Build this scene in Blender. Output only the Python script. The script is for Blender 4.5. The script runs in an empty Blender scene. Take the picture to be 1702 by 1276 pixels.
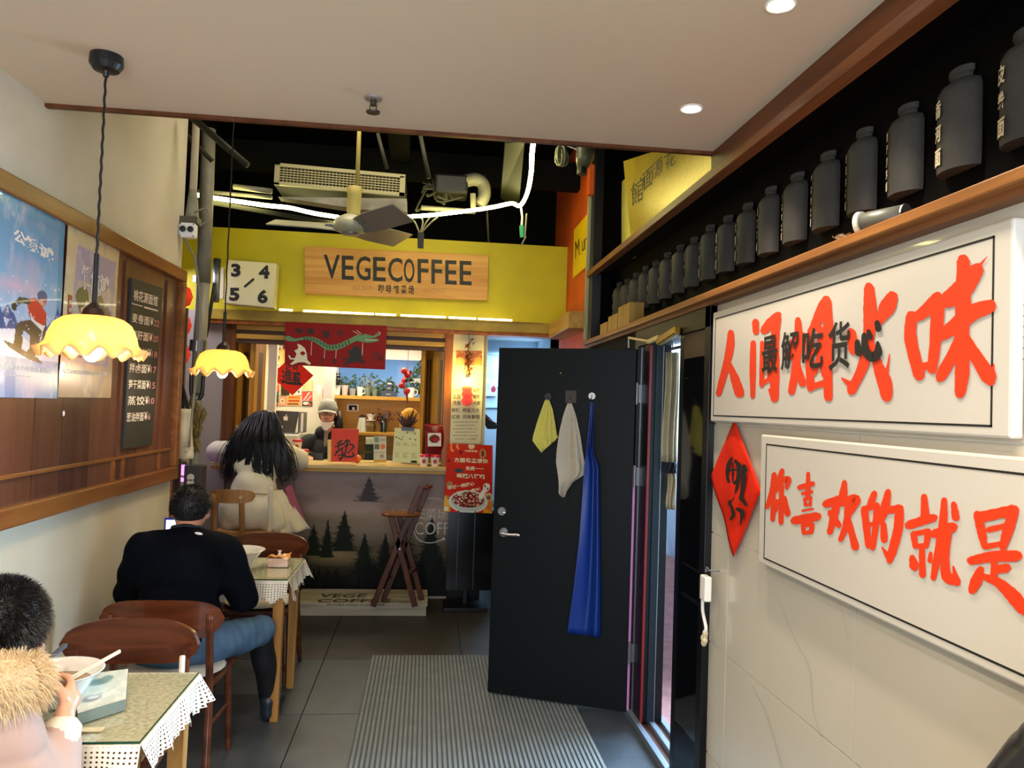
import bpy, bmesh, math, random
import numpy as np
from mathutils import Vector, Matrix
random.seed(7); rng = np.random.default_rng(7)
C = bpy.context.scene.collection
PI = math.pi
# ------------------------------------------------------------------ camera
YAW, PITCH, ROLL, FPX = 0.11035, 0.03044, 0.03339, 1277.0
CAM = Vector((0, 0, 1.68))
fw = Vector((math.sin(YAW)*math.cos(PITCH), math.cos(YAW)*math.cos(PITCH), math.sin(PITCH)))
r0 = Vector((math.cos(YAW), -math.sin(YAW), 0)); u0 = r0.cross(fw)
rt = math.cos(ROLL)*r0 + math.sin(ROLL)*u0
up = -math.sin(ROLL)*r0 + math.cos(ROLL)*u0
cam = bpy.data.cameras.new('camera'); camo = bpy.data.objects.new('camera', cam); C.objects.link(camo)
cam.sensor_width = 36; cam.lens = FPX/1702*36; cam.clip_start = 0.05
camo.matrix_world = Matrix(((rt.x, up.x, -fw.x, CAM.x), (rt.y, up.y, -fw.y, CAM.y), (rt.z, up.z, -fw.z, CAM.z), (0, 0, 0, 1)))
bpy.context.scene.camera = camo
# ------------------------------------------------------------------ world, exposure
sc = bpy.context.scene
sc.view_settings.view_transform = 'Standard'; sc.view_settings.look = 'None'
sc.view_settings.gamma = 1; sc.view_settings.use_curve_mapping = False
sc.view_settings.exposure = 0.54
w = bpy.data.worlds.new('world'); sc.world = w; w.use_nodes = True
w.node_tree.nodes['Background'].inputs[0].default_value = (0.55, 0.72, 1.0, 1)
w.node_tree.nodes['Background'].inputs[1].default_value = 1.6

def aim(o, d):
    o.rotation_euler = Vector(d).to_track_quat('-Z', 'Y').to_euler()
def area(name, loc, d, sx, sy, e, col, spread=PI):
    l = bpy.data.lights.new(name, 'AREA'); l.shape = 'RECTANGLE'; l.size = sx; l.size_y = sy
    l.energy = e; l.color = col; l.spread = spread
    o = bpy.data.objects.new(name, l); o.location = loc; aim(o, d); C.objects.link(o); return o
def point(name, loc, e, col, r=.03):
    l = bpy.data.lights.new(name, 'POINT'); l.energy = e; l.color = col; l.shadow_soft_size = r
    o = bpy.data.objects.new(name, l); o.location = loc; C.objects.link(o); return o
def spot(name, loc, d, e, col, ang=120, blend=.6, r=.04):
    l = bpy.data.lights.new(name, 'SPOT'); l.energy = e; l.color = col; l.spot_size = math.radians(ang); l.spot_blend = blend; l.shadow_soft_size = r
    o = bpy.data.objects.new(name, l); o.location = loc; aim(o, d); C.objects.link(o); return o
WARM = (1, .84, .66)
# daylight: the shopfront behind the camera and the doorway to the alley
area('shopfront_daylight', (-.15, -1.7, 1.45), (0, 1, .12), 2.4, 2.2, 78, (.88, .93, 1))
area('alley_daylight', (2.2, 4.45, 1.35), (-1, -.72, -.25), .9, 1.9, 95, (.5, .74, 1), math.radians(95))
# ceiling downlights (two in view at y 1.95 and 2.68, the rest of the rows out of frame)
DOWN = [(.91, 1.95), (.92, 2.68), (.91, .95), (.91, -.1), (-.62, 1.25), (-.62, .1), (.1, .5)]
for i, (x, y) in enumerate(DOWN):
    spot('downlight_beam', (x, y, 2.772), (0, 0, -1), 46 if i < 4 else 60, WARM, 104 if i < 4 else 140, .6)
# booth, blue back room, dark void above
area('booth_tube_light', (-.8, 7.45, 2.3), (0, .0, -1), 1.6, .25, 20, (1, .88, .62))
area('back_room_light', (.95, 7.9, 2.25), (0, .1, -1), .4, .8, 16, (.5, .74, 1))
area('passage_light', (-2.3, 6.3, 2.7), (.2, 0, -1), .5, .8, 10, (.8, .78, 1))
area('rear_hall_light', (-.3, 4.6, 3.75), (0, .35, -1), 1.2, .5, 18, (1, .86, .68))

# ------------------------------------------------------------------ pixel -> point on a real plane
def ray(px, py): return fw + (px-851)/FPX*rt - (py-638)/FPX*up
def at(px, py, x=None, y=None, z=None):
    d = ray(px, py)
    if x is not None: t = (x-CAM.x)/d.x
    elif y is not None: t = (y-CAM.y)/d.y
    else: t = (z-CAM.z)/d.z
    return CAM + d*t
def onp(px, py, P0, N):
    d = ray(px, py); return CAM + d*((P0-CAM).dot(N)/d.dot(N))
def ux(v): return lambda a, b: at(a, b, x=v)
def uy(v): return lambda a, b: at(a, b, y=v)
def uz(v): return lambda a, b: at(a, b, z=v)

# ------------------------------------------------------------------ materials
def lin(h):
    if not isinstance(h, str): return tuple(h)[:3]
    h = h.lstrip('#'); v = [int(h[i:i+2], 16)/255 for i in (0, 2, 4)]
    return tuple(c/12.92 if c <= .04045 else ((c+.055)/1.055)**2.4 for c in v)
def mat(name, c, rough=.55, metal=0, c2=None, vs=4, bump=0, bs=60, emit=None, es=0, trans=0, coat=0, alpha=1, axis=None, detail=4, ior=None, spec=.5, sheen=0):
    m = bpy.data.materials.new(name); m.use_nodes = True; nt = m.node_tree; b = nt.nodes['Principled BSDF']
    I = b.inputs
    I['Base Color'].default_value = (*lin(c), 1); I['Roughness'].default_value = rough; I['Metallic'].default_value = metal
    I['Transmission Weight'].default_value = trans; I['Coat Weight'].default_value = coat; I['Alpha'].default_value = alpha
    I['Specular IOR Level'].default_value = spec
    if ior: I['IOR'].default_value = ior
    if sheen: I['Sheen Weight'].default_value = sheen
    if emit: I['Emission Color'].default_value = (*lin(emit), 1); I['Emission Strength'].default_value = es
    if c2 or bump:
        tc = nt.nodes.new('ShaderNodeTexCoord'); mp = nt.nodes.new('ShaderNodeMapping'); nt.links.new(tc.outputs['Object'], mp.inputs[0])
        if axis is not None:
            s = [14, 14, 14]; s[axis] = .9; mp.inputs['Scale'].default_value = s
        if c2:
            n = nt.nodes.new('ShaderNodeTexNoise'); n.inputs['Scale'].default_value = vs; n.inputs['Detail'].default_value = detail
            if axis is not None: n.inputs['Distortion'].default_value = .8
            nt.links.new(mp.outputs[0], n.inputs['Vector'])
            r = nt.nodes.new('ShaderNodeValToRGB'); r.color_ramp.elements[0].position = .32; r.color_ramp.elements[1].position = .68
            r.color_ramp.elements[0].color = (*lin(c), 1); r.color_ramp.elements[1].color = (*lin(c2), 1)
            nt.links.new(n.outputs[0], r.inputs[0]); nt.links.new(r.outputs[0], I['Base Color'])
        if bump:
            n2 = nt.nodes.new('ShaderNodeTexNoise'); n2.inputs['Scale'].default_value = bs; n2.inputs['Detail'].default_value = 3
            nt.links.new(mp.outputs[0], n2.inputs['Vector'])
            bp = nt.nodes.new('ShaderNodeBump'); bp.inputs['Strength'].default_value = bump; bp.inputs['Distance'].default_value = .01
            nt.links.new(n2.outputs[0], bp.inputs['Height']); nt.links.new(bp.outputs[0], I['Normal'])
    return m
def wood(name, c, c2, axis=1, rough=.42, vs=1.2, coat=0):
    return mat(name, c, rough, c2=c2, vs=vs, axis=axis, bump=.08, bs=4, coat=coat*.5, spec=.22)
def emis(name, c, s):
    m = bpy.data.materials.new(name); m.use_nodes = True; nt = m.node_tree; nt.nodes.clear()
    e = nt.nodes.new('ShaderNodeEmission'); e.inputs[0].default_value = (*lin(c), 1); e.inputs[1].default_value = s
    o = nt.nodes.new('ShaderNodeOutputMaterial'); nt.links.new(e.outputs[0], o.inputs[0]); return m
def vcol(name, rough=.5, coat=0):
    m = bpy.data.materials.new(name); m.use_nodes = True; nt = m.node_tree; b = nt.nodes['Principled BSDF']
    a = nt.nodes.new('ShaderNodeAttribute'); a.attribute_name = 'Col'; nt.links.new(a.outputs['Color'], b.inputs['Base Color'])
    b.inputs['Roughness'].default_value = rough; b.inputs['Specular IOR Level'].default_value = .1 if not coat else .35; b.inputs['Coat Weight'].default_value = coat; return m

# ------------------------------------------------------------------ mesh helpers
def wm(o):
    m = Matrix.Identity(4)
    while o is not None: m = o.matrix_basis @ m; o = o.parent
    return m
def thing(name, label, cat, loc=(0, 0, 0), rz=0, group=None):
    o = bpy.data.objects.new(name, None); o.empty_display_size = .05; C.objects.link(o)
    o.location = loc; o.rotation_euler = (0, 0, rz); return tag(o, label, cat, group)
def tag(o, label=None, cat=None, group=None, kind=None):
    if label: o['label'] = label
    if cat: o['category'] = cat
    if group: o['group'] = group
    if kind: o['kind'] = kind
    return o
def dup(root, loc, rz, label, group=None):
    r = root.copy(); C.objects.link(r); r.location = loc; r.rotation_euler = (0, 0, rz); r['label'] = label
    if group: r['group'] = group
    for ch in list(root.children):
        c = ch.copy(); C.objects.link(c); c.parent = r
        for g in ch.children:
            d = g.copy(); C.objects.link(d); d.parent = c
    return r
class MB:
    def __init__(s): s.v = []; s.f = []; s.T = None
    def add(s, vs, fs):
        n = len(s.v)
        if s.T is not None: vs = [s.T @ Vector(v) for v in vs]
        s.v += [tuple(v) for v in vs]; s.f += [tuple(i+n for i in f) for f in fs]; return s
    def box(s, x0, x1, y0, y1, z0, z1):
        v = [(x, y, z) for x in (x0, x1) for y in (y0, y1) for z in (z0, z1)]
        return s.add(v, [(0, 1, 3, 2), (4, 6, 7, 5), (0, 4, 5, 1), (2, 3, 7, 6), (0, 2, 6, 4), (1, 5, 7, 3)])
    def hexa(s, a, b):   # two quads (4 pts each), joined
        return s.add(list(a)+list(b), [(3, 2, 1, 0), (4, 5, 6, 7)]+[(i, (i+1) % 4, (i+1) % 4+4, i+4) for i in range(4)])
    def bar(s, p, q, w, d, upv=(0, 0, 1)):   # rectangular bar from p to q
        p, q = Vector(p), Vector(q); t = (q-p).normalized(); a = t.cross(Vector(upv))
        if a.length < 1e-4: a = t.cross(Vector((1, 0, 0)))
        a.normalize(); b = a.cross(t)
        return s.hexa([p+a*sx*w/2+b*sy*d/2 for sx, sy in ((-1, -1), (1, -1), (1, 1), (-1, 1))], [q+a*sx*w/2+b*sy*d/2 for sx, sy in ((-1, -1), (1, -1), (1, 1), (-1, 1))])
    def tube(s, pts, r, n=8, cap=True):
        pts = [Vector(p) for p in pts]; m = len(pts); R = r if hasattr(r, '__len__') else [r]*m
        vs = []; prev = None
        for i, p in enumerate(pts):
            t = (pts[min(i+1, m-1)]-pts[max(i-1, 0)])
            t = t.normalized() if t.length > 1e-9 else Vector((0, 0, 1))
            if prev is None:
                a = t.orthogonal().normalized()
            else:
                a = prev - t*prev.dot(t); a = a.normalized() if a.length > 1e-6 else t.orthogonal().normalized()
            prev = a; b = t.cross(a)
            vs += [p+(a*math.cos(2*PI*k/n)+b*math.sin(2*PI*k/n))*R[i] for k in range(n)]
        fs = [(i*n+k, i*n+(k+1) % n, (i+1)*n+(k+1) % n, (i+1)*n+k) for i in range(m-1) for k in range(n)]
        if cap: fs += [tuple(range(n))[::-1], tuple((m-1)*n+k for k in range(n))]
        return s.add(vs, fs)
    def cyl(s, p, q, r, r2=None, n=16): return s.tube([p, q], [r, r if r2 is None else r2], n)
    def lathe(s, prof, c=(0, 0, 0), n=24, sx=1, sy=1, A=None, cap=True):
        c = Vector(c); vs = []
        for r, z in prof:
            for k in range(n):
                v = Vector((r*sx*math.cos(2*PI*k/n), r*sy*math.sin(2*PI*k/n), z))
                vs.append(c+(A @ v if A is not None else v))
        m = len(prof)
        fs = [(i*n+k, i*n+(k+1) % n, (i+1)*n+(k+1) % n, (i+1)*n+k) for i in range(m-1) for k in range(n)]
        if cap: fs += [tuple(range(n))[::-1], tuple((m-1)*n+k for k in range(n))]
        return s.add(vs, fs)
    def ell(s, c, r, n=16, m=10, A=None):
        if not hasattr(r, '__len__'): r = (r, r, r)
        pr = [(max(math.sin(PI*i/m), 1e-3), -math.cos(PI*i/m)) for i in range(m+1)]
        c = Vector(c); vs = []
        for q, z in pr:
            for k in range(n):
                v = Vector((q*r[0]*math.cos(2*PI*k/n), q*r[1]*math.sin(2*PI*k/n), z*r[2])); vs.append(c+(A @ v if A is not None else v))
        fs = [(i*n+k, i*n+(k+1) % n, (i+1)*n+(k+1) % n, (i+1)*n+k) for i in range(m) for k in range(n)]
        return s.add(vs, fs+[tuple(range(n))[::-1], tuple(m*n+k for k in range(n))])
    def prism(s, poly, f, w0, w1):   # poly: 2D points; f(u,v,w) -> 3D
        n = len(poly)
        vs = [f(u, v, w0) for u, v in poly]+[f(u, v, w1) for u, v in poly]
        return s.add(vs, [tuple(range(n))[::-1], tuple(range(n, 2*n))]+[(i, (i+1) % n, (i+1) % n+n, i+n) for i in range(n)])
    def grid(s, f, nu, nv):
        vs = [f(i/nu, j/nv) for j in range(nv+1) for i in range(nu+1)]; W = nu+1
        return s.add(vs, [(j*W+i, j*W+i+1, (j+1)*W+i+1, (j+1)*W+i) for j in range(nv) for i in range(nu)])
    def sheet(s, f, nu, nv, th):      # a grid with thickness along its own normals
        g = np.array([[f(i/nu, j/nv) for i in range(nu+1)] for j in range(nv+1)], float)
        du = np.gradient(g, axis=1); dv = np.gradient(g, axis=0); nn = np.cross(du, dv); nn /= np.linalg.norm(nn, axis=2, keepdims=True)+1e-9
        h = g+nn*th; W = nu+1; N = W*(nv+1)
        vs = [Vector(p) for p in g.reshape(-1, 3)]+[Vector(p) for p in h.reshape(-1, 3)]
        fs = []
        for j in range(nv):
            for i in range(nu):
                a = (j*W+i, j*W+i+1, (j+1)*W+i+1, (j+1)*W+i); fs += [a[::-1], tuple(k+N for k in a)]
        edge = [i for i in range(nu)]+[j*W+nu for j in range(nv)]+[nv*W+i for i in range(nu, 0, -1)]+[j*W for j in range(nv, 0, -1)]
        for k in range(len(edge)):
            a, b = edge[k], edge[(k+1) % len(edge)]; fs.append((a, b, b+N, a+N))
        return s.add(vs, fs)
    def build(s, name, m, parent=None, smooth=False, bevel=0, world=True, flat_angle=None, sub=0):
        me = bpy.data.meshes.new(name)
        V = s.v; loc = Vector((0, 0, 0))
        if parent is not None and world:
            iv = wm(parent).inverted(); V = [iv @ Vector(v) for v in V]
        elif parent is None and V:
            a = np.array(V); loc = Vector(((a[:, 0].min()+a[:, 0].max())/2, (a[:, 1].min()+a[:, 1].max())/2, a[:, 2].min()))
            V = [tuple(Vector(v)-loc) for v in V]
        me.from_pydata([tuple(v) for v in V], [], s.f); me.update()
        for mm in (m if isinstance(m, (list, tuple)) else [m]): me.materials.append(mm)
        if smooth: me.shade_smooth()
        o = bpy.data.objects.new(name, me); C.objects.link(o); o.location = loc
        if parent is not None: o.parent = parent
        if bevel:
            b = o.modifiers.new('bevel', 'BEVEL'); b.width = bevel; b.segments = 2; b.limit_method = 'ANGLE'; b.angle_limit = math.radians(40)
        if sub:
            b = o.modifiers.new('sub', 'SUBSURF'); b.levels = sub; b.render_levels = sub
        return o
def struct(name, mb, m, **k):
    o = mb.build(name, m, **k)
    if o.parent is None: o['kind'] = 'structure'
    return o
def smooth_by_angle(o, deg=35):
    me = o.data; bm = bmesh.new(); bm.from_mesh(me)
    for f in bm.faces: f.smooth = True
    for e in bm.edges:
        if len(e.link_faces) == 2 and e.calc_face_angle(0) > math.radians(deg): e.smooth = False
    bm.to_mesh(me); bm.free(); return o
def bez(pts, n=8):      # Catmull-Rom through points
    P = [Vector(p) for p in pts]; P = [P[0]*2-P[1]]+P+[P[-1]*2-P[-2]]; out = []
    for i in range(1, len(P)-2):
        for k in range(n):
            t = k/n; a, b, c, d = P[i-1:i+3]
            out.append(.5*((2*b)+(c-a)*t+(2*a-5*b+4*c-d)*t*t+(3*b-a-3*c+d)*t**3))
    out.append(P[-2]); return out
def blob(name, caps, voxel, m, parent, smooth=4, noise=0, nscale=9, fn=None):
    """one continuous surface grown round tapered limbs: caps = [(p, r, q, r2)] or [('e', centre, radii[, matrix])]"""
    b = MB()
    for c in caps:
        if c[0] == 'e': b.ell(c[1], c[2], 20, 12, c[3] if len(c) > 3 else None)
        else:
            p, r, q, r2 = c; b.ell(p, r, 14, 9); b.ell(q, r2, 14, 9)
            if (Vector(p)-Vector(q)).length > 1e-4: b.tube([p, q], [r, r2], 14)
    me = bpy.data.meshes.new('t'); me.from_pydata(b.v, [], b.f); me.update()
    o = bpy.data.objects.new('t', me); C.objects.link(o)
    r = o.modifiers.new('r', 'REMESH'); r.mode = 'VOXEL'; r.voxel_size = voxel
    s = o.modifiers.new('s', 'SMOOTH'); s.iterations = smooth; s.factor = .5
    dg = bpy.context.evaluated_depsgraph_get(); dg.update()
    me2 = bpy.data.meshes.new_from_object(o.evaluated_get(dg)); bpy.data.objects.remove(o)
    n = len(me2.vertices); co = np.empty(n*3); me2.vertices.foreach_get('co', co); co = co.reshape(-1, 3)
    if noise:
        nr = np.empty(n*3); me2.vertices.foreach_get('normal', nr); nr = nr.reshape(-1, 3); q = co*nscale
        d = np.sin(q[:, 0]*1.7+q[:, 2]*2.3+np.sin(q[:, 1]*2.1))+.6*np.sin(q[:, 2]*4.1+q[:, 0]*1.2+2*np.sin(q[:, 1]*1.3))+.4*np.sin(q[:, 0]*5+q[:, 1]*6.3)
        co = co+nr*(d*noise)[:, None]
    if fn: co = fn(co)
    iv = np.array(wm(parent).inverted()); co = co @ iv[:3, :3].T+iv[:3, 3]
    me2.vertices.foreach_set('co', co.reshape(-1)); me2.materials.clear(); me2.materials.append(m); me2.shade_smooth(); me2.update(); me2.name = name
    ob = bpy.data.objects.new(name, me2); C.objects.link(ob); ob.parent = parent; return ob

# ------------------------------------------------------------------ lettering (flat print)
_G = {}
def glyph(s, bold=0):
    if (s, bold) in _G: return _G[s, bold]
    cu = bpy.data.curves.new('g', 'FONT'); cu.body = s; cu.offset = bold; cu.resolution_u = 3; cu.size = 1
    o = bpy.data.objects.new('g', cu); C.objects.link(o); dg = bpy.context.evaluated_depsgraph_get(); dg.update()
    me = bpy.data.meshes.new_from_object(o.evaluated_get(dg))
    v = [(p.co.x, p.co.y) for p in me.vertices]; f = [tuple(p.vertices) for p in me.polygons]
    bpy.data.objects.remove(o)
    if v:
        a = np.array(v); lo = a.min(0); hi = a.max(0); a = (a-lo)/np.maximum(hi-lo, 1e-6); v = a.tolist()
    _G[s, bold] = (v, f); return _G[s, bold]
def put(mb, s, quad, U, bold=0):
    """glyphs of s stretched to a quad TL,TR,BR,BL of pixel points lying on the surface U"""
    v, f = glyph(s, bold)
    (ax, ay), (bx, by), (cx, cy), (dx, dy) = quad
    out = []
    for u, t in v:
        t = 1-t
        out.append(U(ax*(1-u)*(1-t)+bx*u*(1-t)+cx*u*t+dx*(1-u)*t, ay*(1-u)*(1-t)+by*u*(1-t)+cy*u*t+dy*(1-u)*t))
    mb.add(out, f)
def rq(x0, y0, x1, y1): return [(x0, y0), (x1, y0), (x1, y1), (x0, y1)]
def put3(mb, s, O, X, Y, bold=0):      # O bottom-left, X, Y spanning vectors
    v, f = glyph(s, bold); O, X, Y = Vector(O), Vector(X), Vector(Y)
    mb.add([O+X*u+Y*t for u, t in v], f)
def brush(mb, strokes, U0, ragged=0):
    """brush strokes: [(points, widths)] in pixels on the surface U; a rounded ribbon each"""
    for si, (pts, wd) in enumerate(strokes):
        def U(a, b, si=si):
            p = U0(a, b); return p+(CAM-p).normalized()*(si*4e-5)
        n = len(pts)
        if not hasattr(wd, '__len__'): wd = [wd]*n
        P = bez([(p[0], p[1], w) for p, w in zip(pts, wd)], 6) if n > 1 else [Vector((pts[0][0], pts[0][1], wd[0]))]*2
        L = []; Rr = []
        m = len(P)
        for i, p in enumerate(P):
            t = P[min(i+1, m-1)]-P[max(i-1, 0)]; t = Vector((t.x, t.y)); t = t.normalized() if t.length > 1e-6 else Vector((1, 0))
            nx, ny = -t.y, t.x; wv = p.z/2*(1+ragged*random.uniform(-1, 1))
            L.append((p.x+nx*wv, p.y+ny*wv)); Rr.append((p.x-nx*wv, p.y-ny*wv))
        vs = [U(*a) for a in L]+[U(*a) for a in Rr]
        mb.add(vs, [(i, i+1, m+i+1, m+i) for i in range(m-1)])
        for (cx, cy, r), (nx, ny, _) in ((P[0], P[1]), (P[-1], P[-2])):
            ang = math.atan2(cy-ny, cx-nx); K = 7
            arc = []
            for k in range(K+1):
                a = ang-PI/2+PI*k/K; rr = r/2*(1+ragged*1.5*random.uniform(-1, 1)) if 0 < k < K else r/2
                arc.append((cx+math.cos(a)*rr*.9, cy+math.sin(a)*rr*.9))
            mb.add([U(cx, cy)]+[U(*a) for a in arc], [(0, k+1, k+2) for k in range(K)])

# ------------------------------------------------------------------ printed pictures (colour per vertex)
class Pic:
    def __init__(s, w, h, c='#ffffff'):
        s.w, s.h = w, h; s.a = np.ones((h, w, 3))*np.array(lin(c)); yy, xx = np.mgrid[0:h, 0:w]; s.X = (xx+.5)/w; s.Y = (yy+.5)/h
    def mix(s, m, c): m = np.clip(m, 0, 1)[..., None]; s.a = s.a*(1-m)+np.array(lin(c))*m; return s
    def grad(s, y0, c0, y1, c1):
        t = np.clip((s.Y-y0)/(y1-y0), 0, 1)[..., None]; m = ((s.Y >= y0) & (s.Y <= y1))[..., None]
        s.a = np.where(m, np.array(lin(c0))*(1-t)+np.array(lin(c1))*t, s.a); return s
    def rect(s, x0, y0, x1, y1, c, k=1): return s.mix(((s.X > x0) & (s.X < x1) & (s.Y > y0) & (s.Y < y1))*k, c)
    def ell(s, x, y, rx, ry, c, soft=0, k=1):
        d = np.sqrt(((s.X-x)/rx)**2+((s.Y-y)/ry)**2)
        return s.mix((np.clip((1-d)/soft, 0, 1) if soft else (d < 1))*k, c)
    def poly(s, pts, c, k=1):
        m = np.zeros(s.X.shape, bool); n = len(pts)
        for i in range(n):
            x0, y0 = pts[i]; x1, y1 = pts[(i+1) % n]
            if y0 == y1: continue
            cond = ((s.Y >= min(y0, y1)) & (s.Y < max(y0, y1))); xi = x0+(s.Y-y0)*(x1-x0)/(y1-y0); m ^= cond & (s.X < xi)
        return s.mix(m*k, c)
    def line(s, x0, y0, x1, y1, wd, c, k=1):
        asp = s.h/s.w; dx, dy = x1-x0, (y1-y0)*asp; L = dx*dx+dy*dy+1e-12
        t = np.clip(((s.X-x0)*dx+(s.Y-y0)*asp*dy)/L, 0, 1); d = np.hypot(s.X-x0-t*dx, (s.Y-y0)*asp-t*dy)
        return s.mix((d < wd)*k, c)
    def noise(s, k, c, f=6, thr=0, seed=0):
        r = np.random.default_rng(seed); n = np.zeros(s.X.shape)
        for o in range(4):
            a = r.uniform(-1, 1, (int(f*2**o)+2, int(f*2**o)+2)); gx = s.X*(a.shape[1]-1.01); gy = s.Y*(a.shape[0]-1.01)
            i, j = gx.astype(int), gy.astype(int); fx, fy = gx-i, gy-j; fx = fx*fx*(3-2*fx); fy = fy*fy*(3-2*fy)
            n += (a[j, i]*(1-fx)*(1-fy)+a[j, i+1]*fx*(1-fy)+a[j+1, i]*(1-fx)*fy+a[j+1, i+1]*fx*fy)/1.7**o
        s.last = n; return s.mix(np.clip((n-thr), 0, 1)*k, c)
    def panel(s, name, f, m, parent=None):
        """f(u, v) -> 3D, v downwards"""
        mb = MB(); mb.grid(f, s.w-1, s.h-1); o = mb.build(name, m, parent); a = o.data.color_attributes.new('Col', 'FLOAT_COLOR', 'POINT')
        d = np.ones((s.h*s.w, 4)); d[:, :3] = s.a.reshape(-1, 3); a.data.foreach_set('color', d.reshape(-1)); return o
def quadf(TL, TR, BR, BL, wave=0, N=None):
    TL, TR, BR, BL = map(Vector, (TL, TR, BR, BL)); N = Vector(N) if N is not None else (TR-TL).cross(TL-BL).normalized()
    return lambda u, v: TL*(1-u)*(1-v)+TR*u*(1-v)+BR*u*v+BL*(1-u)*v+N*(wave*(math.sin(u*5+v*3)+.6*math.sin(v*9+u*2)))
VC = vcol('printed picture'); VCG = vcol('glossy print', .25, .3)
# ================================================================== MATERIALS
M = dict(
 ceil=mat('ceiling paint', '#d3c4a9', .7), wallp=mat('cream wall paint', '#d2cbb6', .75, c2='#c9c1a8', vs=3, bump=.15, bs=18),
 black=mat('black paint', '#030303', .7, bump=.05, spec=.06), void=mat('dark void paint', '#040503', .8, spec=.1), gloss=mat('black glass', '#06070a', .06), dframe=mat('black door frame', '#07080a', .4, spec=.3),
 door=mat('charcoal door leaf', '#0b1012', .45, spec=.15, bump=.03, bs=120), doorE=mat('pink protective film', '#b878b8', .3), red=mat('red seal strip', '#7a1512', .4),
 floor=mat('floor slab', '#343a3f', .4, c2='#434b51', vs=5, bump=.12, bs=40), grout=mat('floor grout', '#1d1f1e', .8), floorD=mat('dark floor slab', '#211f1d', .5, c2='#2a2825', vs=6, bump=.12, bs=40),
 tile=mat('white wall tile', '#cbc5b5', .25, c2='#c4bdac', vs=1.2, coat=.3), tgrout=mat('pale grout', '#e6e2d6', .7), vein=mat('grey marble vein', '#bcb5a6', .25),
 brownW=wood('brown wood', '#6b3d20', '#4c2a14', 1), trimW=wood('trim wood', '#835230', '#5d381e', 1), ledgeW=wood('ledge wood', '#a36c38', '#7d4c24', 1), plankV=wood('walnut plank', '#74452f', '#4c2c1f', 2, .3, 1.4),
 frameW=wood('panel frame wood', '#8f5c2c', '#6f4220', 1, .3), yelW=wood('yellow pine', '#c08a35', '#a87324', 2), yelWx=wood('yellow pine beam', '#c79a44', '#a97c28', 0), orangeW=wood('orange brown post', '#a5612a', '#83471c', 2),
 yellow=mat('yellow fascia paint', '#c3b40e', .5, spec=.3, c2='#b3a50d', vs=3), beamY=mat('yellow beam paint', '#a98d1e', .5, c2='#8e741a', vs=6), orange=mat('orange wall paint', '#c8540f', .6, c2='#b8480a', vs=4),
 white=mat('white plastic', '#e9e6de', .4), paper=mat('white paper', '#e8e4da', .6), ink=mat('black ink', '#15120f', .6), redink=mat('orange red ink', '#e4380c', .5), gold=mat('gilded board', '#c9b23c', .3, metal=.35, c2='#a89430', vs=6, axis=0), greywall=mat('grey partition paint', '#8d8279', .7),
 chrome=mat('chrome', '#c9ccd0', .18, metal=1), steel=mat('dull steel', '#8e9094', .4, metal=.9), dusty=mat('dusty pipe', '#8a8672', .6, c2='#6c6954', vs=9), dark=mat('dark plastic', '#141414', .4), cordm=mat('black cord', '#0e0d0c', .6),
 blueW=mat('pale blue wall', '#b9cfe2', .6), lace=mat('cream lace', '#e4dcc8', .8), glass=mat('clear table glass', '#fafffb', .03, trans=1, ior=1.3), glassE=mat('dark green glass edge', '#123c2c', .15),
 ceramic=mat('white ceramic', '#eceae4', .2, coat=.4), skin=mat('skin', '#c98f70', .5), hair=mat('black hair', '#0b0a0a', .45), woodC=wood('dark chair wood', '#6a3a22', '#4a2516', 0, .22, 1.2, .5), woodL=wood('light chair wood', '#b98a55', '#9c6d3c', 2, .4), tblW=wood('table leg wood', '#b08247', '#8e632f', 2, .4),
 redp=mat('red paper', '#e22c0c', .6, spec=.2, c2='#d3220a', vs=7, bump=.2, bs=14), redflat=mat('dark red board', '#8c1512', .6, spec=.2), cream=mat('cream panel', '#ddd2a8', .5), clay=mat('grey clay', '#2e2e2b', .65, spec=.25, c2='#3c3b37', vs=6, bump=.35, bs=22), chalk=mat('white chalk', '#e9e4da', .9), rubber=mat('black rubber', '#0c0c0d', .7),
)
# ================================================================== SETTING
L, Rx, CZ, CE = -1.5, 1.2, 2.79, 3.12
b = MB().box(-4, 4, -2, 9, -.12, -.012); floor = struct('floor', b, M['grout'])
for j in range(-2, 10):
    for i in range(-2, 4):
        x0, y0 = -1.5+.9*i, 4.26+.9*(j-5)
        if x0 > 1.1 or y0 > 8.2: continue
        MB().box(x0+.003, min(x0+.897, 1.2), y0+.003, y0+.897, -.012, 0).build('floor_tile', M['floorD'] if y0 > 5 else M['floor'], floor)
b = MB().box(-4, -2.4+.0, 3, 9, -.011, 0); b.build('side_slab', M['floorD'], floor)
# left wall
wl = struct('wall_left', MB().box(L-.12, L, -2, 4.82, 0, 3.9), M['wallp'])
MB().box(L-.121, L+.004, 4.8, 4.83, 0, 1.19).build('wall_edge_bead', M['ledgeW'], wl)
# ceiling slab with a thin brown drip trim
ce = struct('ceiling', MB().box(L, 1.17, -2, CE, CZ, CZ+.13), M['ceil'])
tr = struct('trim_1', MB().box(L, 1.17, CE-.012, CE+.012, CZ-.014, CZ+.13), M['brownW'])
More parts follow.
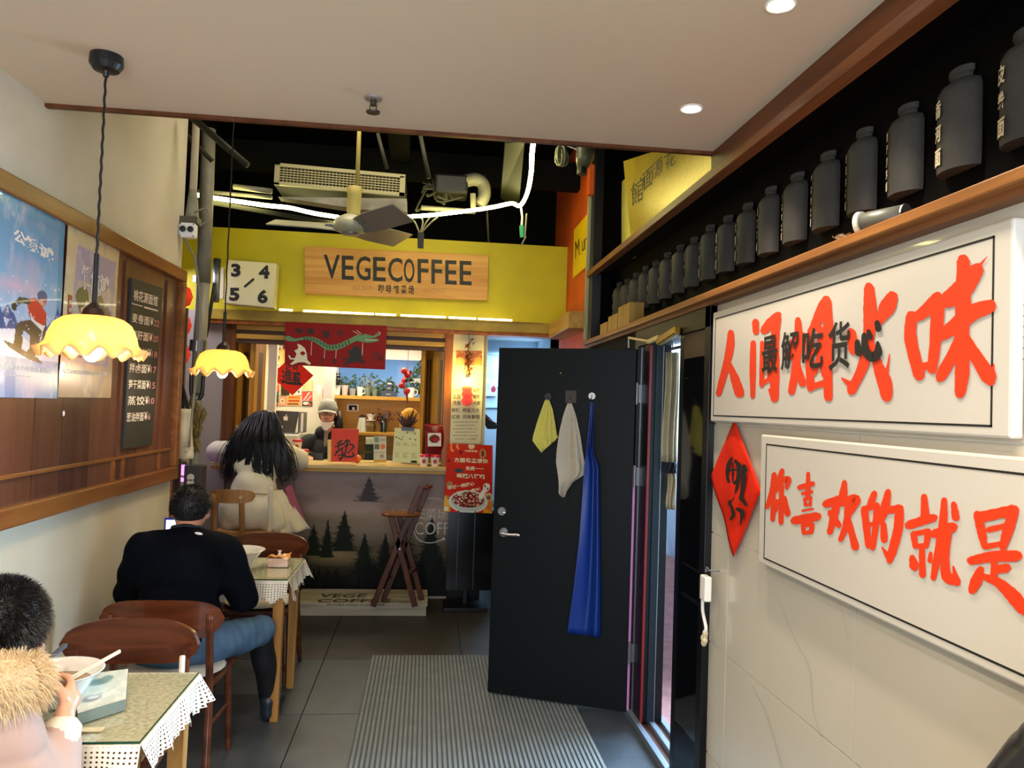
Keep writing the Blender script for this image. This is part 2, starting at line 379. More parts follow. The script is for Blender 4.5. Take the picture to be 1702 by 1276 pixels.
# right wall: tiles on their bed
wr = struct('wall_right', MB().box(Rx+.006, Rx+.25, -2, 3.11, 0, 2.14), M['tgrout'])
for j in range(-5, 2):
    for i in range(-1, 5):
        y0, z0 = 2.02+.9*j, .29+.45*i; y1, z1 = min(y0+.897, 3.11), min(z0+.447, 2.14); y0 = max(y0, -2); z0 = max(z0, 0)
        if y1 <= y0+.02 or z1 <= z0: continue
        MB().box(Rx, Rx+.008, y0+.003, y1, z0+.003, z1).build('wall_tile', M['tile'], wr)
for pts in ([(1290, 985), (1320, 1060), (1345, 1110), (1352, 1180), (1370, 1240)], [(1188, 965), (1194, 1000), (1193, 1040)], [(1250, 1140), (1275, 1190), (1300, 1276)], [(1395, 1000), (1410, 1060)]):
    vb = MB(); brush(vb, [(pts, [1.5, 3, 4, 3, 1][:len(pts)])], ux(Rx-.0006)); vb.build('marble_vein', M['vein'], wr)
# black upper recess with the wooden ledges
bk = struct('wall_recess_back', MB().box(1.335, 1.6, -2, 5.6, 2.155, 2.675), M['black'])
for nm_, a_ in (('wall_recess_soffit', (1.205, 1.6, -2, 5.6, 2.675, 2.702)), ('wall_recess_front', (1.205, 1.45, -2, 3.08, 2.702, 2.95)), ('wall_upper_back', (1.5, 1.6, -2, 5.6, 2.702, 3.95)), ('wall_recess_end', (1.24, 1.6, 5.6, 5.68, 2.14, 3.95)), ('wall_recess_sill', (1.2, 1.6, -2, 5.6, 2.141, 2.155))): struct(nm_, MB().box(*a_), M['black'])
lg = struct('trim_2', MB().box(1.135, 1.34, -1.6, 5.6, 2.155, 2.185), M['ledgeW'], bevel=.004)
MB().box(1.16, 1.2, -1.6, 5.6, 2.135, 2.156).build('ledge_cleat', M['trimW'], lg)
ul = struct('trim_3', MB().box(1.15, 1.205, -1.6, 5.6, 2.665, 2.705), M['trimW'], bevel=.003)
MB().box(1.168, 1.2, -1.6, CE+.01, 2.705, CZ+.02).build('fascia_board', M['brownW'], ul)
struct('column_right', MB().box(1.175, 1.24, 5.5, 5.64, 0, 3.95), mat('black column', '#0c0d10', .4))
struct('trim_4', MB().box(1.155, 1.178, 5.62, 5.66, 2.2, 3.5), mat('pale edge bead', '#8f8d6c', .5))
# orange wall and the black wall beside the door
struct('wall_orange', MB().box(1.2, 1.3, 5.64, 7.5, 0, 3.95), M['orange'])
MB().box(1.14, 1.2, 5.55, 5.63, 3.28, 3.5).build('wall_orange_return', M['orange'], bpy.data.objects['wall_orange'])
struct('wall_door_side', MB().box(1.2, 1.31, 4.24, 8.9, 0, 2.14), M['black'])
# void above the rear hall: ceiling, sides, beams
struct('ceiling_void', MB().box(-4, 1.6, 2.6, 9, 3.95, 4.05), M['void'])
struct('wall_void_front', MB().box(-4, 1.6, 2.5, 2.6, 2.93, 4.05), M['void'])
struct('wall_void_back', MB().box(-4, 1.6, 7.4, 7.5, 2.42, 4.05), M['void'])
struct('wall_rear', MB().box(-4, 1.6, 8.9, 9, 0, 4.05), M['greywall'])
struct('wall_passage', MB().box(-4.1, -4, 2.5, 9, 0, 4.05).box(-4, L-.12, 4.3, 4.4, 0, 4.05), M['greywall'])
bm_ = MB().box(-4, 1.4, 6.2, 6.32, 3.5, 3.72).box(-1.9, -1.75, 3.2, 7.4, 3.55, 3.85).box(-.35, -.2, 3.2, 7.4, 3.62, 3.85); struct('trim_5', bm_, mat('near-black beams', '#080905', .8, spec=.1))  # beams in one almost black colour
# right-hand door frame: posts, header, threshold, glossy side light
fr = struct('door_frame_1', MB().box(1.17, 1.31, 4.2, 4.26, 0, 2.05).box(1.17, 1.34, 3.1, 3.16, 0, 2.14).box(1.185, 1.3, 3.44, 3.52, 0, 2.05).box(1.17, 1.31, 3.1, 4.26, 2.045, 2.14), M['dframe'], bevel=.003)
MB().box(1.185, 1.195, 4.18, 4.2, .02, 2.04).build('edge_strip', M['steel'], fr)
MB().box(1.188, 1.2, 4.02, 4.036, .03, 2.04).build('seal_strip', M['red'], fr)
MB().box(1.19, 1.31, 4.036, 4.2, 0.03, 2.05).build('jamb_panel', M['dframe'], fr)
MB().box(1.225, 1.262, 4.024, 4.036, .03, 2.04).build('jamb_stop', mat('blue-grey jamb', '#1c272e', .4, spec=.2), fr); MB().box(1.262, 1.266, 4.022, 4.036, .03, 2.04).build('edge_line', M['steel'], fr)
c = Vector((1.19, 3.3, 0)); a = math.radians(2.2)
g = MB(); g.T = Matrix.Translation(c) @ Matrix.Rotation(a, 4, 'Z'); g.box(-.006, .006, -.142, .142, .04, 1.93); g.build('side_pane', M['gloss'], fr)
MB().box(1.18, 1.21, 3.16, 3.44, .86, .875).box(1.18, 1.21, 3.16, 3.44, 1.0, 1.006).build('pane_rail', M['dframe'], fr)
MB().box(1.18, 1.3, 3.16, 3.44, 1.93, 2.05).build('transom_board', mat('brown transom', '#3d2a18', .5), fr)
th = struct('trim_6', MB().box(1.16, 1.19, 3.16, 4.26, 0, .035).box(1.24, 1.27, 3.16, 4.26, 0, .035).box(1.31, 1.34, 3.16, 4.26, 0, .03), mat('grey threshold', '#7f8c99', .35, metal=.5), bevel=.002)
MB().box(1.19, 1.24, 3.16, 4.26, 0, .012).box(1.27, 1.31, 3.16, 4.26, 0, .012).build('threshold_groove', mat('rusty groove', '#4a2a1c', .6), th)
# alley outside
struct('ground_alley', MB().box(1.34, 6, -1, 9, -.12, 0), mat('red paving outside', '#a8706a', .7, c2='#8a5550', vs=9))
struct('wall_alley', MB().box(2.9, 3.0, -1, 9, 0, 1.1), mat('pale outside wall', '#aebfca', .7, c2='#7d96a8', vs=2))
struct('wall_side_outer', MB().box(1.34, 1.6, -2, 3.1, 0, 2.14), mat('outer render', '#8b8f90', .7))
# ================================================================== BOOTH SHELL
YB = 6.7
fa = struct('wall_fascia', MB().box(-2.6, 1.2, YB, YB+.1, 2.41, 3.12), M['yellow'])
bmo = struct('trim_7', MB().box(-1.92, 1.2, YB-.1, YB+.1, 2.33, 2.42), M['beamY'], bevel=.006)
MB().box(-1.92, 1.2, YB-.085, YB+.1, 2.3, 2.33).build('beam_lip', M['orangeW'], bmo)
struct('trim_8', MB().box(1.04, 1.2, 5.68, YB-.1, 2.29, 2.42), wood('return beam wood', '#b8904a', '#8e6526', 1), bevel=.005)
struct('wall_booth_left', MB().box(-2.05, -1.66, YB, YB+.06, 0, 2.41), mat('grey partition', '#9a8f84', .7))
BWm = mat('booth wall paint', '#d9d6c2', .6)
struct('wall_booth_back', MB().box(-1.8, .25, 8.0, 8.08, 0, 2.41), BWm)
struct('wall_booth_end', MB().box(-1.84, -1.76, YB+.1, 8, 0, 2.41), BWm)
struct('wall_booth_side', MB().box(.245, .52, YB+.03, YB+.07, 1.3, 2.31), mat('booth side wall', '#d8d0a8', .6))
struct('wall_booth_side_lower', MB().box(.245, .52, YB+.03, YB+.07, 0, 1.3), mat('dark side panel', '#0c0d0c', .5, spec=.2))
struct('wall_booth_partition', MB().box(.245, .3, YB+.07, 8, 0, 2.41), BWm)
struct('trim_9', MB().box(-1.4, -1.33, YB+.3, YB+.36, 1.12, 2.41), mat('white post paint', '#e2dfd2', .5))
struct('ceiling_booth', MB().box(-1.8, 1.3, YB+.1, 8.9, 2.41, 2.47), M['white'])
bw = struct('wall_back_room', MB().box(.26, 1.6, 8.4, 8.46, 0, 2.41).box(1.2, 1.3, 7.0, 8.4, 0, 2.41), M['blueW'])
df = MB(); U = uy(8.39)
for (x0, y0, x1, y1) in ((806, 588, 836, 640), (806, 642, 836, 676)):
    for a_, b_ in (((x0, y0), (x1, y0)), ((x1, y0), (x1, y1)), ((x1, y1), (x0, y1)), ((x0, y1), (x0, y0))): df.bar(U(*a_), U(*b_), .02, .02, (0, 1, 0))
df.build('panel_moulding', M['blueW'], bw)
# window frame of the booth: head rails, posts
wf = struct('window_1', MB().box(-1.66, .2, YB-.02, YB+.07, 2.26, 2.3).box(-1.66, .2, YB-.02, YB+.07, 2.185, 2.225), M['yelWx'], bevel=.003)
MB().box(-1.66, .2, YB+.0, YB+.07, 2.224, 2.262).box(-1.6, .14, YB+.0, YB+.07, 2.15, 2.187).build('head_groove', mat('dark head groove', '#4a2c12', .6), wf)
MB().box(-1.7, -1.61, YB-.03, YB+.08, 1.14, 2.3).build('window_post', wood('dark brown post', '#6b4020', '#4c2a14', 2), wf, bevel=.004)  # left post in dark brown wood
MB().box(.145, .215, YB-.03, YB+.08, 1.14, 2.31).build('window_post', M['orangeW'], wf, bevel=.004)
def shutter(xs, y0, flip):
    sh = thing('folding_shutter', 'folded yellow pine shutter leaves on the '+('left' if not flip else 'right')+' side of the coffee window', 'shutter', ((xs[0]+xs[-1])/2, y0, 1.17))
    for k in range(len(xs)-1):
        x0, x1 = xs[k], xs[k+1]; lean = .16 if k % 2 == 0 else -.16; yy = y0+.1
        p, q = Vector((x0+.006, yy-lean/2, 0)), Vector((x1-.006, yy+lean/2, 0))
        t = (q-p).normalized(); n = Vector((-t.y, t.x, 0))*.018
        def leaf(z0, z1, a=0., c_=1.):
            pa, pb = p+(q-p)*a, p+(q-p)*c_
            return [pa-n, pb-n, pb+n, pa+n], z0, z1
        fb = MB()
        for a0, c0, z0, z1 in ((0, .3, 1.17, 2.17), (.7, 1, 1.17, 2.17), (.3, .7, 1.17, 1.25), (.3, .7, 2.08, 2.17)):
            qd, zz0, zz1 = leaf(z0, z1, a0, c0); fb.hexa([v+Vector((0, 0, zz0)) for v in qd], [v+Vector((0, 0, zz1)) for v in qd])
        lf = fb.build('shutter_leaf', M['yelW'], sh)
        qd, _, _ = leaf(0, 0, .3, .7); MB().hexa([v*1+Vector((0, 0, 1.25)) for v in qd], [v+Vector((0, 0, 2.08)) for v in qd]).build('leaf_panel', mat('brown shutter panel', '#5d3a18', .5), lf)  # middle panel browner and darker than its pine frame
    return sh
shutter([-1.61, -1.545, -1.485, -1.42], YB+.05, False)
shutter([-.045, .015, .075, .14], YB+.05, True)
# ================================================================== COUNTER AND BOOTH CONTENTS
ct = thing('coffee_counter', 'coffee counter with a misty pine forest print on its front', 'counter', (-.7, 6.8, 0))
MB().box(-1.72, .235, 6.76, 7.2, 0, 1.115).build('body', M['greywall'], ct)
P = Pic(260, 210, '#a08a80').grad(0, '#a18b82', .35, '#a38d80').grad(.35, '#a38d80', .6, '#5a5344').grad(.6, '#564e3c', .85, '#12130b').grad(.85, '#12130b', 1, '#080906')
P.ell(.12, .3, .3, .22, '#937f7a', 1, .7).ell(.5, .68, .2, .1, '#8a7a55', 1, .9).ell(.3, .45, .2, .1, '#857060', 1, .5).ell(.45, .42, .35, .08, '#6b6340', 1, .6).noise(.25, '#2c3022', 7, .2, 3)
def fir(x, y, h, wd, c, k=1, seed=0):
    r = random.Random(seed); pts = [(x, y)]; n = 24
    Ls, Rs = [], []
    for i in range(1, n+1):
        t = i/n; ww = wd*t*.5
        Ls += [(x-ww*r.uniform(.6, 1.25), y+h*t), (x-ww*.5, y+h*(t+.008))]; Rs += [(x+ww*r.uniform(.6, 1.25), y+h*t), (x+ww*.5, y+h*(t+.008))]
    P.poly(pts+Rs+Ls[::-1], c, k)
fir(.3, .12, .12, .07, '#6a5c50', .6, 1); fir(.64, .06, .2, .13, '#2d2b30', .85, 2); fir(.86, .12, .12, .06, '#6a5c55', .6, 3)
for i, (x, y, h, wd, c) in enumerate([(.29, .34, .26, .15, '#12180f'), (.54, .33, .32, .16, '#141a10'), (.41, .44, .25, .12, '#1a2013'), (.47, .4, .3, .09, '#151b10'), (.14, .5, .3, .14, '#14180f'), (.8, .4, .4, .2, '#11160e'), (.72, .5, .4, .16, '#0e120b'), (.92, .36, .5, .2, '#0f140d'), (.63, .5, .35, .16, '#11160c'), (.2, .55, .3, .16, '#11150c'), (.36, .6, .2, .12, '#1e2215'), (.05, .45, .5, .2, '#10140c')]): fir(x, y, h, wd, c, .985, 20+i)
for i in range(60):
    x = random.random(); fir(x, random.uniform(.6, .82) if abs(x-.5) > .12 else random.uniform(.76, .86), .3, random.uniform(.05, .11), random.choice(['#070906', '#0b0e08', '#12160d']), .97, 60+i)
P.rect(0, .93, 1, 1, '#0c0e09', .8)
P.panel('forest_print', quadf((-1.72, 6.757, 1.11), (.24, 6.757, 1.11), (.24, 6.757, .02), (-1.72, 6.757, .02)), VC, ct)
t = MB(); UC = uy(6.754)
for s_, q in (('VEGE', rq(652, 846, 707, 862)), ('菜场', rq(708, 845, 744, 864)), ('COFFEE', rq(690, 868, 770, 888))): put(t, s_, q, UC, -.012)
brush(t, [([(686, 880), (696, 897), (716, 902), (737, 896)], 1.4), ([(712, 828), (730, 829), (741, 840)], 1.2), ([(737, 895), (738, 895.5)], 4)], UC)
t.build('lettering', mat('pale lettering', '#c9c4bb', .6), ct)
ctop = MB().box(-1.74, .2, 6.55, 7.22, 1.118, 1.15).build('counter_top', wood('pale counter wood', '#cbb27a', '#b3965c', 0), bevel=.004); tag(ctop, 'pale wood worktop running along the coffee window', 'worktop')
MB().box(-1.74, .2, 6.56, 6.6, 1.095, 1.118).build('edge_rail', M['yelWx'], ctop)
ZT = 1.151
# ---- wall things at the back of the booth
YW = 7.995
sh = MB().box(-1.02, .2, 7.74, YW, 1.71, 1.745).build('wall_shelf', M['yelWx'], bevel=.003); tag(sh, 'upper pine wall shelf with cups behind the barista', 'shelf')
sb = MB().box(-1.02, .2, 7.985, YW+.005, 1.15, 1.71).build('back_board', M['yelWx'], sh)
sh2 = MB().box(-.95, .2, 7.6, YW-.02, 1.36, 1.39).build('wall_shelf', M['yelWx'], bevel=.003); tag(sh2, 'lower pine shelf holding the coffee dripper and kettle', 'shelf')
cb = MB().box(-1.0, .2, 7.62, 7.97, 0, 1.1).build('back_cabinet', M['white'], bevel=.005); tag(cb, 'white back cabinet under the lower pine shelf', 'cabinet')
# glazed opening with blue evening sky and foliage behind glass
wn = struct('window_2', MB().box(-.8, .2, YW-.012, YW, 2.13, 2.3).box(-.98, -.9, 7.5, YW, .9, 2.4), M['white'])
U = uy(YW-.004)
P = Pic(120, 70, '#4a76b8').grad(0, '#4470b4', 1, '#5f8fd0').noise(.3, '#6f9ad6', 3, .1, 5)
P.panel('sky_pane', lambda u, v: Vector((-.9+1.1*u, YW-.003, 2.2-.46*v)), VCG, wn)
lf = MB(); rr = random.Random(3)
for i in range(900):
    if i < 560:
        cx, cz = rr.gauss(.02, .13), rr.uniform(1.78, 2.15)
        if cx < -.35+(cz-1.75)*.7 and cz > 1.88: continue
    else: cx, cz = rr.uniform(-.88, -.3), rr.uniform(1.75, 1.75+.18*rr.random()+.05)
    cx = min(cx, .16); y = YW-.03-rr.random()*.08; a = rr.uniform(0, PI); l = rr.uniform(.012, .03); w_ = l*.45
    dx, dz = math.cos(a), math.sin(a)
    lf.add([(cx-dx*l, y, cz-dz*l), (cx-dz*w_, y-.006, cz+dx*w_), (cx+dx*l, y+.004, cz+dz*l), (cx+dz*w_, y-.006, cz-dx*w_)], [(0, 1, 2, 3)])
o = lf.build('foliage', mat('dusty green leaves', '#22361f', .7, c2='#4c6340', vs=30)); tag(o, 'dusty green foliage against the blue pane behind the cups', 'foliage', kind='stuff')
t = MB(); put(t, 'COFFE', rq(681, 629, 699, 636), uy(7.86), .01); o = t.build('lettering_strip', M['paper'], wn)
# ---- posters on the pale wall left of the barista: each a card of its own
WP = uy(YW-.004)
def card(name, px, mid, label, cat, draws, base='#d8b46a', group=None, yy=YW-.006, n=(26, 26), parent=None):
    U_ = uy(yy); x0, y0, x1, y1 = px; P_ = Pic(n[0], n[1], base)
    for fn, a in draws: getattr(P_, fn)(*a)
    root = thing(name, label, cat, U_((x0+x1)/2, y1), 0, group)
    MB().hexa([U_(x0, y1)+Vector((0, .0035, 0)), U_(x1, y1)+Vector((0, .0035, 0)), U_(x1, y0)+Vector((0, .0035, 0)), U_(x0, y0)+Vector((0, .0035, 0))], [U_(x0, y1)+Vector((0, .0008, 0)), U_(x1, y1)+Vector((0, .0008, 0)), U_(x1, y0)+Vector((0, .0008, 0)), U_(x0, y0)+Vector((0, .0008, 0))]).build('card', M['paper'], root)
    P_.panel('print', lambda u, v: U_(x0+(x1-x0)*u, y0+(y1-y0)*v), VC, root); return root
pc = card('cafe_poster', (447, 572, 474, 636), 0, 'tall yellow vintage cafe poster on the booth wall', 'poster', [('rect', (0, 0, 1, .17, '#5a2a18')), ('noise', (.4, '#c49a50', 6, .1, 2)), ('rect', (.1, .22, .8, .5, '#e2c47c')), ('ell', (.45, .36, .22, .07, '#5a4020')), ('rect', (.25, .6, .9, .7, '#3c2c1c')), ('rect', (.1, .78, .8, .9, '#d0a050'))])
t = MB(); put(t, 'CAFE', rq(449, 574, 471, 581), uy(YW-.009), .03); put(t, 'D', rq(460, 602, 466, 611), uy(YW-.009), .03); t.build('lettering', M['paper'], pc)
K = [((446, 636, 464, 650), '#c8604a', 'small coral picture card under the cafe poster', [('line', (.2, .8, .8, .2, .06, '#e8c0a0')), ('ell', (.5, .5, .2, .2, '#8a3c2c'))]),
 ((446, 651, 463, 669), '#2f5656', 'small teal picture card with a pale bottle shape', [('rect', (.4, .2, .6, .9, '#a9b99c')), ('ell', (.6, .2, .2, .12, '#d8dcc8'))]),
 ((464, 640, 481, 657), '#3a2c22', 'small dark brown picture card under the red diamond banner', [('rect', (0, 0, .2, 1, '#d8c08a')), ('noise', (.5, '#6a4a30', 5, 0, 4))]),
 ((463, 659, 476, 674), '#d09070', 'small salmon card with a round emblem', [('ell', (.5, .5, .28, .28, '#ead3a8')), ('ell', (.5, .5, .12, .16, '#a06038'))]),
 ((477, 657, 500, 674), '#dba35c', 'small orange card with striped lettering bars', [('rect', (.1, .1, .85, .3, '#c8632c')), ('rect', (.1, .42, .85, .6, '#b04a24')), ('rect', (.05, .74, .8, .86, '#5a3018'))]),
 ((502, 651, 519, 666), '#dc5348', 'small red poster card with slanting white marks', [('line', (.2, .9, .7, .1, .05, '#f0d8c8')), ('line', (.5, .9, .9, .4, .04, '#f0d8c8'))]),
 ((502, 667, 519, 675), '#4a4038', 'small dark card below the red poster card', [('ell', (.4, .4, .3, .3, '#e6ddcc')), ('ell', (.7, .6, .2, .2, '#cc5548'))]),
 ((501, 632, 520, 650), '#d6cf9a', 'small pale green patterned card beside the diamond banner', [('noise', (.6, '#c87a60', 8, .1, 6))]),
 ((492, 646, 501, 656), '#efe9df', 'tiny white label card tucked under the diamond banner', [('ell', (.5, .5, .2, .2, '#5a5048'))]),
 ((451, 671, 462, 675), '#8a3a2c', 'narrow dark red card strip below the teal card', [('rect', (.1, .3, .9, .6, '#b86a50'))])]
for px, c, lb, dr in K: card('picture_card', px, 0, lb, 'picture card', dr, c, 'cards pinned to the booth wall', n=(16, 16))
card('framed_photo', (577, 672, 596, 683), 0, 'small white framed black photo on the pine back board', 'photo', [('rect', (.15, .15, .85, .85, '#16130f')), ('ell', (.55, .62, .12, .2, '#ece4d6'))], '#efe9df', yy=7.978, n=(20, 14))
# ---- red diamond banner hanging in the window, front layer
YD = 7.3
dm = thing('diamond_banner', 'orange red paper diamond with a black good-fortune character in the coffee window', 'banner', uy(YD)(486, 657))
U = uy(YD); P4 = [(485, 592), (521, 624), (486, 657), (449, 624)]
MB().prism([(p[0], p[1]) for p in P4], lambda u, v, w_: U(u, v)+Vector((0, w_, 0)), 0, .003).build('paper', M['redp'], dm)
t = MB(); U2 = uy(YD-.002); put(t, '招', rq(474, 606, 484, 618), U2, .02); put(t, '财', rq(486, 604, 496, 616), U2, .02); put(t, '進', rq(468, 614, 487, 638), U2, .02); put(t, '寶', rq(486, 617, 500, 637), U2, .02)
brush(t, [([(466, 632), (480, 637), (500, 638)], [2, 3, 4])], U2); t.build('lettering', M['ink'], dm)
# ---- dark red banner over the window front, with dragon and two cats
YR = 6.6
rb = thing('new_year_banner', 'dark red banner with a green dragon and two cats under the yellow beam', 'banner', uy(YR)(557, 610))
U = uy(YR); q = [(474, 533), (643, 541), (640, 614), (473, 606)]
MB().hexa([U(*p)+Vector((0, .012, 0)) for p in q[::-1]], [U(*p) for p in q[::-1]]).build('board', M['redflat'], rb)
U2 = uy(YR-.003); t = MB()
for s_, r_ in (('龍', (491, 545, 503, 554)), ('運', (508, 546, 523, 555)), ('當', (536, 548, 548, 561)), ('头', (560, 549, 574, 558)), ('大', (532, 595, 538, 603)), ('吉', (552, 596, 559, 604))): put(t, s_, rq(*r_), U2, .02)
for s_, r_ in (('I Have', (619, 585, 634, 589)), ('Luanne', (617, 589.5, 636, 594)), ('TaMi', (624, 594.5, 636, 599))): put(t, s_, rq(*r_), U2, .01)
t.build('lettering', M['ink'], rb)
g1 = mat('dragon green', '#5f8a5c', .6); g2 = mat('dragon dark green', '#2c4a30', .6)
t = MB(); brush(t, [([(478, 562), (490, 565), (500, 563), (514, 562), (528, 567), (545, 577), (562, 576), (580, 568), (592, 562), (600, 562)], [9, 5, 4, 6, 8, 9, 9, 8, 9, 12]), ([(598, 562), (612, 566), (628, 565)], [10, 7, 4]), ([(606, 558), (620, 560), (627, 556)], [7, 4, 5])], U2)
t.build('dragon', g1, rb)
t = MB(); U3 = uy(YR-.0045)
for i in range(15):
    x = 505+i*5.3; yv = [562, 562, 562, 564, 566, 569, 572, 575, 576.5, 577, 576, 575, 573, 571, 568][i]; brush(t, [([(x, yv-2), (x+1.5, yv+2.5)], 2.4)], U3)
t.build('dragon_scales', g2, rb)
t = MB(); brush(t, [([(x, 565.5-(i % 2)*1.5), (x+2, 565.5-((i+1) % 2)*1.5)], 1) for i, x in enumerate(range(607, 624, 2))]+[([(587, 550), (597, 556)], 1), ([(593, 549), (601, 555)], 1), ([(628, 552), (632, 553), (630, 557)], 1)]+[([(x, y0), (x-1, y1)], .9) for x, y0, y1 in ((518, 568, 590), (540, 580, 595), (559, 580, 595), (603, 570, 590))], U3); t.build('string_lines', mat('pink white line', '#e6c2b4', .6), rb)
catm = mat('cream cat print', '#e3d9b8', .6); t = MB(); t.prism([(494, 571), (500, 573), (507, 579), (510, 588), (511, 598), (517, 604), (514, 606), (506, 602), (496, 602), (486, 606), (482, 605), (490, 598), (488, 597.5), (482, 597), (479, 591), (481, 590), (484, 595), (490, 595), (493, 588), (489, 582), (493, 581), (496, 578)], lambda u, v, w_: U3(u, v)+Vector((0, w_, 0)), 0, .001); t.build('cat_print', catm, rb)
t = MB(); t.prism([(589, 573), (594, 575), (600, 582), (601, 592), (603, 598), (608, 602), (606, 603), (590, 601), (578, 604), (571, 610), (573, 603), (579, 599), (572, 599), (568, 596), (570, 595), (577, 597), (581, 590), (578, 582), (584, 581)], lambda u, v, w_: U3(u, v)+Vector((0, w_, 0)), 0, .001); t.build('cat_print', M['ink'], rb)
MB().prism([(503, 583), (508, 587), (503, 591), (498, 587)], lambda u, v, w_: uy(YR-.0055)(u, v)+Vector((0, w_, 0)), 0, .0008).build('diamond_print', M['redflat'], rb)
# ---- cups and small things on the upper shelf
ZS = 1.746
def atz(px, yv, z): p = at(px, 600, y=yv); return Vector((p.x, yv, z))
def cupshape(name, px, w_, h, m, label, y_=7.84, z=ZS, cat='cup', group='cups and jars on the upper shelf', handle=False, taper=.8, lid=None, band=None):
    p = atz(px, y_, z); r = w_/2; root = thing(name, label, cat, p, 0, group)
    MB().lathe([(r*taper, 0), (r, h*.9), (r, h), (r*.88, h), (r*.7, .012)], p, 18).build('body', m, root, smooth=False)
    if handle: MB().tube(bez([p+Vector((r*.9, 0, h*.8)), p+Vector((r*1.7, 0, h*.7)), p+Vector((r*1.6, 0, h*.35)), p+Vector((r*.85, 0, h*.2))], 4), .005, 6).build('handle', m, root)
    if lid: MB().lathe([(r*1.06, h), (r*1.06, h+.01), (r*.85, h+.022), (.001, h+.024)], p, 18).build('lid', lid, root)
    if band: MB().lathe([(r*taper+.2*r*.2+.001, h*.25), (r*.98, h*.6)], p, 18, cap=False).build('band', band, root)
    return root
pk = mat('pale pink ceramic', '#d9b0a8', .3); gy = mat('grey ceramic', '#8a8b90', .3); bkc = mat('black ceramic', '#101012', .3); gls = mat('cloudy green glass', '#8fa59a', .1, trans=.6); yg = mat('dried grass', '#a89a58', .8)
cupshape('patterned_mug', 534, .075, .1, M['ceramic'], 'white mug with black marks, leftmost on the upper shelf', band=M['ceramic'])
cupshape('patterned_mug', 548, .065, .085, M['ceramic'], 'white printed mug right of the leftmost mug on the upper shelf', band=bkc)
cupshape('white_beaker', 563, .06, .1, M['ceramic'], 'tall white beaker under the black cat figure')
cupshape('pink_cup', 575, .065, .1, pk, 'pale pink cup on the upper shelf')
cupshape('grey_cup', 588, .065, .07, gy, 'grey cup with a rounded body on the upper shelf')
cupshape('white_jug', 600, .06, .09, M['ceramic'], 'small white jug beside the grey cup', handle=True)
cupshape('glass_jar', 613, .06, .09, gls, 'cloudy glass jar left of the black coffee box')
cupshape('glass_jar', 625, .06, .07, gls, 'short cloudy glass jar touching the black coffee box')
cupshape('white_mug', 685, .075, .1, M['ceramic'], 'white mug with a handle at the right end of the upper shelf', handle=True)
c_ = atz(563, 7.8, 1.85); ct_ = thing('cat_figure', 'small black cat figure with white eyes standing above the white beaker', 'figurine', c_)
bd = MB().ell(c_+Vector((0, 0, .035)), (.025, .02, .04)).ell(c_+Vector((0, 0, .085)), (.022, .02, .022)); [bd.cyl(c_+Vector((s*.013, 0, .1)), c_+Vector((s*.017, 0, .125)), .008, .001, 8) for s in (-1, 1)]; bd.build('body', bkc, ct_, smooth=True)
MB().ell(c_+Vector((-.008, -.019, .09)), .004, 8, 6).ell(c_+Vector((.008, -.019, .09)), .004, 8, 6).build('eyes', M['ceramic'], ct_)
MB().cyl(c_+Vector((0, 0, -.006)), c_, .027, n=16).build('base', bkc, ct_)
bx = thing('coffee_box', 'black gift box with a square black tin on top on the upper shelf', 'box', atz(648, 7.82, ZS)); p = bx.location
MB().box(p.x-.075, p.x+.075, p.y-.05, p.y+.05, ZS, ZS+.055).build('box', bkc, bx, bevel=.002)
MB().box(p.x-.025, p.x+.035, p.y-.04, p.y+.04, ZS+.056, ZS+.125).build('tin', bkc, bx, bevel=.003); MB().lathe([(.02, 0), (.02, .012), (.015, .015)], p+Vector((.005, 0, .125)), 16).build('lid', M['ceramic'], bx)
t = MB(); put3(t, 'coffee', (p.x-.02, p.y-.0415, ZS+.08), (.04, 0, 0), (0, 0, .01)); put3(t, 'beans', (p.x-.02, p.y-.0515, ZS+.02), (.04, 0, 0), (0, 0, .012)); t.build('lettering', M['paper'], bx)
dg_ = thing('dried_grass_bunch', 'thin dried grass stems standing behind the cups', 'dried plant', atz(612, 7.9, ZS))
t = MB(); rr = random.Random(8)
for i in range(70):
    a = dg_.location+Vector((rr.uniform(-.04, .05), rr.uniform(-.01, .01), 0)); t.tube([a, a+Vector((rr.uniform(-.05, .05), 0, rr.uniform(.1, .2)))], [.0014, .0005], 3)
o = t.build('stems', yg, dg_); o['kind'] = 'stuff'
# hanging ornament with red figures
oc = at(678, 600, y=7.45); oc = Vector((oc.x, 7.45, 1.9)); og = thing('hanging_ornament', 'red and green hanging festive ornament on a cord inside the window', 'ornament', oc)
MB().cyl(oc+Vector((0, 0, .1)), (oc.x, 7.45, 2.4), .0025, n=6).build('cord', M['red'], og)
rr = random.Random(5); t = MB(); t2 = MB()
for i in range(9): t.ell(oc+Vector((rr.uniform(-.05, .03), rr.uniform(-.02, .02), rr.uniform(-.1, .1))), rr.uniform(.018, .034), 10, 7)
for i in range(6): t2.ell(oc+Vector((rr.uniform(-.02, .05), rr.uniform(-.02, .02), rr.uniform(-.03, .1))), rr.uniform(.012, .028), 10, 7)
t.build('red_balls', mat('ornament red', '#b3141a', .35), og, smooth=True); t2.build('green_balls', mat('ornament dark green', '#1d3b26', .4), og, smooth=True)
MB().tube([oc+Vector((.0, 0, -.1)), oc+Vector((.01, 0, -.22))], [.012, .006], 8).build('tassel', mat('tassel brown', '#7a3a2a', .7), og)
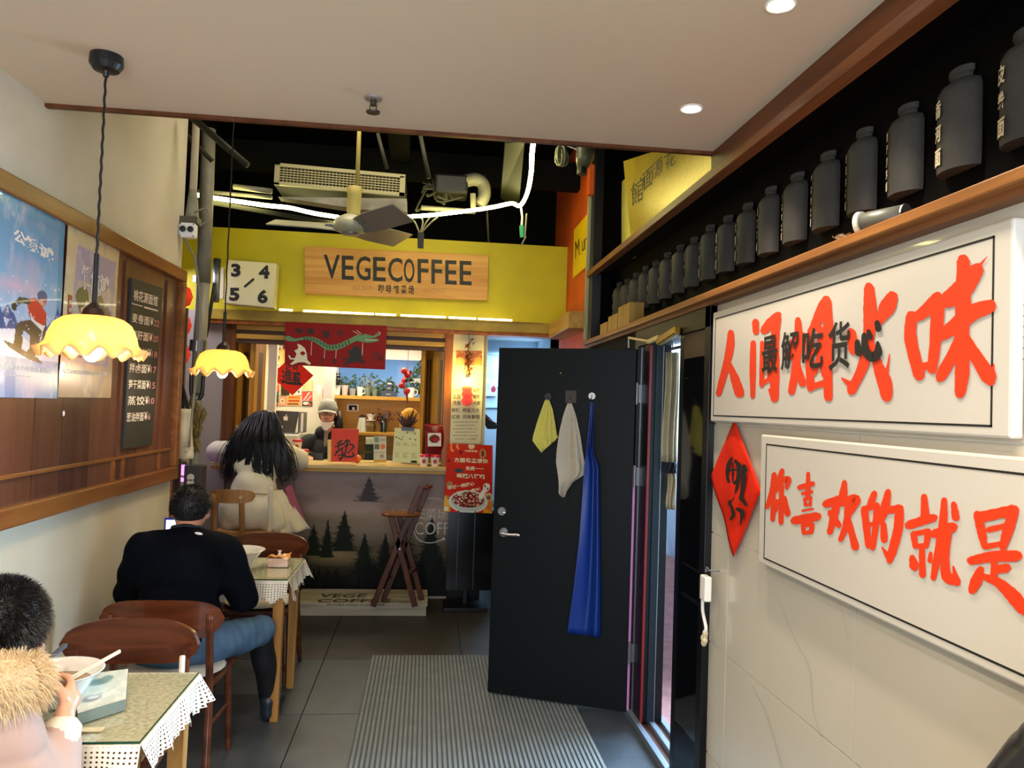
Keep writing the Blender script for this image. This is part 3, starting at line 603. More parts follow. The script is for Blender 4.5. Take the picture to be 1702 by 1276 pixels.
# ---- lower shelf: kettle, dripper, dried flowers, persimmon-coloured dome
z2 = 1.391
kp = atz(606, 7.75, z2); ke = thing('pitcher', 'pale steel pitcher with a black lid on the lower shelf', 'pitcher', kp)
MB().lathe([(.055, 0), (.04, .1), (.032, .14)], kp, 20).build('body', mat('pale metal', '#cfd0c4', .3, metal=.5), ke); MB().lathe([(.033, .14), (.03, .155), (.001, .17)], kp, 16).build('lid', M['dark'], ke)
MB().tube(bez([kp+Vector((.035, 0, .12)), kp+Vector((.075, 0, .1)), kp+Vector((.05, 0, .03))], 4), .005, 6).build('handle', M['dark'], ke)
dp = atz(620, 7.75, z2); dr = thing('coffee_dripper', 'white cone coffee dripper on a glass server', 'coffee dripper', dp)
MB().lathe([(.05, 0), (.055, .06), (.035, .11), (.033, .11), (.05, .06), (.045, .006)], dp, 20).build('server', mat('brown glass', '#8a7442', .08, trans=.5), dr)
MB().lathe([(.045, .112), (.045, .12), (.02, .122), (.048, .175), (.045, .175), (.016, .125)], dp, 20).build('cone', M['ceramic'], dr)
ds = thing('dried_bouquet', 'dark brown dried bouquet with bottles beside the dripper', 'dried plant', atz(642, 7.7, z2)); p = ds.location
MB().lathe([(.03, 0), (.034, .1), (.012, .14), (.012, .17)], p, 14).build('bottle', mat('dark green bottle', '#10201a', .15), ds)
t = MB(); rr = random.Random(11)
for i in range(120):
    c_ = p+Vector((rr.gauss(-.01, .045), rr.gauss(0, .02), .15+rr.gauss(0, .035))); l = rr.uniform(.01, .022); d = Vector((rr.uniform(-1, 1), rr.uniform(-1, 1), rr.uniform(-1, 1))).normalized(); e = d.orthogonal()*l*.5
    t.add([c_-d*l, c_+e, c_+d*l, c_-e], [(0, 1, 2, 3)])
o = t.build('leaves', mat('dark dried leaves', '#2e1a16', .7, c2='#5a3020', vs=20), ds); o['kind'] = 'stuff'
# yellow cap-like dome with plants in front
yp = at(681, 690, y=7.12); ye = thing('mustard_hat', 'mustard yellow round hat sitting behind the potted dark leaves', 'hat', (yp.x, 7.12, ZT))
MB().lathe([(.085, 0), (.092, .12), (.08, .2), (.04, .235), (.001, .245)], (yp.x, 7.12, ZT+.25), 28, sy=.8).build('crown', mat('mustard cloth', '#d99a1c', .7, bump=.2, bs=30), ye, smooth=True)
MB().lathe([(.05, 0), (.05, .25)], (yp.x, 7.12, ZT), 18).build('stand', M['dark'], ye)
pp = thing('potted_plant', 'dark leaved plant in front of the mustard hat', 'potted plant', (yp.x-.01, 6.96, ZT)); p = pp.location
MB().lathe([(.05, 0), (.055, .24), (.065, .32), (.06, .325)], p, 16).build('pot', M['dark'], pp)
t = MB()
for i in range(46):
    a = rr.uniform(0, 2*PI); l = rr.uniform(.08, .17); b0 = p+Vector((0, 0, .31)); tip = b0+Vector((math.cos(a)*l*.75, math.sin(a)*l*.3, l*rr.uniform(.5, 1.2))); mid = (b0+tip)/2; e = Vector((-math.sin(a), 0, .4)).normalized()*.014
    t.add([b0, mid+e, tip, mid-e], [(0, 1, 2, 3)])
t.build('leaves', mat('dark maroon leaves', '#2b1f16', .6, c2='#4d2a22', vs=14), pp)
# ---- left of the barista: steel kettle, laptop, printer, papers
kp = Vector((at(425, 690, y=7.1).x+.05, 7.1, ZT)); g_ = thing('steel_grinder', 'round steel topped glass coffee grinder at the left of the window', 'grinder', kp+Vector((0, 0, 0)))
MB().lathe([(.05, 0), (.05, .25)], kp, 20).build('base', M['dark'], g_); MB().lathe([(.035, .25), (.05, .3), (.05, .38)], kp, 20).build('hopper', M['chrome'], g_); MB().lathe([(.05, .38), (.045, .41), (.02, .435), (.001, .44)], kp, 20).build('lid', M['steel'], g_)
lp = thing('laptop', 'open grey laptop seen from behind with a white apple emblem', 'laptop', uy(7.5)(470, 720)); U = uy(7.5)
MB().hexa([U(457, 718), U(490, 720), U(497, 684), U(456, 682)], [v+Vector((0, .012, 0)) for v in (U(457, 718), U(490, 720), U(497, 684), U(456, 682))]).build('screen', mat('laptop grey', '#4d4a46', .35, metal=.6), lp)
zb = U(470, 719).z; MB().box(U(457, 700).x, U(492, 700).x, 7.5, 7.72, zb-.014, zb).build('keyboard_base', M['steel'], lp)
t = MB(); U2 = uy(7.497); t.prism([(471, 692.5), (473.5, 691.5), (475, 692.2), (477, 691.5), (478.7, 693.2), (477.8, 695), (478.8, 697), (477, 699), (475, 698.3), (473, 699), (471.3, 696.5)], lambda u, v, w_: U2(u, v)+Vector((0, w_, 0)), 0, .001); brush(t, [([(475, 691), (476.5, 689)], 1.3)], U2); t.build('emblem', M['paper'], lp)
bb = MB().box(-1.66, -1.19, 7.4, 7.96, 0, zb-.015).build('side_cabinet', M['white'], bevel=.004); tag(bb, 'white side cabinet under the laptop behind the counter', 'cabinet')
pr = MB().box(U(459, 712).x, U(480, 712).x, 7.06, 7.18, ZT, U(470, 706).z).build('paper_stack', M['paper'], bevel=.003); tag(pr, 'thick stack of white papers under the laptop emblem', 'papers')
fl = thing('file_folder', 'grey upright file folders beside the laptop', 'folder', (U(494, 712).x, 7.6, zb)); t = MB(); t.box(U(490, 712).x+.02, U(496, 712).x+.03, 7.55, 7.8, zb, zb+.2); t.build('cover', mat('folder grey', '#6d6a62', .5), fl); MB().box(U(493, 712).x+.03, U(494, 712).x+.045, 7.54, 7.56, zb+.01, zb+.19).build('label_strip', M['paper'], fl)
# takeaway cups with red lids
ksp = atz(404, 6.67, ZT); ks = thing('cup_stack', 'tall stack of white paper cups at the left end of the coffee window', 'cup stack', ksp)
for k in range(9): MB().lathe([(.022, k*.033), (.03, k*.033+.028), (.033, k*.033+.03), (.033, k*.033+.034), (.028, k*.033+.034)], ksp, 16).build('cup', M['ceramic'], ks)
rl = mat('red lid', '#c4202c', .3); cp = mat('cup card', '#e3d5c0', .5); sr = mat('dark red sticker', '#8d1f22', .5)
def tcup(px, y_, h, w_, label, z=ZT, grp='takeaway cups with red lids'):
    p = atz(px, y_, z); r = w_/2; root = thing('paper_cup', label, 'paper cup', p, 0, grp)
    MB().lathe([(r*.72, 0), (r, h), (r*.95, h)], p, 18).build('body', cp, root); MB().lathe([(r*1.08, h-.004), (r*1.08, h+.012), (r*.9, h+.018)], p, 18).build('lid', rl, root)
    MB().lathe([(.001, 0), (.018, 0), (.018, .002), (.001, .002)], p+Vector((0, -r*.89, h*.52)), 14, A=Matrix.Rotation(PI/2, 3, 'X') @ Matrix.Scale(1, 3)).build('sticker', sr, root)
tcup(491, 6.75, .09, .085, 'red lidded paper cup half hidden by the coat sleeve')
tcup(511, 6.75, .095, .085, 'red lidded paper cup with a dark red dot beside the barista')
tcup(500, 7.12, .1, .085, 'red lidded paper cup standing behind the two front cups', z=ZT+.06)
tcup(711, 6.66, .085, .085, 'red lidded paper cup with a round badge below the red snack bag')
tcup(729, 6.66, .085, .085, 'rightmost red lidded paper cup at the end of the counter')
MB().box(-1.06, -.9, 7.05, 7.2, ZT, ZT+.058).build('small_box', bkc); tag(bpy.data.objects['small_box'], 'black box under the rear takeaway cup', 'box')
# red calligraphy card
U = uy(6.62); rc = thing('calligraphy_card', 'bright orange red card with a black brushed dragon character on the counter', 'card', U(571, 768))
rcq = [(550, 767), (593, 768), (596, 713), (551, 712)]; MB().hexa([U(*p)+Vector((0, .03, 0)) for p in rcq], [U(*p) for p in rcq]).build('card', mat('orange red card', '#d93a0a', .6, c2='#cc3208', vs=8), rc)
MB().hexa([U(544, 767)+Vector((0, .02, 0)), U(551, 768), U(551, 731), U(544, 731)+Vector((0, .02, 0))], [U(544, 767)+Vector((0, .05, 0)), U(551, 768)+Vector((0, .03, 0)), U(551, 731)+Vector((0, .03, 0)), U(544, 731)+Vector((0, .05, 0))]).build('side_flap', mat('yellow edge', '#d8c070', .6), rc)
t = MB(); brush(t, [([(560, 737), (568, 732)], [2, 3]), ([(557, 742), (572, 737)], [2, 3]), ([(565, 733), (562, 745)], 2.4), ([(558, 751), (570, 744)], [2, 3]), ([(563, 748), (556, 757)], [3, 2]), ([(568, 748), (570, 757), (565, 765)], [2, 3, 2.4]), ([(562, 757), (570, 755)], 2), ([(563, 762), (569, 760)], 2), ([(577, 733), (576, 744), (573, 757), (580, 759), (588, 757), (586, 752)], [3, 2.6, 3, 2.6, 3, 2]), ([(573, 742), (582, 738), (588, 742), (583, 748), (578, 753)], [2.4, 2, 3, 2, 2]), ([(572, 735), (578, 731), (582, 735)], [2, 3, 2])], uy(6.617)); t.build('brush_character', M['ink'], rc)
# orange, small green picture, price list, clipboard, snack bag
oc = atz(600, 6.85, ZT); og = thing('orange_fruit', 'single orange beside the red calligraphy card', 'orange', oc); MB().ell(oc+Vector((0, 0, .036)), (.038, .038, .036)).build('fruit', mat('orange peel', '#d9780f', .45, bump=.2, bs=90), og, smooth=True); MB().cyl(oc+Vector((0, 0, .07)), oc+Vector((0, 0, .076)), .004, n=8).build('stem', M['trimW'], og)
card('green_photo_stand', (606, 738, 621, 764.5), 0, 'small dark green photo card standing behind the price list', 'photo', [('noise', (.8, '#3c4a2a', 5, 0, 9))], '#1d2416', yy=6.95)
card('green_glass_card', (608, 726, 623, 764), 0, 'pale green frosted card above the dark green photo', 'card', [('rect', (0, 0, 1, .1, '#c8d0b8'))], '#aab79c', yy=6.97)
pl = card('price_list', (621, 725, 642, 768), 0, 'upright price list card with small pictures beside the clipboard', 'price list', [('rect', (.1, .05, .4, .25, '#7a8a74')), ('rect', (.5, .08, .9, .2, '#a9a294')), ('rect', (.1, .3, .45, .5, '#6d6458')), ('ell', (.72, .4, .2, .1, '#d07a48')), ('rect', (.05, .6, .9, .63, '#8a8474')), ('rect', (.5, .7, .8, .82, '#9a8c74')), ('rect', (0, .9, 1, 1, '#c79a3c'))], '#c4bea6', yy=6.66, n=(24, 46))
cl = thing('clipboard', 'pale yellow menu sheet on a clipboard leaning on the counter', 'clipboard', uy(6.6)(675, 768)); U = uy(6.6); q = [(652, 768), (697, 770), (698, 713), (656, 711)]
MB().hexa([U(*p)+Vector((0, .008, 0)) for p in q], [U(*p)+Vector((0, .003, 0)) for p in q]).build('board', M['cream'], cl)
P = Pic(46, 60, '#d9d59c')
for x, y in ((.2, .3), (.35, .25), (.5, .12), (.8, .14), (.3, .33), (.1, .27), (.62, .3), (.82, .32)): P.ell(x, y, .03, .025, '#6a5a3a')
for k in range(14):
    for j in range(3): P.rect(.08+j*.3, .42+k*.035, .08+j*.3+random.uniform(.1, .22), .43+k*.035, '#a9a06a', .8)
P.ell(.78, .95, .12, .04, '#1c1a16'); Uc = uy(6.602); P.panel('menu_sheet', lambda u, v: Uc(656+(698-656)*u-4*v*(1-u), 711+57*v+2*u), VC, cl)
MB().hexa([U(667, 715), U(689, 716), U(688, 711), U(668, 710)], [v-Vector((0, .008, 0)) for v in (U(667, 715), U(689, 716), U(688, 711), U(668, 710))]).build('clip', M['dark'], cl)
sn = thing('snack_bag', 'dark red snack bag with a white square label at the right end of the counter', 'snack bag', uy(6.68)(721, 750)); U = uy(6.68)
MB().sheet(lambda u, v: U(706+34*u, 704+58*v)-Vector((0, .05*math.sin(PI*u)*math.sin(PI*min(1, v*1.1+.05)), 0)), 12, 14, .004).build('bag', mat('dark red foil', '#6d1218', .28, bump=.4, bs=20), sn, smooth=True)
P = Pic(20, 22, '#d8cfc0').ell(.5, .45, .38, .3, '#6a2a20').ell(.6, .5, .18, .15, '#b01c24'); P.panel('label', lambda u, v: U(711+22*u, 719+22*v)-Vector((0, .056, 0)), VC, sn)
# ---- right of the window: notice board, lantern, bulb, hanging dried bunch
nb = thing('notice_board', 'tall cream notice board with food photo beside the coffee window', 'notice board', uy(6.7)(775, 737)); U = uy(6.7)
MB().box(.215, .485, 6.7, 6.725, U(775, 737).z, 2.31).build('board', mat('cream notice', '#ddd3a2', .5), nb)
P = Pic(44, 26, '#b86a3c').noise(.9, '#e0a080', 7, -.2, 21).noise(.8, '#7a2a1c', 9, .3, 22).ell(.15, .8, .2, .3, '#d8b070').ell(.85, .75, .15, .3, '#d8a050')
U2 = uy(6.698); P.panel('food_photo', lambda u, v: U2(758+43*u, 582+24*v+u), VC, nb)
t = MB(); rows = [(558, 575, '云南美食')]
for k, s_ in enumerate(['咸香', '又大', '红烧', '碎味']): pass
for k, (yy_, s_) in enumerate([(645, '小吃'), (655, '土豆'), (666, '汤面'), (678, '酸辣  椒盐又大'), (689, '红烧  风味拿锅')]):
    n_ = len(s_); 
    if k < 3: put(t, s_, rq(752, yy_, 766, yy_+7), U2, .01); put(t, '香辣' if k < 2 else '大虾', rq(786, yy_, 799, yy_+7), U2, .01)
    else: put(t, s_[:2], rq(751, yy_, 764, yy_+7), U2, .01); put(t, s_[-4:], rq(769, yy_, 797, yy_+7), U2, .01)
for k in range(6): put(t, '地址电话营业时间早上九点至晚'[k:k+9], rq(753+k % 2*3, 700+k*5.6, 795-k % 2*4, 702.4+k*5.6), U2)
brush(t, [([(782, 565), (787, 563)], 2), ([(779, 570), (785, 567)], 1.2), ([(773, 574), (778, 572)], 1.1), ([(785, 572), (789, 569)], 1.3)], U2); t.build('lettering', mat('brown ink', '#4a3a1a', .6), nb)
lb = uy(6.62)(777, 633); bl = thing('wall_bulb', 'glowing bare bulb hanging in front of the cream notice board', 'light bulb', lb)
MB().ell(lb, (.022, .022, .028)).build('glass_bulb', emis('bulb glow', '#ffe9a0', 30), bl, smooth=True); MB().cyl(lb+Vector((0, 0, .025)), lb+Vector((0, 0, .06)), .014, n=12).build('socket', M['dark'], bl)
MB().tube(bez([lb+Vector((0, 0, .06)), lb+Vector((.05, 0, .09)), lb+Vector((.055, 0, 0)), lb+Vector((.03, .0, -.1))], 6), .002, 5).build('wire', M['cordm'], bl)
point('wall_bulb_light', lb+Vector((0, -.05, 0)), 7, (1, .74, .16), .03)
db = thing('dried_hanging_bunch', 'reddish brown dried bunch hanging above the bare bulb', 'dried plant', lb+Vector((0, 0, .12))); t = MB(); rr = random.Random(31)
for i in range(60):
    z_ = rr.uniform(0, .26); c_ = lb+Vector((rr.gauss(0, .012+.1*(.26-z_)*.3), rr.gauss(0, .012)-.01, .06+z_)); d = Vector((rr.uniform(-1, 1), rr.uniform(-1, 1), -1)).normalized(); l = rr.uniform(.015, .03); e = d.orthogonal().normalized()*l*.35
    t.add([c_-d*l, c_+e, c_+d*l, c_-e], [(0, 1, 2, 3)])
o = t.build('petals', mat('dried petals', '#8a4a20', .7, c2='#5a1f1a', vs=25), db); MB().cyl(lb+Vector((0, 0, .3)), lb+Vector((0, 0, .5)), .002, n=5).build('cord', M['cordm'], db)
hg = thing('lantern_tag', 'bright red scalloped paper pendant below the bare bulb', 'pendant', uy(6.6)(776, 672)); U = uy(6.6)
prof = [(767, 645), (772, 641), (779, 641), (785, 644), (784, 651), (787, 656), (784, 661), (786, 667), (783, 672), (776, 675), (769, 672), (767, 666), (770, 660), (767, 655), (769, 650)]
MB().prism(prof, lambda u, v, w_: U(u, v)+Vector((0, w_, 0)), 0, .02).build('pendant', mat('bright red card', '#e83018', .4), hg, bevel=.003)
t = MB(); [put(t, s_, rq(771, 644+i*10, 782, 652+i*10), uy(6.597)) for i, s_ in enumerate('恭喜福')]; t.build('characters', mat('dark red print', '#a3150e', .5), hg)
# ---- poster stand
ps = thing('poster_stand', 'black floor stand carrying a red porridge poster with a bowl', 'poster stand', (.42, 6.5, 0)); U = uy(6.5)
q = [(737, 850), (818, 853), (819, 740), (744, 737)]; MB().hexa([U(*p)+Vector((0, .02, 0)) for p in q], [U(*p)+Vector((0, .003, 0)) for p in q]).build('poster_board', M['redflat'], ps)
P = Pic(120, 166, '#d22808').grad(0, '#d62e08', .7, '#c41f06').rect(0, .78, .14, 1, '#e0a02c').rect(.82, .72, 1, 1, '#e39a20').ell(.0, .85, .22, .1, '#e8b040', .3).ell(.97, .88, .16, .1, '#d8761c', .3)
P.ell(.12, .05, .05, .07, '#f0a848').ell(.14, .04, .04, .06, '#d8371c').ell(.24, .03, .04, .05, '#f0a848').ell(.26, .02, .03, .04, '#d8371c').ell(.3, .12, .04, .03, '#8a1a14').ell(.05, .25, .03, .03, '#8a1a14')
P.ell(.53, .03, .07, .04, '#e8c8a0').ell(.78, .13, .07, .07, '#c8965a').ell(.78, .13, .04, .05, '#8a3a24').ell(.1, .6, .07, .05, '#a87850').ell(.1, .79, .04, .03, '#b86c50').ell(.92, .76, .08, .06, '#d8b48a').ell(.92, .77, .05, .035, '#8a5a3c').rect(.2, .37, .36, .41, '#2f4a4c').ell(.28, .39, .09, .03, '#2f4a4c')
P.ell(.5, .84, .4, .165, '#d9dcd0').ell(.5, .835, .36, .15, '#bfc6b8').ell(.5, .81, .33, .115, '#5a1412')
rr = random.Random(4)
for i in range(230):
    a, r_ = rr.uniform(0, 2*PI), math.sqrt(rr.random()); P.ell(.5+.31*r_*math.cos(a), .81+.105*r_*math.sin(a), rr.uniform(.01, .022), rr.uniform(.007, .014), rr.choice(['#e8d8b8', '#8a1c18', '#c05a3c', '#3a0d0c', '#d8a880', '#a02a2a']))
P.line(.9, .6, .75, .76, .045, '#ece4d4').ell(.87, .62, .07, .06, '#ece4d4').ell(.84, .6, .02, .02, '#8a5a3c').ell(.9, .64, .02, .02, '#5a4030').rect(.02, .93, .1, .98, '#f0e0c0')
def pq(u, v): return U(744+(819-744)*u-7*v*(1-u)-1*v*u, 737+113*v+3*u)
P.panel('poster_print', pq, VC, ps)
def pt(mb, s_, x0, y0, x1, y1, sk=0, bold=.02):
    v_, f_ = glyph(s_, bold); mb.add([pq(x0+(x1-x0)*a, y1-(y1-y0)*b_-sk*a)-Vector((0, .002, 0)) for a, b_ in v_], f_)
t = MB()
for args in (('方圆粤盒请你', .16, .2, .9, .27), ('免费一一', .42, .32, .82, .38), ('喝腊八粥啦', .24, .43, .84, .5), ('惦记一碗甜心', .05, .62, .62, .68, .08), ('温暖一整城', .25, .7, .75, .75, .08), ('方圆食堂', .38, .08, .66, .11)): pt(t, *args)
t.build('lettering', mat('cream print', '#f3e3b8', .6), ps)
MB().box(.22, .63, 6.51, 6.53, .13, .8).build('panel', mat('black glossy panel', '#0b0b0c', .15), ps); MB().box(.628, .634, 6.5, 6.53, .12, .8).build('edge_strip', M['white'], ps)
MB().box(.3, .31, 6.5, 6.51, .14, .8).box(.44, .45, 6.5, 6.51, .14, .8).build('rail', M['dark'], ps); MB().box(.2, .56, 6.32, 6.6, 0, .03).build('foot_plate', M['dframe'], ps, bevel=.004)
MB().bar((.38, 6.52, .03), (.38, 6.52, .14), .06, .03).build('post', M['dframe'], ps)
# things in the blue back room
U = uy(7.6); c = thing('sling_bag', 'black and red sling bag hanging in the blue back room', 'bag', U(815, 705)); MB().prism([(803, 690), (806, 686), (826, 706), (825, 713), (810, 713), (805, 703)], lambda u, v, w_: U(u, v)+Vector((0, w_, 0)), 0, .06).build('pouch', M['dark'], c, bevel=.01); MB().tube([U(803, 686), U(812, 697), U(826, 704)], .006, 6).build('piping', M['red'], c)
MB().tube([U(803, 686), U(803, 660)], .005, 6).build('strap', M['dark'], c)
card('wall_notice', (806, 630, 826, 658), 0, 'small pale notice with a red flower on the blue back wall', 'notice', [('ell', (.7, .6, .2, .18, '#b03a48')), ('ell', (.7, .35, .1, .08, '#d0a0a0')), ('line', (.3, .3, .3, .6, .015, '#888888'))], '#cfdbe6', yy=8.37)
rr = random.Random(9); bs = thing('plastic_bags', 'heap of pale blue plastic bags behind the poster stand', 'plastic bags', (.78, 7.1, .55)); t = MB()
for i in range(9): t.ell((.8+rr.uniform(-.1, .12), 7.1+rr.uniform(-.08, .08), .72+rr.uniform(-.06, .12)), (rr.uniform(.05, .1), .06, rr.uniform(.04, .08)), 8, 6)
t.build('bag', mat('pale blue plastic', '#8fb4cc', .25, c2='#dfe8ee', vs=9), bs, smooth=False); MB().box(.68, .98, 7.0, 7.25, 0, .64).build('carton', mat('brown carton', '#7a5f3c', .7), bs)
MB().bar((.64, 6.9, .98), (.76, 6.9, .78), .012, .03).build('slanted_shelf_edge', M['white'], bs)
bt = thing('dark_backpack', 'dark navy backpack standing behind the poster stand', 'backpack', (.72, 6.72, 0)); MB().box(.655, .79, 6.66, 6.85, 0, .4).build('body', mat('navy cloth', '#10131f', .7, bump=.3, bs=30), bt, bevel=.03); MB().tube(bez([(.67, 6.75, .4), (.69, 6.75, .5), (.74, 6.75, .5), (.76, 6.75, .4)], 4), .012, 6).build('handle', M['steel'], bt); MB().box(.65, .66, 6.64, 6.66, .1, .3).build('zip', M['dark'], bt)
# ================================================================== SIGNS ON THE YELLOW FASCIA
def slab(px4, U, th, name, m, parent, bevel=0, dirv=(0, 1, 0)):
    d = Vector(dirv)*th; return MB().hexa([U(*p)+d for p in px4], [U(*p) for p in px4]).build(name, m, parent, bevel=bevel)
YS = 6.66
vs_ = thing('coffee_sign', 'pale wooden coffee shop sign board on the yellow fascia', 'sign', uy(YS)(660, 495)); U = uy(YS)
slab([(507, 488), (810, 499), (812, 424), (506, 409)], U, .035, 'board', wood('sign pine', '#d8a25c', '#b9803c', 0, .5, 1.0), vs_, .002)
t = MB(); U2 = uy(YS-.002)
for s_, x0, x1 in (('V', 538, 565), ('E', 568, 588), ('G', 592, 616), ('E', 620, 641), ('C', 645, 669), ('O', 671, 689), ('F', 694, 712), ('F', 717, 735), ('E', 740, 759), ('E', 764, 784)):
    y0 = 423+(x0-538)*.045; put(t, s_, [(x0, y0), (x1, y0+.8), (x1, y0+41), (x0, y0+40)], U2, .014)
for i, s_ in enumerate('咖啡馆菜场'): put(t, s_, rq(629+i*12.5, 472+i*.6, 638+i*12.5, 487+i*.6), U2, .02)
t.build('lettering', M['ink'], vs_)
t = MB(); put(t, 'EST.2019', rq(587, 475, 617, 482), U2); put(t, 'HANGZHOU', rq(702, 480, 740, 487), U2); t.build('small_lettering', mat('faint brown print', '#a87a44', .6), vs_)
ns = thing('number_box', 'square cream light box with the numbers 3 4 5 6 left of the wooden sign', 'sign', uy(6.45)(415, 510)); U = uy(6.45)
slab([(372, 504), (455, 512), (460, 437), (377, 431)], U, .12, 'box', M['cream'], ns, .01)
t = MB(); U2 = uy(6.447)
for s_, r_ in (('3', (384, 438, 400, 460)), ('4', (430, 441, 448, 463)), ('5', (381, 478, 398, 500)), ('6', (428, 481, 445, 504))): put(t, s_, rq(*r_), U2, .05)
brush(t, [([(407, 476), (421, 464)], 4)], U2); t.build('numbers', M['ink'], ns)
# plain grey tube and brackets on the fascia
t = MB(); t.cyl(uy(6.5)(361, 430), uy(6.5)(358, 502), .03, n=12); o = t.build('steel_tube', M['steel'], smooth=True); tag(o, 'short upright steel tube left of the cream number box', 'tube')
o = slab([(362, 496), (371, 496), (372, 445), (363, 444)], uy(6.6), .03, 'white_plate', M['cream'], None); tag(o, 'narrow pale plate between the steel tube and number box', 'plate')
o = slab([(320, 468), (326, 469), (327, 458), (321, 457)], uy(6.6), .04, 'socket_plate', M['white'], None); tag(o, 'small white outlet plate on the fascia beside the pipes', 'outlet')
# LED strip along the beam
yb = 6.585; lp = thing('led_strip', 'thin broken strip of light along the top of the yellow beam', 'light strip', (-.3, yb, 2.43)); em = emis('strip glow', '#fff2b8', 7)
for x0, x1 in ((465, 487), (505, 622), (625, 659), (667, 742), (747, 792), (796, 852)):
    p0, p1 = at(x0, 500, y=yb), at(x1, 500, y=yb); MB().cyl((p0.x, yb, 2.432), (p1.x, yb, 2.432), .008, n=6).build('glowing_segment', em, lp)
MB().box(-1.3, .98, yb-.004, yb+.012, 2.42, 2.4225).build('strip_backing', M['beamY'], lp)
dk = mat('dim duct', '#2c2d20', .6, spec=.2)
# ================================================================== DARK VOID: neon hose, fan, vent, ducts, cables
nh = thing('neon_hose', 'glowing yellow-white light hose slung under the dark ceiling void', 'light hose', (-.5, 5.8, 2.9)); ng = emis('neon glow', '#fff3a0', 28)
pts = [at(px, py, y=y) for px, py, y in ((318, 322, 5.3), (350, 328, 5.4), (440, 341, 5.6), (480, 345, 5.7), (520, 354, 5.8), (563, 361, 5.8))]
MB().tube(bez(pts, 5), .0145, 8).build('hose', ng, nh, smooth=True)
pts = [at(px, py, y=y) for px, py, y in ((617, 363, 5.9), (660, 361, 5.9), (720, 357, 5.9), (780, 350, 5.9), (820, 344, 5.8), (850, 338, 5.8), (862, 342, 5.7), (870, 335, 5.6), (878, 315, 5.3), (883, 285, 4.9), (884, 260, 4.6), (886, 238, 4.4))]
MB().tube(bez(pts, 5), .0145, 8).build('hose', ng, nh, smooth=True)
MB().bar(at(345, 336, y=5.45), at(560, 372, y=5.85), .02, .03).build('backing_bar', dk, nh)
# ceiling fan
fx = at(583, 376, y=5.0); cf = thing('ceiling_fan', 'three bladed grey ceiling fan on a cream rod', 'ceiling fan', fx)
fb = mat('fan cream metal', '#958a4c', .5, spec=.2); fg = mat('fan grey blade', '#6f6a62', .4); fgd = mat('fan light blade', '#a19f80', .4)
MB().cyl(fx+Vector((0.03, 0, .15)), fx+Vector((.03, 0, 1.1)), .014, n=12).build('rod', fb, cf, smooth=True)
MB().lathe([(.03, .26), (.05, .25), (.045, .2), (.042, .08), (.05, .06)], fx+Vector((.015, 0, 0)), 20).build('motor_cup', fb, cf, smooth=True)
MB().lathe([(.05, .07), (.1, .04), (.115, .0), (.1, -.03), (.06, -.045)], fx, 24).build('hub', fgd, cf, smooth=True); MB().lathe([(.055, -.04), (.055, -.055), (.001, -.06)], fx, 20).build('hub_cap', M['steel'], cf)
for k, (ang, m_) in enumerate(((-48, fg), (52, fg), (172, fgd))):
    a = math.radians(ang); d = Vector((math.cos(a), math.sin(a), 0)); s_ = Vector((-math.sin(a), math.cos(a), 0)); bld = MB()
    def bf(u, v, d=d, s_=s_): r = .08+.44*u; wv = (.05+.035*min(1, u*3))*(2*v-1); return fx+d*r+s_*wv+Vector((0, 0, -.034*(2*v-1)-.01+.02*u))
    bld.sheet(bf, 8, 3, .008); bld.build('blade', m_, cf)
    MB().bar(fx+d*.07, fx+d*.16, .05, .012).build('blade_iron', M['steel'], cf)
# air conditioning unit with grille
av = thing('air_vent', 'long dusty air conditioner outlet with a fine grille in the dark void', 'air vent', (-.66, 5.4, 3.1)); U = uy(5.4)
q = [(455, 306), (672, 326), (674, 290), (457, 270)]; n_ = lambda u, v: U(457+217*u-2*v, 270+20*u+36*v)
slab([n_(0, 1), n_(1, 1), n_(1, 0), n_(0, 0)] and q, uy(5.43), .5, 'unit_body', mat('unit shade black', '#0b0b07', .8, spec=.1), av)  # near-black body colour stands in for the shade behind the grille
fr_ = MB()
for (u0, v0, u1, v1) in ((0, 0, 1, .16), (0, .84, 1, 1), (0, 0, .04, 1), (.96, 0, 1, 1)): fr_.hexa([n_(u0, v1)+Vector((0, .03, 0)), n_(u1, v1)+Vector((0, .03, 0)), n_(u1, v0)+Vector((0, .03, 0)), n_(u0, v0)+Vector((0, .03, 0))], [n_(u0, v1), n_(u1, v1), n_(u1, v0), n_(u0, v0)])
vm = mat('dusty cream frame', '#a09a70', .6, spec=.2); fr_.build('frame', vm, av); gr = MB()
for k in range(1, 6): v = .16+.68*k/6; gr.bar(n_(.04, v)+Vector((0, .01, 0)), n_(.96, v)+Vector((0, .01, 0)), .012, .006)
for k in range(1, 34): u = .04+.92*k/34; gr.bar(n_(u, .16)+Vector((0, .016, 0)), n_(u, .84)+Vector((0, .016, 0)), .006, .008)
o = gr.build('grille', vm, av)
o = MB().hexa([U(462, 327), U(600, 348), U(676, 352), U(676, 330)], [v+Vector((0, .12, .0)) for v in (U(462, 327), U(600, 348), U(676, 352), U(676, 330))]).build('bulkhead', M['dusty']); tag(o, 'dusty sheet metal bulkhead below the air outlet', 'bulkhead')
du = thing('flexible_duct', 'curved dusty duct elbow right of the air outlet', 'duct', at(800, 320, y=6))
MB().tube(bez([at(x, y, y=6) for x, y in ((770, 302), (790, 298), (803, 306), (805, 325), (797, 341))], 6), .05, 12).build('elbow', M['dusty'], du, smooth=True); MB().cyl(at(786, 322, y=5.95), at(787, 350, y=5.95), .022, n=10).build('stub', M['dusty'], du)
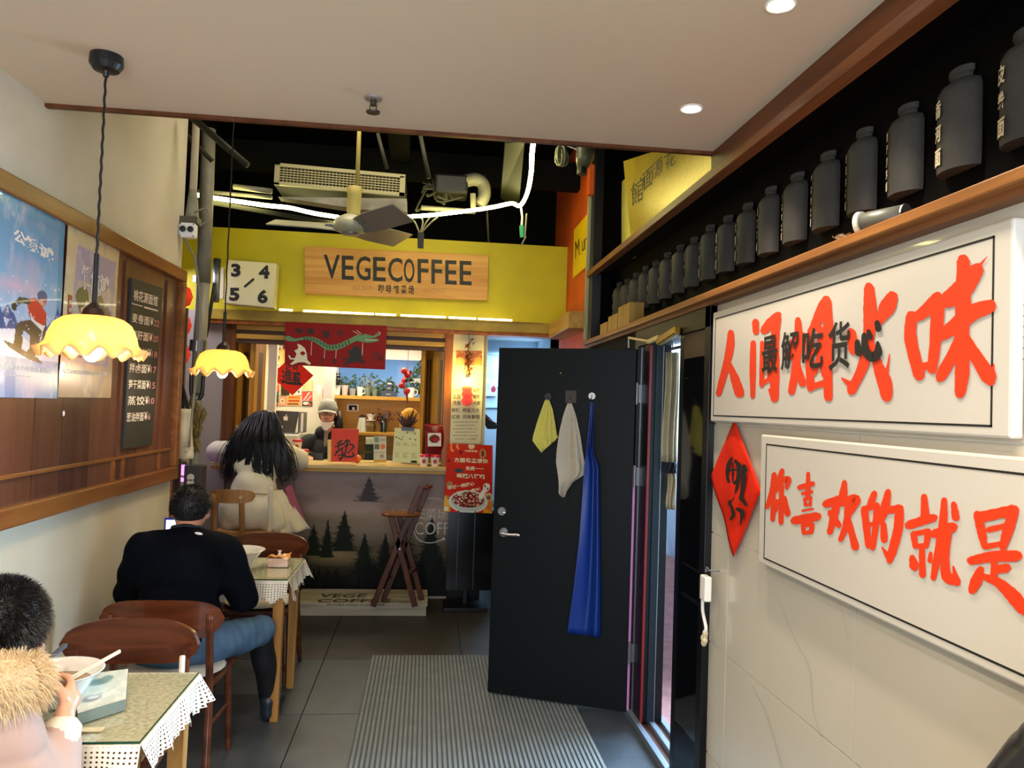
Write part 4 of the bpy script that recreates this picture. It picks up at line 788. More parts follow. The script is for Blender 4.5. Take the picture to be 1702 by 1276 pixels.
for k, (a_, b_, y_, r_, m_, lb) in enumerate([((700, 345), (790, 352), 6.0, .02, M['dusty'], 'dusty horizontal pipe left of the duct elbow'), ((320, 196), (412, 275), 4.6, .02, dk, 'dim slanting pipe in the top left of the void'), ((318, 232), (353, 268), 5.0, .015, dk, 'short slanting pipe behind the tall pipes'),
    ((628, 222), (643, 280), 5, .012, dk, 'thin dark rod hanging left of the duct'), ((699, 226), (713, 296), 5, .014, dk, 'dim hanging rod above the duct cluster'), ((807, 290), (812, 402), 6.1, .008, dk, 'thin rod hanging right of the duct elbow'), ((388, 310), (452, 318), 5.5, .02, M['dusty'], 'dusty horizontal rail left of the air outlet'), ((330, 318), (452, 328), 5.6, .015, M['dusty'], 'lower dusty rail left of the air outlet')]):
    pa_, pb_ = at(*a_, y=y_), at(*b_, y=y_)
    if k == 2: pa_ = pb_+(pa_-pb_)*((3.95-pb_.z)/(pa_.z-pb_.z))
    o = MB().cyl(pa_, pb_, r_, n=10).build('pipe', m_, smooth=True); tag(o, lb, 'pipe', 'pipes in the dark void')
cn = thing('cable_cluster', 'tangle of cables and dark fittings between air outlet and duct elbow', 'cables', at(740, 320, y=6)); t = MB(); rr = random.Random(12)
for i in range(14):
    a_ = (rr.uniform(705, 745), rr.uniform(285, 310)); b_ = (rr.uniform(700, 790), rr.uniform(300, 352)); t.tube(bez([at(*a_, y=6), at((a_[0]+b_[0])/2+rr.uniform(-20, 20), max(a_[1], b_[1])+rr.uniform(0, 10), y=6), at(*b_, y=6)], 5), rr.uniform(.006, .014), 6)
t.build('cables', dk, cn, smooth=True); MB().box(*(lambda p: (p.x-.12, p.x+.14, 5.95, 6.2, p.z-.07, p.z+.08))(at(748, 308, y=6))).build('fitting_box', mat('black fitting', '#15150f', .5), cn, bevel=.02)
pa = thing('power_adapter', 'black power adapter dangling from wires below the light hose', 'adapter', at(699, 410, y=5.9)); U = uy(5.9)
slab([(694, 411), (704, 412), (705, 386), (694, 385)], U, .04, 'adapter', M['dark'], pa, .006); t = MB()
for x0, x1, x2 in ((681, 690, 697), (715, 708, 700), (728, 716, 701), (700, 703, 699)): t.tube(bez([U(x0, 361), U(x1, 370), U(x2, 386)], 5), .006, 6)
t.build('wires', M['dusty'], pa)
gc = thing('green_connector', 'pale grey cable end with a green connector hanging from the hose corner', 'connector', at(869, 390, y=5.7)); U = uy(5.7)
MB().cyl(U(867, 375), U(868, 394), .018, n=8).build('green_end', mat('green plastic', '#2f9c72', .4), gc); MB().tube([U(866, 345), U(868, 360), U(867, 376)], .008, 6).build('wire', M['white'], gc); MB().bar(U(875, 355), U(872, 395), .02, .01).bar(U(874, 393), U(866, 408), .02, .01).build('bracket', M['dusty'], gc)
o = MB().hexa([at(840, 238, y=4.6), at(872, 236, y=4.6), at(862, 345, y=6.2), at(832, 330, y=6.2)], [v+Vector((0, 0, .1)) for v in (at(840, 238, y=4.6), at(872, 236, y=4.6), at(862, 345, y=6.2), at(832, 330, y=6.2))]).build('ceiling_duct', mat('dim olive duct', '#1f2012', .7, spec=.15)); tag(o, 'dim olive duct running above the light hose on the right', 'duct')
sl = thing('track_spotlight', 'dark cylinder spotlight under the white ceiling edge by the orange wall', 'spotlight', at(968, 290, y=4.6)); U = uy(4.6)
MB().tube([U(975, 232), U(972, 262), U(968, 278)], [.06, .058, .035], 16).build('housing', mat('olive grey metal', '#4d4f3c', .4), sl, smooth=True); MB().cyl(U(968, 278), U(967, 290), .032, n=14).build('snoot', M['dark'], sl); MB().cyl(U(975, 240), Vector((U(975, 240).x, 4.6, 3.95)), .01, n=6).build('stem', M['dusty'], sl); MB().bar(U(936, 240), U(958, 248), .006, .006).build('bracket', M['white'], sl)
cw = thing('cable_coil', 'wound bundle of grey cable hanging beside the spotlight', 'cable', at(933, 258, y=4.6)); t = MB(); rr = random.Random(2)
for i in range(9):
    c_ = at(933+rr.uniform(-3, 3), 257+rr.uniform(-4, 6), y=4.6); ax = rr.uniform(0, PI); t.tube([c_+Vector((.035*math.cos(a)*math.cos(ax), .035*math.cos(a)*math.sin(ax), .05*math.sin(a))) for a in [2*PI*k/12 for k in range(13)]], .007, 5)
t.build('coil', mat('grey cable', '#6d6e55', .6), cw, smooth=True)
MB().cyl(at(933, 240, y=4.6), at(933, 200, y=4.6), .005, n=5).build('lead', M['dusty'], cw)
# ================================================================== WHITE CEILING FITTINGS
for i, (x, y) in enumerate(DOWN):
    d = thing('downlight', ['round recessed downlight nearest the dark void on the right', 'round recessed downlight at the top edge of the picture on the right', 'third recessed downlight of the right row, just behind the picture', 'fourth recessed downlight of the right row, farthest behind the picture', 'front recessed downlight of the left row above the picture', 'rear recessed downlight of the left row', 'middle recessed downlight between the rows'][(1, 0, 2, 3, 4, 5, 6)[i]], 'downlight', (x, y, CZ-.004), 0, 'recessed ceiling downlights')
    MB().lathe([(.031, 0), (.041, 0), (.042, -.003), (.038, -.006), (.031, -.004)], (x, y, CZ), 28).build('rim', M['white'], d); MB().lathe([(.001, -.005), (.031, -.005), (.031, -.001), (.001, -.001)], (x, y, CZ), 28).build('diffuser', emis('downlight glow', '#fff4e2', 26), d)
s = thing('sprinkler', 'dark metal fire sprinkler head on the white ceiling', 'sprinkler', at(621, 162, z=CZ)); p = s.location.copy()
dm_ = mat('dark bronze', '#4a403a', .4, metal=.6)
MB().lathe([(.001, 0), (.032, 0), (.03, -.008), (.001, -.01)], p, 24).build('escutcheon', mat('worn ring', '#8d8179', .5), s); MB().cyl(p+Vector((0, 0, -.008)), p+Vector((0, 0, -.03)), .012, n=12).bar(p+Vector((-.012, 0, -.03)), p+Vector((-.01, 0, -.052)), .004, .004).bar(p+Vector((.012, 0, -.03)), p+Vector((.01, 0, -.052)), .004, .004).build('body', dm_, s)
MB().lathe([(.001, -.052), (.026, -.052), (.024, -.057), (.001, -.057)], p, 16).build('deflector', dm_, s)
# ================================================================== PENDANT LAMPS
shm = bpy.data.materials.new('cream glass shade'); shm.use_nodes = True; nt = shm.node_tree; nt.nodes.clear()
o_ = nt.nodes.new('ShaderNodeOutputMaterial'); tl = nt.nodes.new('ShaderNodeBsdfTranslucent'); df_ = nt.nodes.new('ShaderNodeBsdfDiffuse'); gl_ = nt.nodes.new('ShaderNodeBsdfGlossy'); mx = nt.nodes.new('ShaderNodeMixShader'); m2 = nt.nodes.new('ShaderNodeMixShader')
tl.inputs[0].default_value = (*lin('#ffd28a'), 1); df_.inputs[0].default_value = (*lin('#f2dca4'), 1); gl_.inputs[1].default_value = .25; mx.inputs[0].default_value = .55; m2.inputs[0].default_value = .05
nt.links.new(tl.outputs[0], mx.inputs[2]); nt.links.new(df_.outputs[0], mx.inputs[1]); nt.links.new(mx.outputs[0], m2.inputs[1]); nt.links.new(gl_.outputs[0], m2.inputs[2]); nt.links.new(m2.outputs[0], o_.inputs[0])
def pendant(x, y, ztop, R, label, full=True):
    zr = 1.81; p = Vector((x, y, zr)); t_ = thing('pendant_lamp', label, 'pendant lamp', (x, y, 1.76), 0, 'cream glass pendant lamps over the tables')
    zc = zr+.125
    MB().lathe([(.0, 0), (.05, 0), (.052, -.03), (.04, -.048), (.012, -.052), (.008, -.07), (.001, -.07)], (x, y, ztop), 28).build('canopy', M['dark'], t_, smooth=False)
    MB().tube([(x+math.sin(k*1.3)*.0012, y+math.cos(k*1.3)*.0012, ztop-.06-(ztop-.06-zc-.17)*k/60) for k in range(61)], .0042, 6).build('cord', M['cordm'], t_)
    MB().cyl((x, y, zc+.01), (x, y, zc+.2), .008, n=10).build('stem', M['cordm'], t_); MB().lathe([(.01, .04), (.03, .02), (.038, 0), (.03, -.01)], (x, y, zc), 20).build('socket', mat('dark brown socket', '#2a1a12', .4), t_)
    nu, nv = 96, 16
    def f(u, v):
        th_ = u*2*PI; prof = [(0, .038), (.12, .6), (.3, .78), (.55, .88), (.8, .94), (.93, 1.0), (1, 1.12)]
        for k in range(len(prof)-1):
            if prof[k][0] <= v <= prof[k+1][0]: q = (v-prof[k][0])/(prof[k+1][0]-prof[k][0]); r = prof[k][1]+(prof[k+1][1]-prof[k][1])*q; break
        if v < .12: r = .2+(.6-.2)*(v/.12)**.6
        w_ = max(0, (v-.72)/.28)**1.5; rr_ = R*r*.88*(1+.06*w_*math.cos(12*th_)); z = zr+.125*(1-v**1.25)+w_*.016*math.cos(12*th_)-.002
        return Vector((x+rr_*math.cos(th_), y+rr_*math.sin(th_), z))
    MB().sheet(f, nu, nv, .0025).build('shade', shm, t_, smooth=True)
    c_ = Vector((x, y, zr+.006)); MB().ell(c_, (.028, .028, .034)).build('bulb', emis('bulb warm glow', '#fff0c8', 25), t_, smooth=True)
    point('pendant_lamp_light', c_+Vector((0, 0, -.05)), 2.6, (1, .8, .55), .03)
    point('pendant_shade_light', c_+Vector((0, 0, .045)), 2.2, (1, .84, .6), .02)
    return t_
pendant(-1.085, 2.63, CZ, .165, 'nearer and larger cream scalloped glass pendant lamp over the front table')
pendant(-1.075, 4.2, 3.95, .165, 'farther cream scalloped glass pendant lamp over the second table')
# ================================================================== PANELLED BOARD ON THE LEFT WALL
XB = L+.02; U = ux(XB)
bd = thing('wall_board', 'large framed walnut board on the left wall carrying posters and menu', 'board', (XB, 3.2, 1.2))
y0, y1, z0, z1 = 1.0, 4.78, 1.235, 2.43
MB().box(L, L+.012, y0, y1, z0, z1).build('backing', M['plankV'], bd)
k = 0; y = y1-.09
while y > y0+.1:
    w_ = [.22, .3, .24, .33, .27][k % 5]; c = ['#5f3c31', '#694334', '#573630', '#70483c', '#523229'][k % 5]; c2 = ['#54321f', '#5b3721', '#472a1f', '#5e3a28', '#432820'][k % 5]
    MB().box(L+.012, L+.02+.001*(k % 3), max(y-w_, y0)+.002, y-.002, z0, z1).build('plank', wood('walnut plank %d' % k, c, c2, 2, .28, 1.3, .15), bd); y -= w_; k += 1
fw_ = .085
for nm, a_ in (('frame_rail', (L, L+.05, y0, y1, z1-.07, z1)), ('frame_rail', (L, L+.05, y0, y1, z0-.045, z0+.03)), ('frame_stile', (L, L+.05, y1-.06, y1, z0+.03, z1-.07)), ('frame_stile', (L, L+.05, y0, y0+.08, z0+.03, z1-.07))): MB().box(*a_).build(nm, M['frameW'], bd, bevel=.006)
MB().box(L+.02, L+.034, y0, y1-.1, z0+.13, z0+.145).build('rail_bead', M['frameW'], bd, bevel=.002)
for yy_ in (4.5, 3.98, 3.86): MB().box(L+.02, L+.032, yy_-.012, yy_+.012, z0+.03, z0+.13).build('muntin', M['frameW'], bd)
MB().box(L+.02, L+.03, 4.5, 4.56, z0+.14, z1-.1).box(L+.02, L+.03, 3.9, 3.94, z0+.14, z1-.1).build('cover_strip', M['plankV'], bd)
# posters
XP = L+.027; U = ux(XP)
def poster_f(q, wv, xs=XP):
    TL, TR, BR, BL = q; Uq = ux(xs)
    def f(u, v):
        a = ((TL[0]*(1-u)+TR[0]*u)*(1-v)+(BL[0]*(1-u)+BR[0]*u)*v, (TL[1]*(1-u)+TR[1]*u)*(1-v)+(BL[1]*(1-u)+BR[1]*u)*v)
        p = Uq(*a); p.x += wv*(1+math.sin(u*4+v*2.5)*.7+.5*math.sin(v*11+u*3)); return p
    return f
p1 = thing('snowboard_poster', 'blue glossy poster of a snowboarder in a red shirt on the walnut board', 'poster', U(50, 660)); f1 = poster_f([(-14, 302), (109, 362), (93, 662), (-14, 660)], .0025)
P = Pic(110, 260, '#6f9ec4').grad(0, '#3f93b8', .1, '#4c8fbc').grad(.1, '#5b94bd', .45, '#7fb4dd').grad(.45, '#86b2dc', .75, '#b9cbe8').grad(.75, '#cfd4e6', 1, '#9aa6c8').rect(0, .78, 1, 1, '#8296c0', .55)
P.noise(.4, '#d8c0d0', 4, .1, 3).ell(.35, .45, .5, .06, '#d9b8cc', 1, .8).rect(.93, 0, 1, 1, '#2f8cb4', .7).rect(.2, .8, .36, 1, '#3f62a8', .5)
for x, y, h in ((.1, .56, .14), (.3, .58, .1), (.02, .62, .15), (.95, .5, .2), (.22, .55, .07)):
    P.poly([(x, y), (x+.13, y+h), (x-.13, y+h)], '#2d4f8e')
P.poly([(.8, .62), (1, .52), (1, .72), (.75, .72)], '#3c5ba8').poly([(0, .68), (.35, .66), (.6, .73), (1, .68), (1, .8), (0, .8)], '#dfe2ee').noise(.25, '#ffffff', 9, .3, 5)
P.ell(.72, .47, .075, .035, '#234a86').ell(.73, .495, .05, .02, '#c0505a').ell(.7, .505, .045, .018, '#d8a890')
P.poly([(.5, .5), (.62, .485), (.72, .515), (.79, .55), (.79, .61), (.66, .63), (.55, .59), (.52, .56)], '#cc2a20').line(.52, .51, .4, .515, .035, '#3c3034').line(.4, .515, .33, .545, .03, '#2c262a').ell(.31, .555, .04, .02, '#1c1a20').line(.78, .61, .76, .7, .022, '#3a3036').ell(.73, .72, .03, .02, '#1c1a20')
P.poly([(.55, .57), (.62, .6), (.77, .62), (.74, .66), (.6, .63)], '#e6e2e6').poly([(.4, .62), (.56, .6), (.74, .645), (.68, .75), (.56, .75), (.56, .68), (.46, .66), (.45, .73), (.32, .73), (.34, .65)], '#2f2a30').ell(.38, .74, .07, .02, '#1a1a20').ell(.6, .765, .07, .02, '#1a1a20').poly([(.15, .725), (.3, .735), (.7, .79), (.78, .82), (.55, .8), (.25, .755)], '#3a3c44')
rr = random.Random(1)
for i in range(60): P.ell(rr.random(), rr.uniform(.4, .8), .008, .004, '#ffffff', 0, .8)
P.panel('print', f1, VCG, p1); t = MB()
def ptx(mb, f, s_, x0, y0, x1, y1, dy=0, bold=.02, off=.0015):
    v_, f_ = glyph(s_, bold); mb.add([f(x0+(x1-x0)*a, y1-(y1-y0)*b_+dy*a)+Vector((off, 0, 0)) for a, b_ in v_], f_)
ptx(t, f1, '公', .28, .17, .46, .235, .01, .04); ptx(t, f1, '筑诚', .44, .18, .86, .25, .02, .04); ptx(t, f1, '新篇开启知识产权强国建设新', -.02, .838, .88, .866); ptx(t, f1, '让知识更有价值', .2, .885, .6, .895); t.build('lettering', M['paper'], p1)
p2 = thing('children_poster', 'beige poster of a green haired child in red beside the snowboard poster', 'poster', U(150, 660)); f2 = poster_f([(112, 372), (199, 408), (183, 661), (95, 660)], .002)
P = Pic(84, 220, '#cfc3a2').grad(0, '#cbbf98', .6, '#d2c2a4').grad(.6, '#cfb596', 1, '#c6a888').poly([(.2, .1), (.95, .12), (.9, .8), (.15, .78)], '#a9a0bc').poly([(.25, .3), (.9, .3), (.86, .78), (.18, .78)], '#b8aca8').noise(.5, '#8f86a0', 5, .2, 8)
P.ell(.38, .42, .1, .09, '#4a4c34').ell(.42, .47, .09, .06, '#e2c0a0').ell(.33, .4, .1, .06, '#474a32').poly([(.2, .55), (.36, .5), (.5, .56), (.5, .75), (.16, .75)], '#b0274c').poly([(.2, .66), (.45, .68), (.4, .76), (.15, .76)], '#5a3f8c').ell(.68, .44, .1, .09, '#7a5a4a').ell(.64, .5, .08, .05, '#e2c0a0').ell(.82, .5, .09, .08, '#8a6a58').poly([(.55, .58), (.85, .56), (.86, .76), (.5, .76)], '#d9cfc8').rect(.08, .4, .17, .72, '#8f2a2c').noise(.2, '#ffffff', 9, .3, 2)
P.panel('print', f2, VCG, p2); t = MB(); ptx(t, f2, '惟信诚', .3, .2, .84, .31, .03, .04); ptx(t, f2, '诚筑强国梦', .35, .3, .7, .35, .02, .03); ptx(t, f2, '新篇开启知识产权强国', .05, .835, .9, .86)
for i, ch in enumerate('知识产权强国'): ptx(t, f2, ch, .1, .43+i*.045, .15, .455+i*.045)
t.build('lettering', M['paper'], p2)
# chalkboard
cbk = thing('chalkboard_menu', 'narrow black chalk menu board with noodle prices beside the posters', 'chalkboard', U(230, 744)); q = [(205, 746), (253, 739), (271, 479), (220, 462)]
slab(q, ux(L+.042), .014, 'slate', mat('slate', '#1c1d1c', .6, c2='#26282a', vs=4), cbk, 0, (-1, 0, 0))
def cq(u, v): return ux(L+.0435)(220*(1-u)*(1-v)+271*u*(1-v)+253*u*v+205*(1-u)*v, 462*(1-u)*(1-v)+479*u*(1-v)+739*u*v+746*(1-u)*v)
t = MB(); tr_ = MB()
def ct_(mb, s_, x0, y0, x1, y1, dy=0):
    v_, f_ = glyph(s_, .008); mb.add([cq(x0+(x1-x0)*a, y1-(y1-y0)*b_+dy*a) for a, b_ in v_], f_)
ct_(t, '桃花源面馆', .08, .06, .86, .125, .0); brush(t, [([(.1*1, 0), (.2, 0)], .01)], lambda a, b_: cq(.05+a*4, .15+b_)); ct_(t, '一', .02, .145, .38, .15); ct_(t, '一', .55, .148, .9, .153)
for i, (nm, pr_) in enumerate([('麦卷面', '22'), ('猪肝面', '20'), ('片儿川', '18'), ('拌卤面', '17'), ('笋干菜面', '15'), ('蒸饺', '10'), ('葱油拌面', '6')]):
    v0 = .2+i*.098; n_ = len(nm); ct_(t, nm, .06, v0, .64, v0+.055); ct_(t, '¥', .66, v0, .76, v0+.05); ct_(tr_, pr_, .78, v0+.01, .78+.09*len(pr_), v0+.05)
t.build('chalk_writing', M['chalk'], cbk); tr_.build('chalk_prices', mat('pink chalk', '#c98a92', .9), cbk)
o = MB().ell(ux(L+.03)(106, 687), (.004, .006, .012), 8, 6).build('wall_hook', M['white']); tag(o, 'tiny white hook on the walnut board below the posters', 'hook')
# ================================================================== PIPES AND CLUTTER AT THE WALL END
cp_ = thing('conduit', 'pale conduit with a collar running down the end of the left wall', 'conduit', (-1.44, 4.86, 2.5))
MB().tube([(-1.462, 4.85, 3.9), (-1.462, 4.85, 2.72)], .022, 12).build('conduit_tube', mat('pale conduit', '#b0a78c', .5), cp_, smooth=True); MB().lathe([(.034, 0), (.04, .1), (.03, .2), (.024, .26)], (-1.462, 4.85, 2.68), 16).build('collar', M['dusty'], cp_, smooth=True)
sb_ = thing('beam_detector', 'square white sensor box with two round lenses and coiled wires', 'sensor', (-1.44, 4.72, 2.6)); c_ = at(312, 383, y=4.75)
MB().box(c_.x-.048, c_.x+.048, 4.73, 4.79, c_.z-.045, c_.z+.045).build('case', M['white'], sb_, bevel=.012)
t = MB(); [t.lathe([(.018, 0), (.018, .008), (.001, .01)], (c_.x+s_*.022, 4.73, c_.z+.004), 18, A=Matrix.Rotation(PI/2, 3, 'X')) for s_ in (-1, 1)]; t.build('lens', M['dark'], sb_)
t = MB(); [t.ell((c_.x+a_*.038, 4.729, c_.z+b_*.036), .004, 8, 6) for a_ in (-1, 1) for b_ in (-1, 1)]; t.build('screws', M['dark'], sb_)
MB().box(c_.x-.055, c_.x+.055, 4.74, 4.83, c_.z+.045, c_.z+.085).build('bracket', mat('dirty bracket', '#4f4b34', .6), sb_)
t = MB(); rr = random.Random(6)
for i in range(4): cc = Vector((c_.x-.075+rr.uniform(-.01, .01), 4.79, c_.z+.04)); t.tube([cc+Vector((.035*math.cos(a), .01*i, .055*math.sin(a)+rr.uniform(-.004, .004))) for a in [2*PI*k/14 for k in range(15)]], .004, 5)
t.tube(bez([c_+Vector((.02, .04, .12)), c_+Vector((.09, .05, .15)), c_+Vector((.1, .05, .08)), c_+Vector((.05, .04, .04))], 5), .006, 6); t.tube(bez([c_+Vector((-.02, 0, -.045)), c_+Vector((.03, .1, -.2)), c_+Vector((.05, .15, -.6)), c_+Vector((.02, .15, -1.3))], 8), .008, 6); t.build('wires', mat('grey wire', '#7d7962', .6), sb_, smooth=True)
for k, (px_a, px_b, y_, r_, lb, m_) in enumerate([((347, 215), (338, 470), 5.2, .045, 'thick dusty upper pipe left of the pendant cord', M['dusty']), ((338, 470), (327, 660), 5.2, .042, 'thick grey lower pipe behind the farther pendant lamp', mat('grey pipe', '#8d8776', .45)), ((357, 470), (342, 560), 5.24, .012, 'thin dark pipe right of the thick pipe', dk)]):
    o = MB().tube([at(*px_a, y=y_), at(*px_b, y=y_)], r_, 16).build('pipe', m_, smooth=True); tag(o, lb, 'pipe', 'upright pipes beside the wall end')
tr2 = thing('drain_trap', 'grey pipe coupling with a curved black hose below the thick pipe', 'pipe', at(330, 680, y=5.15)); U = uy(5.15)
MB().cyl(U(331, 566), U(329, 584), .055, n=16).build('coupling', M['steel'], tr2); MB().tube(bez([U(318, 620), U(318, 652), U(327, 668), U(336, 652), U(338, 625)], 6), .012, 8).build('hose', M['dark'], tr2, smooth=True); MB().cyl(U(328, 665), Vector((U(322, 790).x, 5.16, 0)), .03, n=12).build('lower_pipe', M['dusty'], tr2)
MB().bar(U(325, 654), U(340, 656), .008, .008).build('clip', M['dark'], tr2)
st = MB().box(-1.72, -1.69, 5.6, 5.63, 0, 2.3).build('stand_post', mat('brown post', '#5a4636', .5)); tag(st, 'thin brown upright post left of the thick pipe', 'post')
for i, (py, lb) in enumerate(((492, 'topmost red paper lantern behind the board frame'), (540, 'middle red paper lantern behind the board frame'), (588, 'lowest red paper lantern behind the board frame'))):
    c_ = at(298-i*2, py, y=5.9); ln = thing('red_lantern', lb, 'lantern', c_-Vector((0, 0, .08)), 0, 'string of red lanterns'); t = MB()
    t.lathe([(.03, -.085), (.075, -.06), (.095, 0), (.075, .06), (.03, .085)], c_, 24); t.build('body', mat('lantern red', '#d8321c', .5, emit='#d8321c', es=.25), ln, smooth=True); MB().cyl(c_+Vector((0, 0, -.09)), c_+Vector((0, 0, -.1)), .03, n=14).cyl(c_+Vector((0, 0, .085)), c_+Vector((0, 0, .098)), .03, n=14).build('rim', M['dark'], ln); MB().cyl(c_+Vector((0, 0, .09)), c_+Vector((0, 0, .11)), .003, n=5).build('cord', M['dark'], ln)
to = thing('tote_bag', 'cream canvas tote bag with black straps hanging at the end of the left wall', 'tote bag', at(307, 760, y=5.02)); U = uy(5.02)
MB().sheet(lambda u, v: U(292+(319-292)*u+3*v*u, 680+82*v)+Vector((0, .03*math.sin(PI*u)*-1+.01*math.sin(v*9), 0)), 8, 12, .02).build('bag', mat('canvas', '#d0c5a6', .8, bump=.3, bs=14), to, smooth=True)
for a_, b_ in (((298, 632), (304, 682)), ((299, 630), (313, 682))): MB().bar(U(*a_), U(*b_), .025, .006, (0, 1, 0)).build('strap', M['dark'], to)
t = MB(); brush(t, [([(303, 745), (309, 741), (315, 747)], 1), ([(306, 752), (312, 750)], 1), ([(311, 735), (316, 738)], 1)], uy(4.98)); t.build('print', mat('pink print', '#a87870', .7), to)
pj = thing('quilted_jacket', 'pale quilted jacket hanging half hidden behind the board frame', 'jacket', at(298, 770, y=5.7)); U = uy(5.7)
MB().sheet(lambda u, v: U(280+32*u*(.7+.3*v), 712+60*v)+Vector((0, -.03*abs(math.sin(v*5*PI)), 0)), 8, 30, .03).build('body', mat('pale beige quilt', '#b9a58f', .7), pj, smooth=True)
sc_ = thing('magenta_screen', 'small glowing magenta screen low behind the wall end', 'screen', at(298, 790, y=6.2)); slab([(292, 800), (306, 800), (306, 768), (292, 768)], uy(6.2), .02, 'panel', emis('magenta glow', '#c070e8', 2.2), sc_); slab([(291, 806), (307, 806), (307, 800.5), (291, 800.5)], uy(6.19), .03, 'bezel', M['white'], sc_); slab([(292, 792), (306, 794), (306, 790), (292, 788)], uy(6.185), .004, 'stripe', mat('white stripe', '#f0e0f8', .5), sc_)
kx = at(318, 800, y=4.98); sp = thing('speaker_box', 'dark box with a white double ring badge under the dried plant', 'speaker', (kx.x, 4.98, .0))
zt_ = at(318, 774, y=4.98).z; xa, xb = at(305, 800, y=4.98).x, at(334, 800, y=4.98).x
MB().box(xa, xb, 4.98, 5.1, zt_-.42, zt_).build('case', mat('dark brown case', '#28221f', .5), sp, bevel=.004); MB().box((xa+xb)/2-.02, (xa+xb)/2+.02, 5.02, 5.06, 0, zt_-.42).build('stand', M['dark'], sp); t = MB()
for dz in (.0, -.035): t.lathe([(.022, 0), (.022, .003), (.001, .003)], at(317, 793, y=4.978)+Vector((0, 0, dz)), 18, A=Matrix.Rotation(PI/2, 3, 'X'))
t.build('badge', mat('white badge', '#b9b0a6', .5), sp)
dr_ = thing('dried_leaves', 'bunch of olive dried leaves hanging from the pipe over the dark box', 'dried plant', at(330, 720, y=5.1)); t = MB(); rr = random.Random(14); U = uy(5.1)
for i in range(26):
    f_ = i/26; px, py = 324+rr.uniform(-6, 14), 672+f_*78; c_ = U(px, py); d = Vector((rr.uniform(-.6, .6), rr.uniform(-.4, .2), -1)).normalized(); l = rr.uniform(.03, .06); e = d.cross(Vector((0, 1, rr.uniform(-.4, .4)))).normalized()*l*.42
    t.add([c_-d*l, c_+e-d*l*.2, c_+d*l, c_-e-d*l*.2, c_+Vector((0, -.015, 0))], [(0, 1, 4), (1, 2, 4), (2, 3, 4), (3, 0, 4)])
t.build('leaves', mat('olive dried leaf', '#6f6128', .7, c2='#4c3a1c', vs=14), dr_); MB().tube([U(326, 668), U(327, 700), U(324, 745)], .004, 5).build('stem', M['trimW'], dr_)
# ================================================================== RIGHT WALL: SIGN BOARDS
def Z6(p): return (1160+p[0]*.31845, 340+p[1]*.31845)
def Z7(p): return (1160+p[0]*.31845, 680+p[1]*.31845)
def zs(S, Z): return [([Z(p) for p in pts], [w_*.31845*1.27 for w_ in (wd if hasattr(wd, '__len__') else [wd]*len(pts))]) for pts, wd in S]
XS = 1.168
def signboard(name, label, q, line, yfar, ynear):
    s = thing(name, label, 'sign', (XS, 2.2, q[0]))
    MB().box(XS, Rx-.001, ynear, yfar, q[0], q[1]).build('board', mat('white sign board', '#c9c4b8', .35), s, bevel=.006)
    z0, z1, ya, yb_ = line; t = MB()
    for a_ in ((ya, yb_, z0, z0+.005), (ya, yb_, z1-.005, z1), (ya, ya+.005, z0, z1), (yb_-.005, yb_, z0, z1)): t.box(XS-.0008, XS, *a_)
    t.build('border_line', M['ink'], s); return s
s1 = signboard('slogan_sign', 'upper white board with five large orange brushed characters', (1.65, 2.1), (1.672, 2.073, 1.475, 3.035), 3.065, 1.425)
S = [([(172, 668), (168, 740), (145, 850), (108, 985)], [26, 34, 30, 26]), ([(158, 820), (190, 900), (218, 985)], [16, 34, 40]),
 ([(300, 612), (303, 665)], [30, 26]), ([(288, 720), (286, 860), (286, 1000)], [22, 26, 20]), ([(345, 655), (385, 615), (418, 575)], [34, 46, 30]), ([(412, 590), (402, 700), (400, 860), (400, 1010)], [38, 34, 40, 36]), ([(372, 965), (398, 1010)], [10, 26]), ([(335, 720), (333, 940)], [18, 22]), ([(338, 735), (380, 720)], 18), ([(375, 720), (372, 910)], 18), ([(338, 830), (376, 815)], 16), ([(338, 930), (376, 910)], 18),
 ([(522, 600), (524, 700), (510, 850), (488, 975)], [24, 34, 34, 30]), ([(488, 715), (478, 800)], [20, 28]), ([(550, 680), (545, 760)], [24, 22]), ([(520, 830), (545, 930)], [20, 34]), ([(590, 650), (583, 800), (588, 955)], [26, 36, 34]), ([(600, 645), (640, 570), (665, 510)], [30, 50, 46]), ([(668, 500), (680, 640), (676, 820), (680, 1005)], [44, 42, 38, 36]), ([(595, 950), (680, 925)], [26, 28]), ([(605, 770), (665, 740)], 24), ([(635, 640), (638, 760), (610, 880)], [26, 24, 18]), ([(635, 800), (660, 890)], [20, 22]),
 ([(893, 430), (898, 560), (890, 700), (862, 840), (800, 970)], [40, 56, 46, 44, 40]), ([(1015, 480), (985, 540), (945, 610)], [50, 66, 34]), ([(800, 670), (815, 760)], [42, 44]), ([(750, 905), (790, 935)], [6, 26]), ([(905, 720), (940, 840), (975, 930), (985, 1000)], [24, 44, 60, 48]), ([(1000, 780), (985, 880)], [4, 14]),
 ([(1115, 580), (1110, 700), (1155, 890)], [46, 52, 48]), ([(1115, 600), (1180, 560), (1250, 480)], [34, 50, 44]), ([(1252, 490), (1245, 660), (1222, 860)], [56, 52, 40]), ([(1150, 850), (1225, 835)], [30, 34]),
 ([(1300, 500), (1380, 440), (1455, 340)], [70, 84, 62]), ([(1385, 290), (1385, 480), (1375, 700), (1380, 860), (1368, 985)], [52, 64, 60, 60, 44]), ([(1275, 680), (1360, 620), (1440, 560), (1525, 530)], [50, 66, 66, 58]), ([(1370, 690), (1320, 800), (1265, 900)], [40, 48, 46]), ([(1395, 690), (1450, 790), (1520, 900)], [36, 52, 66]), ([(1528, 925), (1545, 830)], [36, 4]), ([(1460, 330), (1510, 270)], [16, 2])]
